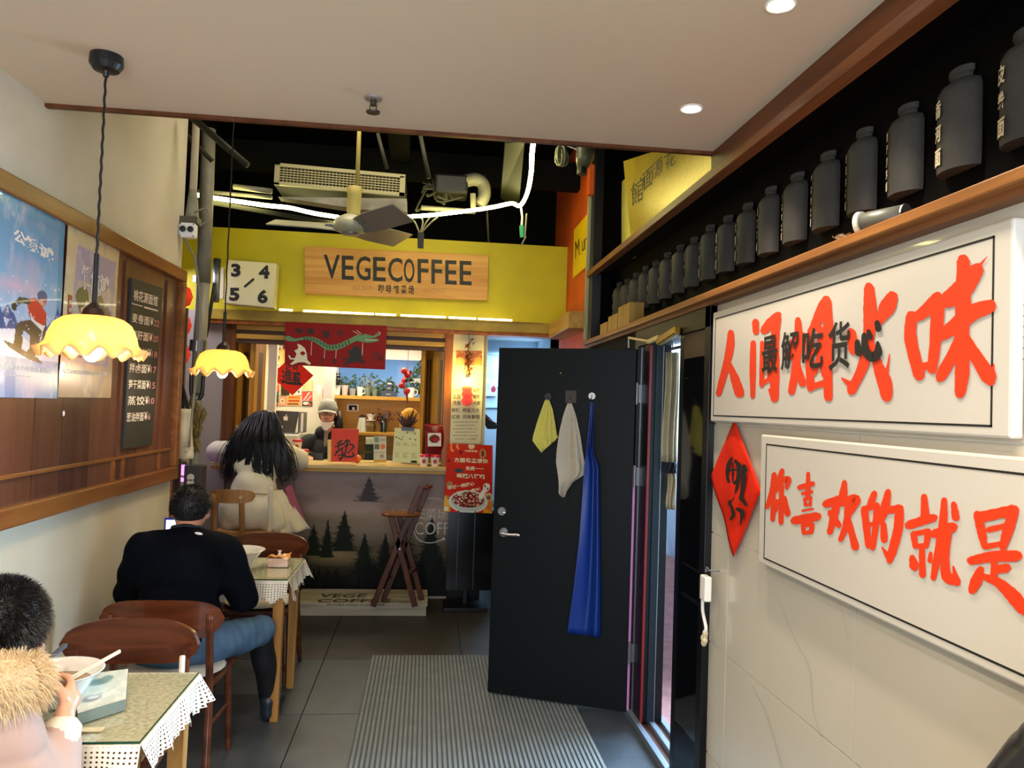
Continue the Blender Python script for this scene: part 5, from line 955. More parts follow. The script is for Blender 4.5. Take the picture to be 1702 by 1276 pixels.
t = MB(); brush(t, zs(S, Z6), ux(XS-.0015), .06); t.build('brush_character', M['redink'], s1)
t = MB()
for ch, r_ in (('最', (335, 680, 418, 880)), ('解', (434, 655, 528, 862)), ('吃', (545, 640, 655, 855)), ('货', (680, 605, 795, 862))):
    v = [Z6(p) for p in ((r_[0], r_[1]+14), (r_[2], r_[1]-8), (r_[2]-4, r_[3]-8), (r_[0]-2, r_[3]+6))]; put(t, ch, v, ux(XS-.0045), .018)
brush(t, zs([([(832, 715), (838, 775)], [22, 30]), ([(868, 680), (875, 760), (910, 795), (940, 770), (938, 720)], [22, 34, 40, 36, 14]), ([(890, 660), (898, 690)], [18, 24]), ([(935, 615), (942, 650)], [22, 26])], Z6), ux(XS-.0045), .05); t.build('small_brush_character', M['ink'], s1)
s2 = signboard('slogan_sign', 'lower white board with orange brushed characters beside the red diamond', (1.17, 1.615), (1.192, 1.585, .8, 2.535), 2.58, .75)
S = [([(398, 340), (390, 420), (362, 510)], [22, 26, 18]), ([(394, 440), (390, 575)], [20, 20]), ([(440, 320), (425, 370), (410, 430)], [20, 24, 12]), ([(418, 385), (470, 365), (462, 410)], [22, 26, 16]), ([(436, 400), (433, 590)], [22, 22]), ([(414, 480), (402, 530)], [22, 18]), ([(452, 460), (468, 545)], [16, 26]),
 ([(575, 335), (573, 450)], [16, 22]), ([(530, 408), (600, 388)], [22, 20]), ([(545, 440), (595, 430)], 14), ([(555, 470), (590, 462)], 14), ([(557, 470), (560, 500)], 12), ([(588, 465), (585, 500)], 12), ([(558, 500), (588, 496)], 12), ([(545, 530), (600, 520)], 10), ([(503, 580), (560, 572), (625, 558)], [34, 38, 34]), ([(548, 605), (552, 645)], 18), ([(548, 606), (598, 600)], 16), ([(597, 602), (590, 640)], 20), ([(552, 645), (592, 642)], 16),
 ([(668, 495), (735, 470)], [34, 34]), ([(725, 480), (710, 560), (688, 640)], [34, 32, 26]), ([(690, 540), (735, 605)], [26, 26]), ([(765, 380), (757, 455)], [20, 38]), ([(750, 490), (825, 468), (800, 540)], [30, 38, 18]), ([(785, 510), (775, 600), (745, 680)], [30, 30, 22]), ([(785, 580), (822, 720)], [24, 32]),
 ([(920, 440), (898, 500)], [26, 28]), ([(868, 520), (880, 620), (890, 710)], [30, 30, 28]), ([(870, 520), (935, 500)], [24, 26]), ([(934, 505), (926, 620), (912, 725)], [28, 26, 22]), ([(885, 605), (925, 595)], 18), ([(892, 695), (915, 690)], 24), ([(992, 430), (975, 520), (955, 590)], [26, 38, 20]), ([(985, 530), (1055, 515)], [28, 32]), ([(1052, 520), (1045, 620), (1020, 720), (1000, 790)], [36, 38, 38, 26]), ([(968, 600), (972, 680)], [24, 30]), ([(960, 720), (995, 770)], [6, 26]),
 ([(1180, 455), (1186, 560)], [26, 38]), ([(1098, 605), (1170, 582), (1235, 565)], [34, 38, 30]), ([(1125, 650), (1135, 715)], [26, 24]), ([(1130, 650), (1205, 635)], 22), ([(1202, 640), (1190, 715)], [28, 22]), ([(1135, 715), (1195, 708)], 20), ([(1168, 720), (1172, 865)], [24, 28]), ([(1118, 775), (1130, 820)], [26, 40]), ([(1215, 750), (1210, 790)], [14, 22]), ([(1285, 475), (1278, 600), (1250, 760), (1228, 880)], [26, 34, 32, 24]), ([(1235, 650), (1330, 615)], [38, 44]), ([(1305, 650), (1290, 780), (1298, 870), (1345, 895)], [30, 34, 44, 44]), ([(1352, 905), (1332, 820)], [32, 8]), ([(1335, 495), (1345, 565)], [24, 34]),
 ([(1460, 550), (1480, 640), (1495, 715)], [36, 36, 26]), ([(1465, 565), (1560, 545), (1650, 525)], [44, 46, 44]), ([(1648, 530), (1615, 640), (1590, 725)], [46, 44, 28]), ([(1515, 630), (1600, 610)], 24), ([(1500, 718), (1592, 700)], 24), ([(1425, 790), (1540, 768), (1665, 765)], [38, 44, 46]), ([(1545, 790), (1545, 880)], [28, 28]), ([(1560, 835), (1612, 828)], [34, 38]), ([(1475, 835), (1455, 890), (1430, 945)], [30, 48, 34]), ([(1480, 870), (1560, 900), (1640, 970), (1700, 1045)], [26, 40, 56, 50])]
t = MB(); brush(t, zs(S, Z7), ux(XS-.0015), .07); t.build('brush_character', M['redink'], s2)
# red diamond with the upside-down character
rd = thing('fortune_diamond', 'red paper diamond with an upside-down black character between the two boards', 'paper decoration', (1.19, 2.87, 1.13)); U = ux(1.19)
q = [(1222, 697), (1267, 815), (1221, 926), (1183, 790)]; ctr = (1224, 806)
def rf(u, v):
    p = [q[0][0]*(1-u)*(1-v)+q[1][0]*u*(1-v)+q[2][0]*u*v+q[3][0]*(1-u)*v, q[0][1]*(1-u)*(1-v)+q[1][1]*u*(1-v)+q[2][1]*u*v+q[3][1]*(1-u)*v]
    r_ = U(*p); r_.x -= .004+.008*math.sin(PI*u)*math.sin(PI*v)+.004*math.sin(u*9)*math.sin(v*8); return r_
MB().sheet(rf, 16, 16, .001).build('paper', M['redp'], rd, smooth=True)
t = MB(); brush(t, zs([([(175, 255), (155, 300), (155, 360), (175, 385), (205, 370), (212, 300), (195, 270)], [12, 14, 12, 14, 14, 16, 14]), ([(162, 320), (205, 315)], 8), ([(180, 280), (182, 370)], 8), ([(215, 290), (205, 400), (180, 460)], [18, 12, 8]), ([(240, 300), (235, 400), (222, 470)], [22, 18, 12]), ([(255, 315), (238, 340)], 10), ([(225, 460), (250, 500)], [20, 10]), ([(185, 460), (165, 490), (178, 510)], [10, 14, 8]), ([(175, 510), (185, 550), (168, 575)], [10, 14, 8]), ([(205, 520), (230, 540), (222, 600)], [14, 18, 6])], Z7), ux(1.176)); t.build('brush_character', M['ink'], rd)
# blue-white notice at the right edge
bp_ = thing('price_notice', 'white and blue printed notice at the right edge beside the upper board', 'notice', (1.195, 1.35, 1.7)); U = ux(1.194)
MB().box(1.194, Rx-.001, 1.0, 1.42, 1.66, 2.1).build('sheet', mat('white notice', '#e3e8e8', .3), bp_)
MB().box(1.1925, 1.194, 1.0, 1.395, 2.0, 2.09).build('blue_band', mat('blue print', '#1f5fc0', .4), bp_); MB().box(1.1925, 1.194, 1.0, 1.4, 1.79, 1.8).build('blue_line', mat('cyan print', '#3a8fd0', .4), bp_); t = MB()
for i in range(6): put(t, '三', rq(1698, 505+i*18, 1704, 508+i*18), ux(1.192), .02)
t.build('lettering', M['ink'], bp_)
# ================================================================== CLAY BOTTLES ON THE BLACK RECESS
names = ['皮卷面', '香河面', '香菇炖鸡面', '番茄鸡蛋面', '雪菜肉丝面', '酸菜肉丝面', '西红柿面', '大排面', '猪肝面', '腰花面', '鳝丝面', '虾仁面', '牛肉面', '羊肉面', '三鲜面', '葱油面', '榨菜面', '阳春面']
cm = mat('painted letters', '#c9bfa0', .7)
lbb = ['nearest clay bottle plaque, cut by the right edge of the picture']+['%s clay bottle plaque counted from the right picture edge' % k for k in ('second', 'third', 'fourth', 'fifth', 'sixth', 'seventh', 'eighth', 'ninth', 'tenth', 'eleventh', 'twelfth', 'thirteenth', 'fourteenth', 'fifteenth')]+['third clay bottle plaque from the far end of the row', 'second clay bottle plaque from the far end of the row', 'farthest clay bottle plaque above the pine boxes']
for i, nm in enumerate(names):
    y = 1.58+i*.217; hgt = .262+.006*math.sin(i*2.3); z = 2.315; wv = .066+.004*math.sin(i*1.7); dpt = .05; xc = 1.33; c = Vector((xc, y, z))
    bt = thing('clay_bottle', 'grey '+lbb[i] if i else 'grey '+lbb[i], 'clay bottle', (xc, y, z), 0, 'flat grey clay bottles lettered with noodle names')
    prof = [(.97, 0), (1, .015), (1, hgt*.76), (.9, hgt*.83), (.52, hgt*.88), (.5, hgt*.91), (.6, hgt*.93), (.6, hgt*.985), (.5, hgt)]
    t = MB(); n = 20; vs = []
    for r_, zz in prof:
        for k in range(n+1):
            a = PI*k/n; vs.append((xc-dpt*math.sin(a)*(1+.02*math.sin(k*3+zz*40))*(r_ if r_ > .9 else r_*.9), y+wv*r_*math.cos(a), z+zz))
    m_ = len(prof); fs = [(j*(n+1)+k, j*(n+1)+k+1, (j+1)*(n+1)+k+1, (j+1)*(n+1)+k) for j in range(m_-1) for k in range(n)]
    fs += [tuple(range(n+1))[::-1], tuple((m_-1)*(n+1)+k for k in range(n+1))]+[(j*(n+1), (j+1)*(n+1), (j+1)*(n+1)+n, j*(n+1)+n) for j in range(m_-1)]
    t.add(vs, fs); smooth_by_angle(t.build('body', M['clay'], bt), 40)
    t = MB(); L_ = len(nm); s_ = min(.045, hgt*.68/L_*.78); step = hgt*.7/L_
    for j, ch in enumerate(nm):
        v_, f_ = glyph(ch, .03); zz0 = z+hgt*.74-step*(j+.9)
        vs = []
        for u, v in v_:
            yy_ = min(max((.022+(-u*s_*.75+.018)) / wv, -.99), .99); a = math.acos(yy_); vs.append((xc-(dpt+.0022)*math.sin(a)*1.03-.0015, y+(wv+.001)*math.cos(a), zz0+v*s_))
        t.add(vs, f_)
    t.build('lettering', cm, bt)
    MB().cyl((xc, y, z+hgt*.95), (xc+.004, y, z+hgt*.95), .01, n=8).build('hanging_pin', M['steel'], bt)
# things standing on the ledge
cb_ = Vector((1.2, 1.93, 2.187)); sp = thing('spare_spotlight', 'grey cylindrical spotlight with a pale rim lying on the wooden ledge', 'spotlight', cb_)
a0, a1 = at(1512, 353, x=1.19), at(1545, 345, x=1.25); ax = Vector((.45, -.9, 0)).normalized(); a0 = Vector((1.17, 1.99, 2.218))
MB().tube([a0, a0+ax*.012], [.033, .032], 20).build('rim', mat('pale rim', '#d8d8c0', .4), sp); MB().tube([a0+ax*.012, a0+ax*.03, a0+ax*.13], [.024, .028, .028], 16).build('housing', mat('dull grey cylinder', '#55574e', .4), sp, smooth=True); MB().tube([a0-ax*.002, a0+ax*.002], [.02, .02], 16).build('lens', mat('greenish lens', '#8f9c72', .2), sp)
MB().tube([a0+ax*.13, a0+ax*.135], [.029, .029], 16).build('back_rim', M['steel'], sp)
t = MB(); rr = random.Random(17)
for i in range(7): c_ = Vector((1.17+rr.uniform(-.02, .02), 2.07+rr.uniform(-.03, .03), 2.19)); t.add([c_+Vector((rr.uniform(-.02, .02), rr.uniform(-.03, .03), rr.uniform(0, .02))) for _ in range(4)], [(0, 1, 2), (0, 2, 3)])
o = t.build('paper_scraps', mat('brownish scraps', '#a08a70', .8)); tag(o, 'crumpled brownish paper scrap beside the spare spotlight', 'paper scrap')
for i, (ya, yb_, zt) in enumerate(((4.93, 5.13, 2.305), (4.66, 4.9, 2.33), (4.38, 4.64, 2.36))):
    o = MB().box(1.16, 1.25, ya, yb_, 2.186, zt-.04).build('pine_box', wood('pine box %d' % i, '#a8863f', '#87642a', 2), bevel=.003); tag(o, ['smallest and farthest pine box on the ledge by the black column', 'middle pine box of three on the ledge', 'nearest and tallest pine box of three on the ledge'][i], 'box', 'pine boxes on the ledge')
for i, (px, py) in enumerate(((1057, 523), (1080, 524))):
    c_ = at(px, py, x=1.2); o = MB().prism([(-.015, 0), (.015, 0), (0, .022)], lambda u, v, w_: Vector((1.2+w_, c_.y+u, 2.187+v)), 0, .02).build('white_wedge', M['white']); tag(o, 'tiny white wedge on the ledge %s' % ('beside the pine boxes' if i == 0 else 'farther from the pine boxes'), 'wedge')
# gilded plaque above
pq_ = thing('gilded_plaque', 'tilted golden plaque with outlined black characters above the upper trim', 'plaque', (1.36, 4.3, 2.72))
A_, B_, C_, D_ = Vector((1.28, 4.95, 2.72)), Vector((1.28, 3.3, 2.72)), Vector((1.2, 3.55, 3.3)), Vector((1.2, 5.2, 3.3))
A_, B_, C_, D_ = at(1052, 430, x=1.3), at(1196, 300, x=1.3), Vector(), at(1036, 268, x=1.26)
C_ = onp(1168, 225, A_, (B_-A_).cross(D_-A_).normalized())
MB().hexa([A_, B_, C_, D_], [v+Vector((.03, 0, .01)) for v in (A_, B_, C_, D_)]).build('board', M['gold'], pq_)
nP = (B_-A_).cross(D_-A_).normalized(); 
if nP.x > 0: nP = -nP
def UP(a_, b_): return onp(a_, b_, A_+nP*.004, nP)
t = MB(); put(t, '館', [(1048, 308), (1070, 290), (1068, 332), (1050, 344)], UP, -.006); put(t, '面', [(1068, 290), (1086, 272), (1084, 306), (1069, 318)], UP, -.006); put(t, '源', [(1086, 270), (1101, 258), (1101, 288), (1086, 300)], UP, -.006); put(t, '花', [(1104, 258), (1124, 246), (1122, 272), (1106, 284)], UP, -.006); t.build('lettering', M['ink'], pq_)
o = MB().hexa([at(1033, 438, x=1.4), at(1060, 420, x=1.4), at(1048, 290, x=1.4), at(1033, 302, x=1.4)], [v+Vector((.03, 0, 0)) for v in (at(1033, 438, x=1.4), at(1060, 420, x=1.4), at(1048, 290, x=1.4), at(1033, 302, x=1.4))]).build('yellow_signboard', mat('pale yellow panel', '#d8cf66', .5)); tag(o, 'pale yellow board behind the gilded plaque', 'sign board')
mu = thing('orange_wall_sign', 'yellow plate sign with black lettering on the orange wall', 'sign', (1.19, 6.1, 2.8)); U = ux(1.185)
qm = [(952, 462), (983, 436), (985, 345), (954, 382)]; slab(qm, U, .012, 'plate', mat('yellow plate', '#e0bd10', .45), mu, 0, (1, 0, 0))
t = MB()
for s_, q_ in (('M', [(956, 402), (963, 396), (963, 424), (956, 430)]), ('.', [(965, 421), (966, 420), (966, 423), (965, 424)]), ('u', [(967, 401), (971, 397), (971, 415), (967, 419)]), ('n', [(972, 397), (976, 393), (976, 411), (972, 415)]), ('c', [(977, 393), (981, 389), (981, 406), (977, 410)])): put(t, s_, q_, ux(1.183), .0)
t.build('lettering', M['ink'], mu)
# ================================================================== OPEN DOOR
Hn, Fr = Vector((1.16, 4.19, 0)), Vector((.416, 4.514, 0)); dd = (Fr-Hn).normalized(); dn = Vector((dd.y, -dd.x, 0)); dn = dn if dn.y < 0 else -dn   # dn: towards the room
T = 2.03
b = MB().hexa([Hn+Vector((0, 0, .02)), Fr+Vector((0, 0, .02)), Fr-dn*.045+Vector((0, 0, .02)), Hn-dn*.045+Vector((0, 0, .02))], [Hn+Vector((0, 0, T)), Fr+Vector((0, 0, T)), Fr-dn*.045+Vector((0, 0, T)), Hn-dn*.045+Vector((0, 0, T))])
dr1 = struct('door_1', b, M['door'], bevel=.003)
MB().hexa([Hn+dn*.001-dd*.012+Vector((0, 0, .02)), Hn+dn*.001+Vector((0, 0, .02)), Hn-dn*.04+Vector((0, 0, .02)), Hn-dn*.04-dd*.012+Vector((0, 0, .02))], [Hn+dn*.001-dd*.012+Vector((0, 0, 1.38)), Hn+dn*.001+Vector((0, 0, 1.38)), Hn-dn*.04+Vector((0, 0, 1.38)), Hn-dn*.04-dd*.012+Vector((0, 0, 1.38))]).build('edge_film', M['doorE'], dr1)
for z_ in (.35, 1.32, 1.78):
    c_ = Hn+Vector((.006, -.014, z_)); MB().cyl(c_-Vector((0, 0, .06)), c_+Vector((0, 0, .06)), .008, n=10).box(c_.x+.006, c_.x+.045, c_.y-.004, c_.y+.002, z_-.05, z_+.05).build('hinge', M['steel'], dr1)
def UD(off=.0): return lambda a_, b_: onp(a_, b_, Hn+dn*off, dn)
hp = UD(.0)(838, 884); t = MB(); rot = Matrix((dd, dn, Vector((0, 0, 1)))).transposed()
def disc(mb, p, r, th): mb.tube([p, p+dn*th], [r, r], 20)
disc(t, hp, .026, .01); disc(t, UD()(835, 849), .024, .012); t.build('rose', M['steel'], dr1)
t = MB(); p0 = hp+dn*.01; t.tube(bez([p0, p0+dn*.04, p0+dn*.05-dd*.03+Vector((0, 0, -.004)), p0+dn*.05-dd*.115+Vector((0, 0, 0))], 6), .0085, 10); t.build('door_handle', M['chrome'], dr1, smooth=True)
t = MB(); t.ell(UD(.012)(838, 852), (.01, .006, .008), 10, 6); t.build('lock_cylinder', M['chrome'], dr1)
t = MB(); t.ell(UD(.002)(932, 620), (.005, .003, .004), 8, 6); t.build('green_sticker', mat('green sticker', '#7cc850', .5), dr1)
# hooks
def hook(px, py, label, pm, square=False, sz=.02):
    c_ = UD(.001)(px, py); h = thing('adhesive_hook', label, 'hook', c_, 0, 'adhesive hooks on the dark door'); t = MB()
    if square: a_, z_ = dd*.032, Vector((0, 0, .035)); t.hexa([c_-a_-z_, c_+a_-z_, c_+a_+z_, c_-a_+z_], [c_-a_-z_+dn*.002, c_+a_-z_+dn*.002, c_+a_+z_+dn*.002, c_-a_+z_+dn*.002])
    else: disc(t, c_, sz, .005)
    t.build('pad', pm, h); MB().tube(bez([c_+dn*.006+Vector((0, 0, .006)), c_+dn*.012+Vector((0, 0, -.01)), c_+dn*.02+Vector((0, 0, -.022)), c_+dn*.028+Vector((0, 0, -.014))], 5), .003, 6).build('prong', M['chrome'], h); return c_
hook(911, 659, 'dark round hook holding the yellow towel', mat('dark blue hook pad', '#14182a', .4)); hook(949, 659, 'square dark pad hook holding the beige towel', mat('brown pad', '#2a211c', .4), True); hook(984, 658, 'white round hook holding the blue apron', M['white'])
def drape(name, lab, cat, rows, m, folds, amp, off=.02, extra=None, nu=26, nv=30, th=.002):
    r_ = thing(name, lab, cat, UD(off)((rows[-1][1]+rows[-1][3])/2, rows[-1][2]))
    def f(u, v):
        s_ = v*(len(rows)-1); k = min(int(s_), len(rows)-2); q_ = s_-k; a_ = [rows[k][i]*(1-q_)+rows[k+1][i]*q_ for i in (1, 2, 3, 4)]
        px, py = a_[0]*(1-u)+a_[2]*u, a_[1]*(1-u)+a_[3]*u
        return UD(off+amp*min(1, v*2.5)*(.5+.5*math.sin(u*folds*PI+v*1.2+1.1*math.sin(u*5+2)))+.005*math.sin(v*9+u*5))(px, py)
    MB().sheet(f, nu, nv, th).build('cloth', m, r_, smooth=True)
    if extra: extra(r_, f)
    return r_
tw = mat('yellow terry', '#cfc354', .9, bump=.5, bs=120, sheen=.3); tb = mat('beige terry', '#b9ad95', .9, bump=.5, bs=120, sheen=.3); bl_ = mat('blue apron fabric', '#0a2f7c', .4, bump=.1, bs=20)
# rows: (-, left x, left y, right x, right y)
drape('yellow_towel', 'small pale yellow towel hanging from the leftmost door hook', 'towel', [(0, 906, 664, 912, 664), (0, 900, 680, 918, 680), (0, 893, 700, 922, 702), (0, 886, 724, 925, 722), (0, 885, 732, 927, 726), (0, 900, 752, 922, 732)], tw, 3.6, .035, .012)
drape('beige_towel', 'long beige towel hanging from the middle door hook', 'towel', [(0, 943, 670, 950, 670), (0, 936, 690, 957, 690), (0, 929, 720, 964, 722), (0, 925, 750, 969, 756), (0, 924, 768, 973, 778), (0, 928, 795, 970, 789), (0, 929, 808, 952, 800), (0, 929, 820, 942, 815), (0, 935, 826, 938, 826)], tb, 3.4, .045, .012)
def strap(r_, f):
    MB().tube([UD(.012)(984, 668), UD(.014)(983, 700), UD(.02)(980, 742)], .008, 8).build('neck_strap', mat('navy strap', '#0a1c48', .5), r_)
drape('blue_apron', 'long shiny blue apron hanging from the white door hook', 'apron', [(0, 980, 668, 988, 668), (0, 979, 700, 987, 700), (0, 975, 748, 986, 750), (0, 971, 775, 996, 777), (0, 967, 830, 997, 830), (0, 962, 900, 998, 900), (0, 953, 980, 999, 985), (0, 943, 1052, 998, 1059)], bl_, 2.6, .05, .01, strap, 30, 44)
# door closer on the header
dc = thing('door_closer', 'brass coloured door closer arm under the header', 'door closer', at(1110, 560, x=1.15)); U = ux(1.15); gm = mat('brass', '#a8862e', .3, metal=.8)
MB().bar(U(1095, 568), U(1126, 548), .03, .035).build('body', gm, dc, bevel=.004); MB().bar(U(1045, 561), U(1080, 567), .008, .012).bar(U(1078, 568), U(1096, 560), .02, .02).build('arm', mat('pale brass', '#d8c890', .3, metal=.7), dc)
MB().cyl(U(1045, 560), U(1045, 578), .006, n=6).build('pivot', M['steel'], dc)
# curtain in the doorway
cu = thing('door_curtain', 'beige curtain with a dark band hanging in the narrow open doorway', 'curtain', (1.31, 3.95, .0)); cmn = mat('beige curtain', '#a99c7e', .85, c2='#978a6c', vs=5)
def cur(z0, z1, xa, xb, dy=0): return lambda u, v: Vector((xa+(xb-xa)*u+.004*math.sin(v*6), 3.95+.022*math.sin(u*15+v)+dy, z0-(z0-z1)*v))
MB().sheet(cur(2.0, 1.42, 1.255, 1.325), 26, 12, .003).build('cloth', cmn, cu, smooth=True); MB().sheet(cur(1.42, 1.36, 1.27, 1.325), 20, 3, .003).build('dark_band', mat('dark navy band', '#151a26', .8), cu, smooth=True); MB().sheet(cur(1.36, 1.17, 1.285, 1.325), 14, 6, .003).build('lower_cloth', cmn, cu, smooth=True)
MB().cyl((1.29, 4.05, 2.02), (1.29, 3.8, 2.02), .008, n=8).build('rod', M['steel'], cu); MB().cyl((1.29, 3.95, 2.02), (1.29, 3.95, 2.06), .005, n=6).build('rod_hanger', M['steel'], cu)
# extension socket hanging on the tile edge
es = thing('extension_socket', 'white extension socket with a twisted lead hanging at the tile edge', 'extension lead', (1.16, 3.08, .7)); U = ux(1.15)
p_ = U(1173, 975); MB().box(1.135, 1.165, p_.y-.03, p_.y+.03, p_.z-.055, p_.z+.045).build('socket', M['white'], es, bevel=.006)
MB().tube(bez([U(1173, 950), U(1174, 943), U(1177, 945)], 4), .004, 6).build('hanging_wire', M['steel'], es); MB().tube(bez([U(1168, 992), U(1168, 1015), U(1173, 1040), U(1173, 1050)], 6), .007, 8).build('lead', M['white'], es, smooth=True); t = MB()
for i in range(5): c_ = U(1171+random.uniform(-2, 2), 1052+i*4); t.ell(c_, (.012, .012, .015), 8, 6)
t.build('taped_knot', mat('cream tape', '#c9bd9a', .6), es); MB().cyl(U(1176, 948), Vector((Rx, U(1176, 948).y, U(1176, 948).z)), .004, n=6).build('nail', M['steel'], es)
# ================================================================== MAT, PLANK BOX, STOOL
q = [at(620, 1092, z=0), at(812, 1092, z=0)]
rg = thing('ribbed_mat', 'grey ribbed entrance mat on the floor in front of the dark door', 'mat', (.3, 3.9, 0))
x0, x1, y0, y1 = -.3, .9, 2.3, 5.2
MB().hexa([(x0, y0, .001), (x1, y0, .001), (x1, 3.9, .001), (x0, 3.9, .001)], [(x0, y0, .006), (x1, y0, .006), (x1, 3.9, .006), (x0, 3.9, .006)]).box(x0, x1, 3.9, y1, .001, .006).build('backing', mat('mat backing', '#4a4f50', .8), rg)
t = MB(); x = x0+.01
while x < x1-.01:
    t.box(x, x+.014, y0, y1, .006, .012); x += .024
o = t.build('ribs', mat('mat ribs', '#6f7677', .75, c2='#636a6b', vs=8), rg); o['kind'] = 'stuff'
pb = thing('plank_box', 'long pale wooden pallet box with faded coffee lettering under the counter', 'box', (-.45, 6.35, 0))
pm = wood('grey pale plank', '#b2ab98', '#857d6a', 0, .7)
for k in range(3): MB().box(-.98, .07, 6.2+k*.155, 6.35+k*.155-.003, .075, .1).build('plank', pm, pb, bevel=.003)
MB().box(-.97, .06, 6.2, 6.22, .0, .075).box(-.97, -.94, 6.22, 6.66, 0, .075).box(.03, .06, 6.22, 6.66, 0, .075).build('side_board', pm, pb)
t = MB(); UP2 = uz(.102); put(t, 'VEGE', [(533, 986), (612, 986), (606, 993), (529, 993)], UP2, .02); put(t, 'COFFEE', [(530, 995), (650, 995), (648, 1001), (526, 1001)], UP2, .02); put(t, 'ROASTED COFFEE', [(545, 1003), (640, 1003), (640, 1006), (543, 1006)], UP2); t.build('lettering', mat('faded dark print', '#3a3428', .7), pb)
sd = wood('dark stool wood', '#5c2c10', '#3c1a08', 2, .35)
st = thing('folding_stool', 'dark wooden folding bar stool with crossed legs in front of the forest print', 'stool', (-.17, 6.25, .1))
zf = .1
for (dy, nm) in ((6.1, 'a'), (6.3, 'b')):
    U = uy(dy); o_ = (0 if dy == 6.1 else 14)
    MB().bar(U(700+o_*.9, 808 if dy == 6.1 else 806), Vector((U(620+o_*1.2, 1000).x, dy, zf)), .045, .028, (0, 1, 0)).build('leg', sd, st, bevel=.004)
    MB().bar(U(650+o_, 858), Vector((U(690+o_*.8, 1000).x, dy, zf)), .045, .028, (0, 1, 0)).build('leg', sd, st, bevel=.004)
c_ = uy(6.15)(667, 854); MB().lathe([(.001, -.012), (.15, -.012), (.16, 0), (.15, .012), (.001, .012)], c_, 28, sy=.75).build('seat', wood('stool seat', '#8a5526', '#5d3517', 0, .35), st)
U = uy(6.2); MB().bar(uy(6.1)(706, 812), uy(6.3)(716, 808), .03, .02).build('top_rail', sd, st); MB().bar(uy(6.1)(636, 962), uy(6.3)(648, 958), .03, .02).build('stretcher', sd, st); MB().bar(uy(6.1)(680, 950), uy(6.3)(690, 945), .04, .02).build('stretcher', sd, st); MB().cyl(uy(6.08)(664, 912), uy(6.32)(672, 912), .008, n=8).build('pivot_bolt', M['steel'], st)
# ================================================================== TABLES
def table(name, label, xa, xb, ya, yb, lb2, lb3):
    t_ = thing(name, label, 'table', ((xa+xb)/2, (ya+yb)/2, 0)); zt = .735
    MB().box(xa, xb, ya, yb, zt-.022, zt).build('tabletop', M['tblW'], t_, bevel=.003)
    for x in (xa+.04, xb-.045):
        for y in (ya+.04, yb-.045): MB().hexa([(x-.02, y-.02, 0), (x+.02, y-.02, 0), (x+.02, y+.02, 0), (x-.02, y+.02, 0)], [(x-.028, y-.028, zt-.022), (x+.028, y-.028, zt-.022), (x+.028, y+.028, zt-.022), (x-.028, y+.028, zt-.022)]).build('leg', M['tblW'], t_, bevel=.003)
    MB().box(xa+.05, xb-.05, ya+.03, ya+.05, zt-.1, zt-.02).box(xa+.05, xb-.05, yb-.05, yb-.03, zt-.1, zt-.02).box(xb-.055, xb-.035, ya+.05, yb-.05, zt-.1, zt-.02).build('apron_rail', M['tblW'], t_)
    # lace cloth: top sheet plus a hanging border with real holes
    c = thing('lace_tablecloth', lb2, 'tablecloth', ((xa+xb)/2, (ya+yb)/2, .737)); e = .004
    MB().box(xa-e, xb+e, ya-e, yb+e, zt+.001, zt+.003).build('cloth_top', mat('lace top', '#fff6dc', .8, c2='#dccda0', vs=75, detail=1), c)
    per = [(xa-e, ya-e), (xb+e, ya-e), (xb+e, yb+e), (xa-e, yb+e)]; t = MB(); cell = .0145; nrow = 7
    for k in range(3):
        (ax, ay), (bx, by) = per[k], per[k+1]; Ls = math.hypot(bx-ax, by-ay); n = int(Ls/cell); ox, oy = ((by-ay)/Ls, -(bx-ax)/Ls)
        def hp_(s_, h):       # s_ along, h down
            wv = .012*math.sin(s_*38)+.006*math.sin(s_*71+1); fl = .012*h/.1+wv*h/.1; fl = max(fl, .0005)
            cf_ = min(s_, Ls-s_); ex = max(0, .05-cf_)/.05*h*.35
            px = ax+(bx-ax)*s_/Ls+ox*(fl+ex); py = ay+(by-ay)*s_/Ls+oy*(fl+ex); return Vector((px, py, zt+.003-h))
        for i in range(n):
            rows_ = nrow+(1 if (i % 6) in (2, 3) else 0)+(1 if (i % 6) in (1, 2, 3, 4) else 0)
            for j in range(rows_):
                s0, s1 = Ls*i/n, Ls*(i+1)/n; h0, h1 = j*.0125, (j+1)*.0125; sm, hm = (s0+s1)/2, (h0+h1)/2; rr_ = .3 if j not in (0,) else .12
                out = [(s0, h0), (sm, h0), (s1, h0), (s1, hm), (s1, h1), (sm, h1), (s0, h1), (s0, hm)]
                inn = [(sm+(a-sm)*rr_*(1.6 if q_ % 2 else 1.15), hm+(b_-hm)*rr_*(1.6 if q_ % 2 else 1.15)) for q_, (a, b_) in enumerate(out)]
                vs = [hp_(*p) for p in out+inn]; t.add(vs, [(q_, (q_+1) % 8, (q_+1) % 8+8, q_+8) for q_ in range(8)])
    o = t.build('lace_border', M['lace'], c)
    g = thing('glass_sheet', lb3, 'glass top', ((xa+xb)/2, (ya+yb)/2, .741))
    MB().box(xa, xb, ya, yb, zt+.0045, zt+.0095).build('pane', M['glass'], g)
    MB().box(xa, xb+.001, ya-.001, ya+.0015, zt+.0042, zt+.0098).box(xb-.0015, xb+.001, ya, yb, zt+.0042, zt+.0098).build('green_edge', M['glassE'], g)
    return t_
table('dining_table', 'nearer wooden table under a lace cloth and glass top at the lower left', -1.49, -.735, 2.2, 2.74, 'cream lace cloth hanging from the nearer table', 'green edged glass sheet on the nearer table')
table('dining_table', 'farther wooden table with lace cloth in front of the seated man in navy', -1.49, -.685, 4.14, 4.7, 'cream lace cloth hanging from the farther table', 'green edged glass sheet on the farther table')
ZG = .746
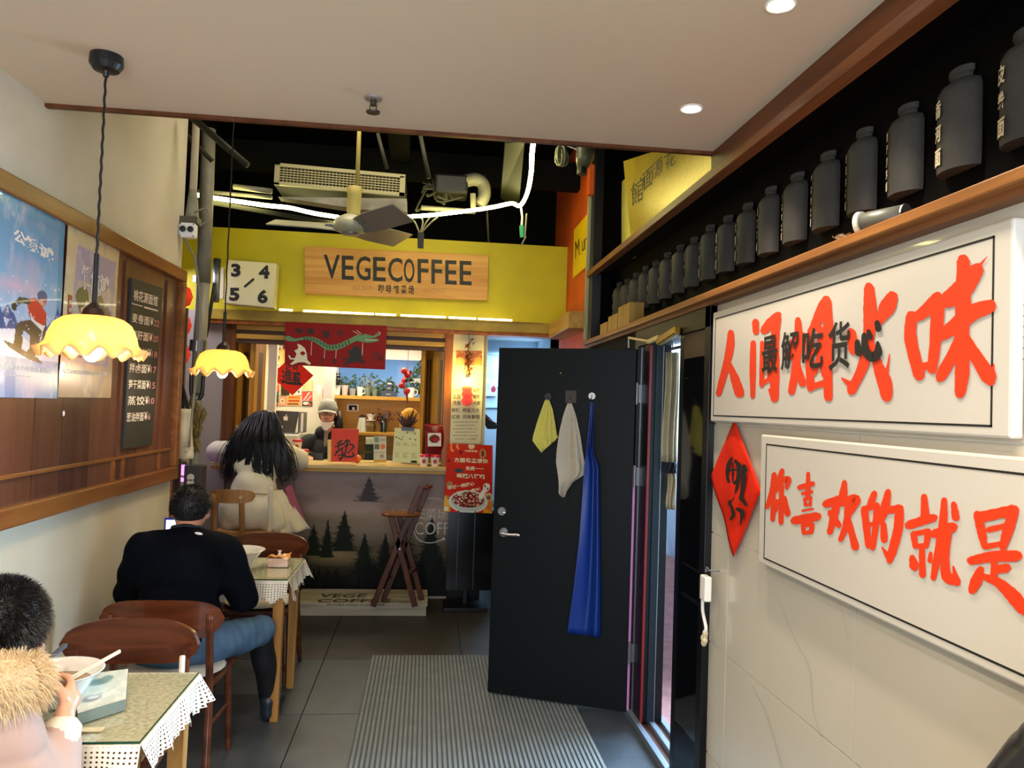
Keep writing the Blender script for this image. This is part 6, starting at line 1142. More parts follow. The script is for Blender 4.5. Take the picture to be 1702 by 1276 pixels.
# ================================================================== CHAIRS
def make_chair(name, label, loc, rz, cushion=None, m=None, fine=True):
    m = m or M['woodC']; t_ = thing(name, label, 'chair', loc, rz, None)
    def bl(mb, nm, mm, **k): return mb.build(nm, mm, t_, world=False, **k)
    bl(MB().sheet(lambda u, v: Vector(((u-.5)*(.44-.05*(1-v)), -.2+.4*v, .44-.012*math.sin(PI*u)*math.sin(PI*v))), 10, 8, -.022), 'seat', m, smooth=False)
    if cushion: bl(MB().ell((0, 0, .458), (.215, .2, .022), 24, 8), 'cushion', cushion, smooth=True)
    for s_ in (-1, 1):
        bl(MB().tube([(s_*.185, .17, .43), (s_*.2, .19, 0)], [.018, .012], 10), 'leg', m)
        bl(MB().tube(bez([(s_*.215, -.27, 0), (s_*.2, -.2, .3), (s_*.195, -.19, .45), (s_*.2, -.235, .66), (s_*.2, -.25, .76)], 4), [.013]+[.017]*8+[.016]*7+[.012], 10), 'leg', m, smooth=True)
        bl(MB().tube([(s_*.187, .17, .22), (s_*.2, -.21, .27)], [.01, .01], 8), 'stretcher', m)
    bl(MB().tube([(-.185, .17, .41), (.185, .17, .41)], .013, 8), 'seat_rail', m); bl(MB().tube([(-.19, -.19, .41), (.19, -.19, .41)], .013, 8), 'seat_rail', m)
    def bf(u, v):
        a = 2*u-1; h = .084*(max(0, 1-abs(a)**3.2))**.5+.002; x = .25*a; y = -.262+.055*a*a; return Vector((x, y, .735+(2*v-1)*h))
    bl(MB().sheet(bf, 26, 5, .016), 'backrest', m, smooth=False)
    return t_
gcu = mat('grey seat cushion', '#b5b0a8', .8, bump=.2, bs=30); wcu = mat('pale lace cushion', '#d5ccb6', .9, bump=.3, bs=60)
make_chair('dining_chair', 'dark brown chair with wide glossy backrest facing the nearer table', (-1.08, 2.86, 0), PI)
make_chair('dining_chair', 'dark brown chair with grey cushion carrying the man in navy', (-1.08, 3.66, 0), 0, gcu)
make_chair('dining_chair', 'dark brown chair with pale cushion at the far side of the farther table', (-.965, 4.86, 0), PI, wcu)
make_chair('dining_chair', 'dark brown chair under the person in the pink padded coat', (-1.15, 1.88, 0), 0)
# woman's tall wooden chair
bc = thing('bar_chair', 'tall light wooden chair with low curved backrest under the woman', 'chair', (-1.33, 6.15, 0)); wl_ = M['woodL']
MB().sheet(lambda u, v: Vector((-1.53+.42*u, 5.95+.4*v, .69-.01*math.sin(PI*u))), 8, 6, -.03).build('seat', wl_, bc)
for (x, y, xt, yt, zt) in ((-1.56, 5.93, -1.53, 5.95, .66), (-1.1, 5.93, -1.13, 5.97, .66), (-1.55, 6.4, -1.5, 6.32, .66), (-1.08, 6.4, -1.14, 6.32, .66)):
    MB().tube([(x, y, 0), (xt, yt, zt)], [.016, .022], 10).build('leg', wl_, bc)
for xt, xb in ((-1.53, -1.53), (-1.335, -1.33)): MB().tube(bez([(xb, 5.95, .55), (xb, 5.94, .72), (xt, 5.9, .97)], 4), .02, 10).build('back_post', wl_, bc, smooth=True)
MB().sheet(lambda u, v: Vector((-1.57+.33*u, 5.88+.05*(2*u-1)**2+.01, .955+(2*v-1)*.05*(max(0, 1-abs(2*u-1)**4))**.5)), 16, 4, .018).build('backrest', wl_, bc)
MB().cyl((-1.335, 5.905, .95), (-1.335, 5.87, .95), .012, n=10).build('screw_cap', mat('pale cap', '#d9c38c', .4), bc); MB().tube([(-1.55, 5.95, .3), (-1.1, 5.95, .3)], .012, 8).build('stretcher', wl_, bc); MB().tube([(-1.54, 6.35, .35), (-1.1, 6.35, .35)], .012, 8).build('stretcher', wl_, bc)
# ================================================================== PEOPLE
def V(*a): return Vector(a)
def curl_hand(mbs, wrist, dirn, side, palm_n, s=1.0, curl=.9):
    """palm + five bent fingers as capsule lists, appended to a body capsule list"""
    d = Vector(dirn).normalized(); n = Vector(palm_n); n = (n-d*n.dot(d)).normalized(); w_ = d.cross(n)*side; pc = wrist+d*.045*s
    mbs.append((wrist, .022*s, pc, .026*s)); 
    for k, (o_, l) in enumerate(((-.03, .8), (-.011, .95), (.009, 1.0), (.028, .9))):
        b0 = wrist+d*.075*s-w_*o_*s*-1; mbs.append((pc-w_*o_*s*-.6, .015*s, b0, .0105*s)); p = b0; dr__ = d.copy(); seg = .032*s*l
        for j in range(3):
            dr__ = (dr__*math.cos(curl*.75)+n*math.sin(curl*.75)); q_ = p+dr__.normalized()*seg*(1-.18*j); mbs.append((p, (.0098-.0012*j)*s, q_, (.0088-.0012*j)*s)); p = q_; n = n-dr__*n.dot(dr__); n = n.normalized() if n.length > .01 else -d
        n = Vector(palm_n); n = (n-d*n.dot(d)).normalized()
    tb_ = wrist+d*.02*s-w_*.028*s; t1 = tb_+(d*.7-w_*.6+n*.5).normalized()*.038*s; t2 = t1+(d*.8+n*.6+w_*.1).normalized()*.028*s; mbs += [(tb_, .013*s, t1, .0115*s), (t1, .0105*s, t2, .009*s)]
def ear(mb, c, s, fwd=V(0, 1, 0)):
    mb.append(('e', c, (.009, .018, .03))); mb.append(('e', c+V(s*.006, -.006, .006), (.006, .01, .022)))
def hairtuft(mb, c, R_, n, lmin, lmax, rnd, cond, w_=.0035, down=.25, A=None):
    for i in range(n):
        u = V(rnd.gauss(0, 1), rnd.gauss(0, 1), rnd.gauss(0, 1)).normalized()
        if not cond(u): continue
        p = c+V(u.x*R_[0], u.y*R_[1], u.z*R_[2]); l = rnd.uniform(lmin, lmax); d = (u+V(rnd.uniform(-.5, .5), rnd.uniform(-.5, .5), rnd.uniform(-.5, .3)-down)).normalized(); e = d.orthogonal().normalized()*w_
        m_ = p+d*l*.55+V(0, 0, -l*.08); mb.add([p-e, p+e, m_+e*.7, m_-e*.7, p+d*l+V(0, 0, -l*.25)], [(0, 1, 2, 3), (3, 2, 4)])
navy = mat('navy jacket', '#02040a', .85, spec=.1, c2='#040916', vs=5, bump=.2, bs=30); jeans = mat('blue jeans', '#4a6a86', .8, c2='#37536d', vs=8, bump=.2, bs=40); blk = mat('black trousers', '#0b0d12', .6)
# ---- man in navy, seen from behind
mn = thing('person', 'person with short black hair in a navy jacket seated with their back to the camera', 'person', (-1.1, 3.7, 0))
hd = V(-1.125, 3.93, 1.125)
shR, shL = V(-.935, 3.83, .945), V(-1.305, 3.83, .945); elR, elL = V(-.845, 3.88, .72), V(-1.385, 3.9, .73); wrR, wrL = V(-.93, 4.14, .79), V(-1.27, 4.15, .78)
kR, kL, fR, fL = V(-.8, 4.08, .5), V(-1.28, 4.12, .5), V(-.765, 4.22, .1), V(-1.3, 4.25, .1)
caps = [('e', hd, (.078, .092, .11)), (hd+V(0, .03, -.05), .06, hd+V(0, .05, -.075), .045), (V(-1.12, 3.89, .97), .062, hd+V(0, -.02, -.05), .058), ('e', V(-1.12, 3.83, .82), (.17, .1, .2)), ('e', V(-1.11, 3.74, .6), (.16, .11, .16)), (shR, .055, elR, .043), (elR, .04, wrR, .028), (shL, .055, elL, .043), (elL, .04, wrL, .028), (V(-1.0, 3.7, .53), .08, kR, .06), (kR, .055, fR, .04), (V(-1.2, 3.7, .53), .08, kL, .06), (kL, .055, fL, .04), (hd+V(0, .1, -.005), .012, hd+V(0, .108, -.03), .014)]
for s_ in (-1, 1): ear(caps, hd+V(s_*.083, -.004, -.012), s_)
curl_hand(caps, wrR, (-.4, .8, .1), 1, (0, .2, -1)); curl_hand(caps, wrL, (.3, .9, 0), -1, (0, .2, -1))
blob('body', caps, .0075, M['skin'], mn, 3)
jk = [('e', V(-1.12, 3.82, .83), (.205, .135, .18)), ('e', V(-1.12, 3.77, .66), (.2, .14, .17)), ('e', V(-1.11, 3.72, .56), (.2, .15, .1)), (shR, .088, V(-1.1, 3.84, .99), .07), (shL, .088, V(-1.14, 3.84, .99), .07), (shR, .085, elR, .072), (elR, .07, wrR-V(-.02, .06, .0), .046), (shL, .085, elL, .072), (elL, .07, wrL-V(0, .06, .0), .046), (V(-1.12, 3.84, .98), .075, V(-1.125, 3.87, 1.01), .068)]
blob('jacket', jk, .012, navy, mn, 4, noise=.0035, nscale=12)
t = MB(); t.lathe([(.07, 0), (.083, .002), (.078, .05), (.068, .055), (.066, .01)], (-1.125, 3.885, 1.0), 28, sy=.95, A=Matrix.Rotation(-.25, 3, 'X')); t.build('collar', mat('navy collar', '#0d2038', .7), mn, smooth=True)
t = MB(); t.ell((-1.045, 3.79, 1.035), (.02, .006, .007), 10, 6, Matrix.Rotation(.2, 3, 'Y')); t.build('hood_toggle', M['white'], mn)
tr_ = [(V(-.99, 3.7, .53), .1, kR, .078), (V(-1.2, 3.7, .53), .1, kL, .078), ('e', V(-1.1, 3.68, .53), (.17, .14, .09))]; blob('trousers', tr_, .012, jeans, mn, 4, noise=.003, nscale=14)
blob('boot', [(kR+V(0, .01, -.03), .066, fR, .05)], .012, blk, mn, 3, noise=.002); blob('boot', [(kL+V(0, .01, -.03), .066, fL, .05)], .012, blk, mn, 3, noise=.002)
for f_, s_ in ((fR, 1), (fL, -1)): blob('shoe', [(V(f_.x, f_.y-.03, .045), .042, V(f_.x+s_*.02, f_.y+.15, .04), .036), (V(f_.x, f_.y-.04, .03), .03, V(f_.x, f_.y-.03, .1), .045)], .009, mat('dark shoe', '#1c2430', .4), mn, 3)
rr = random.Random(21); hc = hd+V(0, -.008, .022)
blob('hair', [('e', hc, (.088, .1, .1)), ('e', hd+V(0, -.03, 0), (.077, .06, .06))], .008, mat('short black hair', '#0a0a0b', .6, c2='#15161a', vs=40), mn, 3, fn=lambda co: co)
t = MB(); hairtuft(t, hc, (.087, .1, .1), 5200, .008, .018, rr, lambda u: u.z > -.05 or u.y < 0 and u.z > -.34, .0012); o = t.build('hair_strands', M['hair'], mn); o['kind'] = 'stuff'
# glasses arm glint, phone
ph = thing('propped_phone', 'small white screen with blue edge standing at the wall beyond the man in navy', 'phone', (-1.33, 4.35, ZG)); MB().box(-1.385, -1.3, 4.36, 4.372, ZG, 1.02).build('case', mat('blue case', '#1c2fae', .4), ph, bevel=.003); MB().box(-1.375, -1.31, 4.3585, 4.36, ZG+.02, 1.01).build('screen', emis('white screen', '#dfe6f2', 1.1), ph)
# plum bag on the chair before the man
pg = thing('shopping_bag', 'plum coloured bag with white trim lying on the chair behind the nearer table', 'bag', (-1.1, 2.95, .45)); plum = mat('plum cloth', '#4a0f30', .6, bump=.4, bs=18)
blob('bag', [('e', V(-1.08, 2.9, .53), (.16, .1, .075)), ('e', V(-.96, 2.95, .57), (.09, .08, .07)), ('e', V(-1.2, 2.94, .53), (.08, .07, .05))], .01, plum, pg, 3, noise=.006, nscale=16)
t = MB(); 
for a_, b_, c_ in (((-.9, 2.97, .6), (-.87, 3.0, .63), (-.88, 3.05, .7)), ((-1.0, 2.84, .61), (-.93, 2.87, .6), (-.88, 2.92, .6)), ((-.95, 2.86, .5), (-.9, 2.9, .56), (-.87, 2.93, .52))): t.tube(bez([a_, b_, c_], 6), .011, 8)
t.build('white_trim', M['white'], pg, smooth=True)
MB().sheet(lambda u, v: Vector((-1.22+.09*u*(1-.5*v)+.02*v, 2.8+.01*math.sin(u*8), .68-.17*v)), 6, 8, .002).build('paper_corner', mat('beige paper', '#c9bca6', .7), pg)
# ---- person in pink padded coat
pk_ = mat('pale pink coat', '#b2978a', .7, c2='#ab8d80', vs=3, bump=.12, bs=12, sheen=.2); ch = thing('person', 'person in a pale pink padded coat with a fur collar eating at the nearer table', 'person', (-1.15, 1.9, 0))
hd = at(8, 1046, y=2.12); sR, sL = V(-.975, 1.97, .86), V(-1.33, 1.97, .86); eR, eL = V(-.885, 2.0, .63), V(-1.38, 2.1, .64); wR = V(-.945, 2.16, .80); wL = V(-1.3, 2.3, .8)
wR = at(108, 1185, y=2.13); tipd = at(140, 1105, y=2.27)-wR
caps = [('e', hd, (.078, .09, .108)), (hd+V(.02, .05, -.05), .05, hd+V(.03, .06, -.07), .04), (V(-1.15, 2.02, .9), .055, hd+V(0, -.02, -.05), .055), ('e', V(-1.15, 1.95, .72), (.16, .1, .2)), ('e', V(-1.15, 1.9, .54), (.15, .12, .12)), (sR, .05, eR, .04), (eR, .036, wR, .025), (sL, .05, eL, .04), (eL, .036, wL, .025), (V(-1.12, 1.9, .53), .075, V(-1.08, 2.15, .52), .06), (V(-1.08, 2.15, .52), .055, V(-1.08, 2.2, .08), .04), (V(-1.24, 1.9, .53), .075, V(-1.32, 2.15, .52), .06), (V(-1.32, 2.15, .52), .055, V(-1.32, 2.2, .08), .04)]
caps.append(('e', hd+V(.072, .028, -.018), (.01, .02, .03))); caps.append(('e', hd+V(-.08, .02, -.02), (.01, .02, .03))); caps.append((hd+V(.03, .09, -.01), .012, hd+V(.035, .1, -.035), .013))
hn = []
curl_hand(caps, wR, tipd, -1, (-.8, .5, .2), 1.0, .75); curl_hand(caps, wL, (.4, .8, .2), 1, (.2, .2, -1))
blob('body', caps, .0065, mat('warm skin', '#d29a78', .45, bump=.08, bs=60), ch, 3)
ct2 = [('e', V(-1.15, 1.93, .77), (.22, .16, .2)), ('e', V(-1.15, 1.88, .55), (.23, .19, .16)), (sR+V(-.02, 0, 0), .105, eR, .085), (eR, .082, wR+(eR-wR).normalized()*.06, .052), (sL, .1, eL, .085), (eL, .08, wL-V(0, .08, 0), .055), ('e', V(-1.15, 1.9, .47), (.22, .2, .1))]
def quilt(co):
    z = co[:, 2]+.15*(co[:, 0]+1.2); d = (np.abs(np.sin(z*PI/.145)))**.5*.012-.008; c = np.array([-1.2, 1.95]); r_ = co[:, :2]-c; n_ = np.linalg.norm(r_, axis=1, keepdims=True)+1e-6; co = co.copy(); co[:, :2] += r_/n_*d[:, None]; return co
blob('coat', ct2, .011, pk_, ch, 4, noise=.003, nscale=9, fn=quilt)
t = MB(); t.tube([wR+(eR-wR).normalized()*.1, wR+(eR-wR).normalized()*.03, wR+(eR-wR).normalized()*.012], [.05, .046, .03], 18); t.build('knit_cuff', mat('cream knit cuff', '#e2d5bd', .9, bump=.4, bs=90), ch, smooth=True)
fur = mat('cream fur', '#dcc39a', .8, c2='#c9a878', vs=30); t = MB(); rr = random.Random(33)
ring = [V(-1.13+.165*math.cos(a), 1.985+.15*math.sin(a), .975-.035*math.sin(a)) for a in [2*PI*k/24 for k in range(25)]]
t.tube(ring, .068, 12, cap=False)
for i in range(15000):
    a = rr.uniform(0, 2*PI); b_ = rr.uniform(0, 2*PI); c_ = V(-1.13+.165*math.cos(a), 1.985+.15*math.sin(a), .975-.035*math.sin(a)); rad = V(math.cos(a), math.sin(a), 0); u = rad*math.cos(b_)+V(0, 0, math.sin(b_)); p = c_+u*.062; l = rr.uniform(.02, .046); d = (u+V(rr.uniform(-.5, .5), rr.uniform(-.5, .5), rr.uniform(-.9, .2))).normalized(); e = d.orthogonal().normalized()*.0009
    q_ = p+d*l*.6; t.add([p-e, p+e, q_+e*.8, q_-e*.8, p+d*l+V(0, 0, -l*.3)], [(0, 1, 2, 3), (3, 2, 4)])
o = t.build('fur_collar', fur, ch); o['kind'] = 'stuff'
hc = hd+V(-.005, -.012, .03); t = MB(); t.ell(hc, (.096, .104, .1), 24, 16); t.ell(hd+V(0, -.05, -.03), (.08, .055, .06)); hairtuft(t, hc, (.094, .102, .098), 16000, .01, .032, rr, lambda u: not (u.y > .55 and u.z < .1) and u.z > -.75, .0008, .1)
o = t.build('hair', M['hair'], ch); o['kind'] = 'stuff'
blob('trousers', [(V(-1.12, 1.9, .53), .09, V(-1.08, 2.15, .52), .07), (V(-1.08, 2.15, .52), .068, V(-1.08, 2.2, .1), .05), (V(-1.24, 1.9, .53), .09, V(-1.32, 2.15, .52), .07), (V(-1.32, 2.15, .52), .068, V(-1.32, 2.2, .1), .05)], .013, blk, ch, 3)
for x in (-1.08, -1.32): blob('shoe', [(V(x, 2.17, .045), .042, V(x, 2.33, .038), .036)], .01, M['dark'], ch, 2)
# ---- woman at the counter
wm_ = thing('person', 'person with long black wavy hair in a cream belted coat leaning on the counter', 'person', (-1.32, 6.15, 0))
hd = V(-1.285, 6.42, 1.46); sR, sL = V(-1.13, 6.3, 1.27), V(-1.5, 6.3, 1.27); eR, eL = V(-1.02, 6.45, 1.2), V(-1.66, 6.45, 1.24); wR, wL = V(-1.15, 6.68, 1.21), V(-1.5, 6.68, 1.21)
caps = [('e', hd, (.075, .09, .105)), (V(-1.3, 6.33, 1.3), .05, hd+V(0, -.02, -.05), .05), ('e', V(-1.31, 6.27, 1.12), (.15, .09, .18)), ('e', V(-1.32, 6.17, .84), (.16, .12, .16)), (sR, .045, eR, .036), (eR, .034, wR, .024), (sL, .045, eL, .036), (eL, .034, wL, .024), (V(-1.24, 6.17, .78), .08, V(-1.18, 6.5, .76), .055), (V(-1.18, 6.5, .76), .05, V(-1.16, 6.42, .34), .036), (V(-1.4, 6.17, .78), .08, V(-1.42, 6.5, .76), .055), (V(-1.42, 6.5, .76), .05, V(-1.42, 6.42, .34), .036)]
curl_hand(caps, wR, (-.5, .8, 0), 1, (0, 0, -1), .9, .4); curl_hand(caps, wL, (.4, .8, 0), -1, (0, 0, -1), .9, .4)
blob('body', caps, .009, M['skin'], wm_, 3)
creamc = mat('cream wool coat', '#e4dac2', .85, c2='#dacfb2', vs=4, bump=.2, bs=30, sheen=.2)
blob('coat', [('e', V(-1.31, 6.25, 1.16), (.2, .125, .17)), ('e', V(-1.31, 6.2, .98), (.175, .13, .17)), ('e', V(-1.32, 6.13, .82), (.225, .16, .15)), (sR, .085, eR, .09), (eR, .085, wR-V(.02, .05, 0), .055), (sL, .085, eL, .09), (eL, .085, wL-V(0, .05, 0), .055), (V(-1.2, 6.12, .84), .12, V(-1.12, 6.1, .72), .09), (V(-1.43, 6.12, .84), .12, V(-1.46, 6.12, .74), .09)], .013, creamc, wm_, 4, noise=.004, nscale=9)
def flare(u, v): a = -.1+u; return Vector((-1.17+.05*v+(u)*(.08+.17*v), 6.02+.16*u+.022*math.sin(u*16)*v, .98-.36*v+.06*u*v))
MB().sheet(flare, 24, 14, .006).build('coat_skirt', creamc, wm_, smooth=True)
MB().sheet(lambda u, v: Vector((-1.07+.12*v+u*(.04+.03*v), 6.17+.02*u, .99-.34*v+.03*u)), 8, 10, .004).build('pink_lining', mat('dusty pink lining', '#9c4a5c', .7), wm_, smooth=True)
MB().sheet(lambda u, v: Vector((-1.155+.03*u+.0*v, 5.99+.03*(1-v)*0, 1.02-.4*v)), 3, 12, .004).build('belt_end', creamc, wm_, smooth=True)
MB().tube([V(-1.31+.185*math.cos(a), 6.18+.14*math.sin(a), .965+.01*math.sin(2*a)) for a in [2*PI*k/28 for k in range(29)]], .008, 6).build('belt_seam', mat('coat seam', '#a89a7c', .8), wm_)
t = MB(); rr = random.Random(44); hc = hd+V(0, -.01, .02); t.ell(hc, (.09, .105, .115), 20, 14); t.ell(hd+V(0, -.06, -.1), (.1, .07, .12), 16, 10)
for i in range(900):
    a = rr.uniform(-1.35, 1.35); top = hc+V(.075*math.sin(a), -.07*math.cos(a)-.02, rr.uniform(-.02, .1)); lk = round(a*3.2)/3.2; spread_ = (lk*.75+a*.25)*.2+rr.gauss(0, .016); L_ = rr.uniform(.3, .5); pts = [top]
    ph_ = lk*5; 
    for j in range(1, 8):
        f_ = j/7; pts.append(V(-1.285+.085*math.sin(a)*(1-f_)+spread_*f_**.8+.02*math.sin(f_*9+ph_+rr.uniform(-.2, .2))*f_**2, 6.34-.215*math.sin(min(1, f_*1.4)*PI/2)+.055*abs(lk)*f_, top.z-L_*f_))
    t.tube(bez(pts, 2), [.0042*(1-.8*(k/14)**2) for k in range(15)], 3, cap=False)
for i in range(26):
    s_ = rr.choice((-1, 1)); a0 = hc+V(s_*.07, -.05, -.03); end = V(-1.285+s_*rr.uniform(.2, .32), 6.2, rr.uniform(1.08, 1.2)); mid = (a0+end)/2+V(s_*.05, -.08, .03); t.tube(bez([a0, mid, end, end+V(-s_*.03, 0, -.05)], 4), .0028, 4, cap=False)
o = t.build('hair', M['hair'], wm_, smooth=True); o['kind'] = 'stuff'
MB().tube([(-1.14, 6.42, .4), (-1.14, 6.42, .34)], .03, 8).build('boot_top', M['dark'], wm_)
# ---- barista
ba = thing('person', 'person in a grey cap with glasses and lowered white mask behind the counter', 'person', (-.93, 7.3, 0))
hd = uy(7.35)(545, 686); sR, sL = V(hd.x+.19, 7.4, hd.z-.27), V(hd.x-.17, 7.4, hd.z-.29); hR, hL = V(hd.x+.14, 7.1, 1.17), V(hd.x-.12, 7.1, 1.17); eR, eL = V(hd.x+.27, 7.35, hd.z-.5), V(hd.x-.25, 7.35, hd.z-.5)
sk = M['skin']; caps = [('e', hd, (.074, .088, .108)), ('e', hd+V(0, -.03, -.055), (.052, .05, .055)), (hd+V(0, -.088, -.01), .009, hd+V(0, -.1, -.032), .013), (V(hd.x, 7.42, hd.z-.24), .055, hd+V(0, .02, -.08), .052), ('e', V(hd.x, 7.42, hd.z-.45), (.16, .1, .24)), ('e', V(hd.x, 7.42, hd.z-.8), (.15, .1, .2)), (sR, .05, eR, .04), (eR, .038, hR, .026), (sL, .05, eL, .04), (eL, .038, hL, .026)]
for s_ in (-1, 1): caps += [(V(hd.x+s_*.09, 7.42, .9), .085, V(hd.x+s_*.1, 7.42, .5), .06), (V(hd.x+s_*.1, 7.42, .5), .055, V(hd.x+s_*.1, 7.42, .06), .04), ('e', hd+V(s_*.078, 0, -.01), (.008, .017, .028))]
curl_hand(caps, hR, (-.2, -1, 0), -1, (0, 0, -1), .95, .5); curl_hand(caps, hL, (.2, -1, 0), 1, (0, 0, -1), .95, .5); blob('body', caps, .0075, sk, ba, 3)
t = MB(); 
for s_ in (-1, 1): t.ell(hd+V(s_*.03, -.08, .004), (.011, .006, .006), 10, 6)
t.build('eyes', M['dark'], ba); t = MB(); t.ell(hd+V(0, -.083, -.058), (.022, .006, .006), 12, 6); t.build('mouth', mat('lips', '#a35a4c', .5), ba)
t = MB()
for s_ in (-1, 1):
    c_ = hd+V(s_*.033, -.098, .0); t.tube([c_+V(.027*math.cos(a), 0, .02*math.sin(a)) for a in [2*PI*k/16 for k in range(17)]], .003, 6); t.tube([c_+V(s_*.027, 0, .005), hd+V(s_*.078, 0, .005)], .0025, 6)
t.tube([hd+V(-.008, -.1, .003), hd+V(.008, -.1, .003)], .0025, 6); t.build('glasses', mat('dark brown glasses', '#1a0f0c', .3), ba)
MB().sheet(lambda u, v: hd+V(.068*math.sin((u-.5)*2.5)*(1-.25*v), -.03-.062*math.cos((u-.5)*2.5)*(1-.2*v), -.075-.045*v-.035*(1-abs(2*u-1))*v-.012*(1-(2*u-1)**2)), 16, 6, .003).build('face_mask', M['white'], ba, smooth=True)
t = MB(); t.lathe([(.001, .135), (.04, .128), (.072, .1), (.088, .055), (.092, .02), (.088, .018)], hd+V(0, .0, 0), 26, sy=1.12); t.build('cap', mat('grey cap', '#8f8d84', .85, bump=.3, bs=60), ba, smooth=True)
MB().sheet(lambda u, v: hd+V(.084*(2*u-1), -.075-.075*v*(1-.45*(2*u-1)**2)+.03*(2*u-1)**2, .036-.02*v-.02*(2*u-1)**2), 14, 6, .006).build('cap_brim', mat('pale grey brim', '#a8a598', .8), ba, smooth=True)
t = MB(); t.ell(hd+V(0, .02, -.01), (.088, .085, .09), 20, 12); t.tube([hd+V(.09, .03, .02), hd+V(.1, .03, -.1), hd+V(.12, .04, -.2)], [.03, .045, .02], 10); t.build('hair', M['hair'], ba, smooth=True)
blob('jacket', [('e', V(hd.x, 7.42, hd.z-.42), (.2, .14, .2)), ('e', V(hd.x, 7.42, hd.z-.72), (.2, .15, .25)), (sR, .09, eR, .075), (eR, .072, hR+V(0, .05, .01), .045), (sL, .09, eL, .075), (eL, .072, hL+V(0, .05, .01), .045), (V(hd.x-.05, 7.42, hd.z-.19), .07, V(hd.x+.05, 7.42, hd.z-.19), .07)], .012, mat('dark navy coat', '#080a12', .75), ba, 4, noise=.003)
MB().sheet(lambda u, v: hd+V((-.02+.04*u)*(1-.3*v), -.03-.055*v-.02, -.15-.16*v), 5, 8, .006).build('shirt_front', mat('grey brown shirt', '#7a6a5a', .8), ba, smooth=True); blob('trousers', [(V(hd.x+s_*.09, 7.42, .9), .1, V(hd.x+s_*.1, 7.42, .12), .07) for s_ in (-1, 1)], .015, blk, ba, 2)
for s_ in (-1, 1): blob('shoe', [(V(hd.x+s_*.1, 7.43, .05), .048, V(hd.x+s_*.1, 7.27, .04), .038)], .012, M['dark'], ba, 2)
# ---- dark jacketed person cut off by the lower right corner: sits with the back to the tiled wall
DX, DY, DZ = .0, -.22, .1
_V = V
def V(a, b, c): return _V(a+DX, b+DY, c+(DZ if c > .45 else 0))
dk2 = thing('person', 'person in a black shiny padded jacket cut off by the lower right corner', 'person', (1.0, .98, 0))
SJ, SJ2 = V(1.04, 1.36, 1.02), V(1.04, 1.04, 1.02); EJ, EJ2 = V(.9, 1.42, .8), V(.9, .98, .8); WJ, WJ2 = V(.7, 1.3, .72), V(.7, 1.1, .72)
caps = [('e', V(1.0, 1.2, 1.25), (.09, .078, .11)), (V(1.02, 1.2, 1.05), .055, V(1.0, 1.2, 1.18), .055), ('e', V(1.04, 1.2, .85), (.1, .16, .22)), ('e', V(1.04, 1.2, .55), (.12, .16, .12)), (SJ, .05, EJ, .04), (EJ, .036, WJ, .025), (SJ2, .05, EJ2, .04), (EJ2, .036, WJ2, .025)]
for s_ in (-1, 1): caps += [(V(1.0, 1.2+s_*.09, .52), .075, V(.62, 1.2+s_*.12, .5), .055), (V(.62, 1.2+s_*.12, .5), .05, V(.62, 1.2+s_*.12, .07), .036)]
curl_hand(caps, WJ, (-1, -.3, 0), -1, (0, 0, -1), 1, .5); curl_hand(caps, WJ2, (-1, .3, 0), 1, (0, 0, -1), 1, .5)
blob('body', caps, .01, M['skin'], dk2, 3)
jm = mat('black padded nylon', '#15161a', .28, bump=.5, bs=14)
def quilt2(co):
    d = (np.abs(np.sin((co[:, 2]-.15*co[:, 0])*PI/.085)))**.5*.01-.006; r_ = co[:, :2]-np.array([1.03, .98]); n_ = np.linalg.norm(r_, axis=1, keepdims=True)+1e-6; co = co.copy(); co[:, :2] += r_/n_*d[:, None]; return co
blob('jacket', [('e', V(1.05, 1.2, .88), (.12, .2, .22)), ('e', V(1.05, 1.2, .62), (.13, .2, .16)), (SJ, .088, EJ, .075), (EJ, .07, WJ+V(.06, 0, 0), .048), (SJ2, .088, EJ2, .075), (EJ2, .07, WJ2+V(.06, 0, 0), .048), (SJ, .07, SJ2, .07)], .01, jm, dk2, 4, noise=.003, fn=quilt2)
blob('trousers', [(V(1.0, 1.2+s_*.09, .52), .09, V(.62, 1.2+s_*.12, .5), .068) for s_ in (-1, 1)]+[(V(.62, 1.2+s_*.12, .5), .065, V(.62, 1.2+s_*.12, .1), .05) for s_ in (-1, 1)], .013, blk, dk2, 2)
for s_ in (-1, 1): blob('shoe', [(V(.62, 1.2+s_*.12, .045), .042, V(.5, 1.2+s_*.12, .04), .036)], .01, M['dark'], dk2, 2)
t = MB(); t.ell(V(1.015, 1.2, 1.285), (.1, .09, .1), 20, 12); t.build('hair', M['hair'], dk2, smooth=True)
V = _V
make_chair('dining_chair', 'dark brown chair under the person in the black padded jacket', (1.0, .98, 0), PI/2)
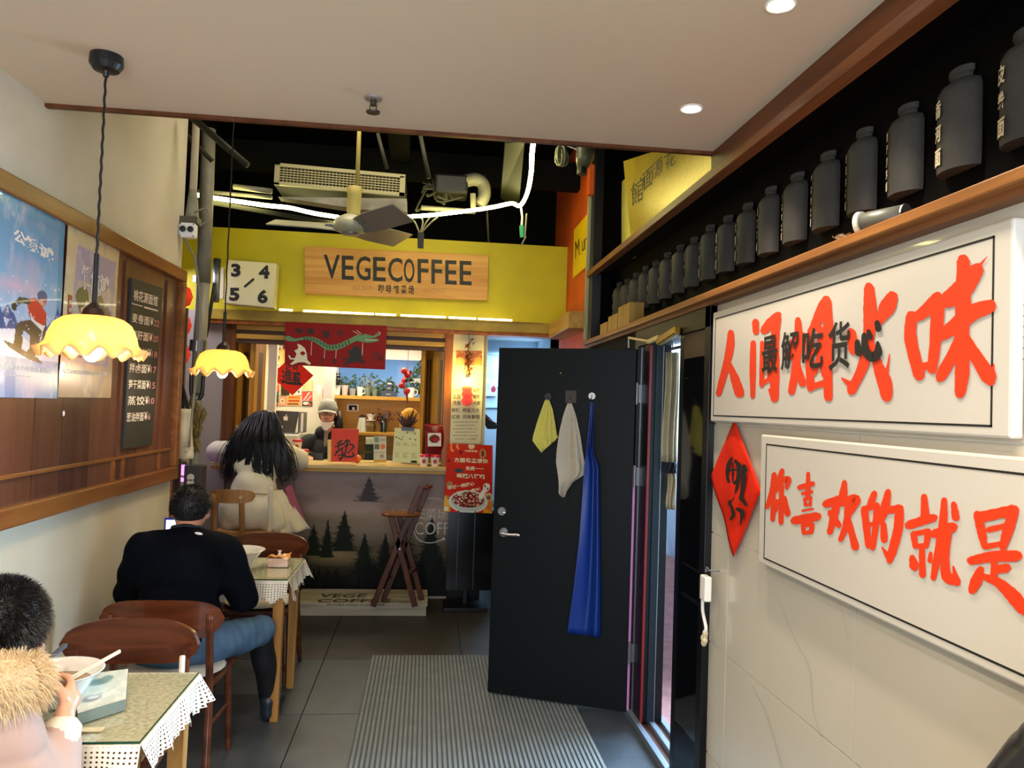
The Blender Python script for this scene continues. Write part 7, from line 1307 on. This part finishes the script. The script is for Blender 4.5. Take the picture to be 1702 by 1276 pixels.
# ================================================================== FOOD AND SMALL THINGS ON THE TABLES
def bowl(c, R_, h, label, soup, noodles=False, name='noodle_bowl'):
    b_ = thing(name, label, 'bowl', c, 0, None); c = Vector(c)
    MB().lathe([(.001, 0), (R_*.45, 0), (R_*.48, .008), (R_*.62, h*.35), (R_*.88, h*.85), (R_*.98, h*.97), (R_*1.03, h), (R_*1.02, h*1.02), (R_*.95, h*.99), (R_*.85, h*.83), (R_*.58, h*.35), (.001, .012)], c, 40).build('bowl', M['ceramic'], b_, smooth=True)
    if soup: MB().lathe([(R_*.77, h*.66), (.001, h*.665)], c, 32, cap=False).build('soup', soup, b_)
    if noodles:
        t = MB(); rr = random.Random(3)
        for i in range(46):
            p = c+V(rr.uniform(-.3, .3)*R_, rr.uniform(-.3, .3)*R_, h*.7+rr.uniform(0, .02)); a = rr.uniform(0, 2*PI); pts = [p]
            for k in range(5): a += rr.uniform(-.9, .9); p = p+V(math.cos(a), math.sin(a), rr.uniform(-.2, .2))*.02; pts.append(p)
            t.tube(bez(pts, 3), .0028, 5)
        o = t.build('noodles', mat('golden noodles', '#c79a3c', .4, c2='#a87424', vs=30), b_, smooth=True); o['kind'] = 'stuff'
    return b_
broth = mat('brown broth', '#a8906a', .15, c2='#8f7449', vs=14)
c1 = at(140, 1135, z=ZG); bowl((c1.x-.01, 2.47, ZG), .125, .098, 'large white bowl of clear brown broth on the nearer table', broth)
cN = at(75, 1190, z=ZG); bowl((-1.14, 2.285, ZG), .085, .07, 'smaller white bowl of golden noodles half hidden by the eating hand', mat('noodle sauce', '#9a7434', .4), True)
c2_ = at(397, 945, z=ZG); bowl((-1.0, 4.43, ZG), .135, .095, 'large white bowl on the farther table beside the man in navy', mat('pale broth', '#cfc6a8', .2), False)
# chopsticks, spoons
tip = at(140, 1108, y=2.27); hx = tip
cs = thing('chopsticks', 'pale chopsticks held in the hand over the large bowl', 'chopsticks', tip); t = MB()
for o_ in (0, .008): t.tube([at(108, 1135, y=2.28)+V(0, 0, o_), at(199, 1083, y=2.46)+V(0, 0, o_*.4)], [.0028, .0042], 8)
t.build('stick', mat('pale bamboo', '#dccaa6', .5), cs)
s_ = thing('soup_spoon', 'white spoon with its handle standing out of the farther bowl', 'spoon', at(425, 922, y=4.45)); MB().tube([at(405, 940, y=4.43), at(422, 925, y=4.45), at(437, 912, y=4.47)], [.012, .006, .005], 8).build('handle', M['ceramic'], s_); MB().ell(at(404, 942, y=4.43), (.024, .018, .008), 14, 8).build('scoop', M['ceramic'], s_)
d_ = thing('dark_chopsticks', 'dark grey chopsticks resting on the rim of the large bowl', 'chopsticks', at(95, 1085, y=2.4)); MB().bar(at(84, 1092, y=2.4), at(109, 1070, y=2.5), .012, .006).bar(at(86, 1090, y=2.41), at(110, 1072, y=2.51), .006, .012).build('stick', mat('slate plastic', '#4a4f5a', .4), d_)
# open packet of tissues / box on the nearer table
tb_ = thing('tissue_box', 'flat grey green printed cardboard box with torn edge on the nearer table', 'box', (-.95, 2.34, ZG)); gg = mat('grey green card', '#78857a', .5, c2='#66736a', vs=9)
A0, B0 = at(128, 1205, z=ZG), at(208, 1180, z=ZG); A1, B1 = at(120, 1140, z=ZG), at(212, 1128, z=ZG); hh = .032; upv = V(0, 0, hh)
MB().hexa([A0, B0, B1, A1], [v+upv for v in (A0, B0, B1, A1)]).build('carton', gg, tb_)
P = Pic(60, 50, '#c3cbc0').noise(.6, '#e2e6dc', 5, -.1, 4).ell(.45, .3, .28, .12, '#7f9a94', .4).ell(.62, .22, .14, .1, '#7f9a94', .4).ell(.3, .72, .22, .1, '#8b9296', .3).ell(.34, .7, .14, .05, '#d5dad8', .3)
P.panel('print', quadf(A1+upv+V(0, 0, .001), B1+upv+V(0, 0, .001), B0+upv+V(0, 0, .001), A0+upv+V(0, 0, .001)), VC, tb_)
MB().hexa([B0+V(-.09, -.006, 0), B0+V(-.005, -.004, 0), B0+V(-.005, -.004, .012), B0+V(-.09, -.006, .01)], [B0+V(-.09, -.001, 0), B0+V(-.005, -.001, 0), B0+V(-.005, -.001, .012), B0+V(-.09, -.001, .01)]).build('torn_edge', mat('brown card', '#a38a5c', .8), tb_)
ls = MB().sheet(lambda u, v: at(130, 1208, z=ZG+.001)+V(.075*u, -.03*v-.004, .001+.0006*math.sin(u*7)), 8, 4, .0006).build('paper_leaflet', mat('patterned leaflet', '#d8cdb0', .6, c2='#c2b084', vs=60)); tag(ls, 'thin pale leaflet on the glass in front of the grey green box', 'leaflet')
# tissue pack on the farther table
tp = thing('tissue_pack', 'orange topped tissue pack on the farther table', 'tissue pack', at(464, 942, z=ZG)); c_ = at(464, 940, z=ZG); 
MB().box(c_.x-.055, c_.x+.055, c_.y-.05, c_.y+.05, ZG, ZG+.05).build('pack', mat('pinkish pack', '#d0a48c', .4, c2='#e6cdb8', vs=20), tp, bevel=.006); t = MB().sheet(lambda u, v: V(c_.x-.058+.116*u, c_.y-.052+.104*v, ZG+.052+.012*math.sin(u*5)*math.sin(v*4+1)+.006*math.sin(u*13)), 12, 10, .003)
t.build('orange_film', mat('orange film', '#e6971e', .3), tp, smooth=True); MB().lathe([(.014, 0), (.006, .02), (.012, .03)], c_+V(0, 0, .055), 8).build('tissue', M['paper'], tp)
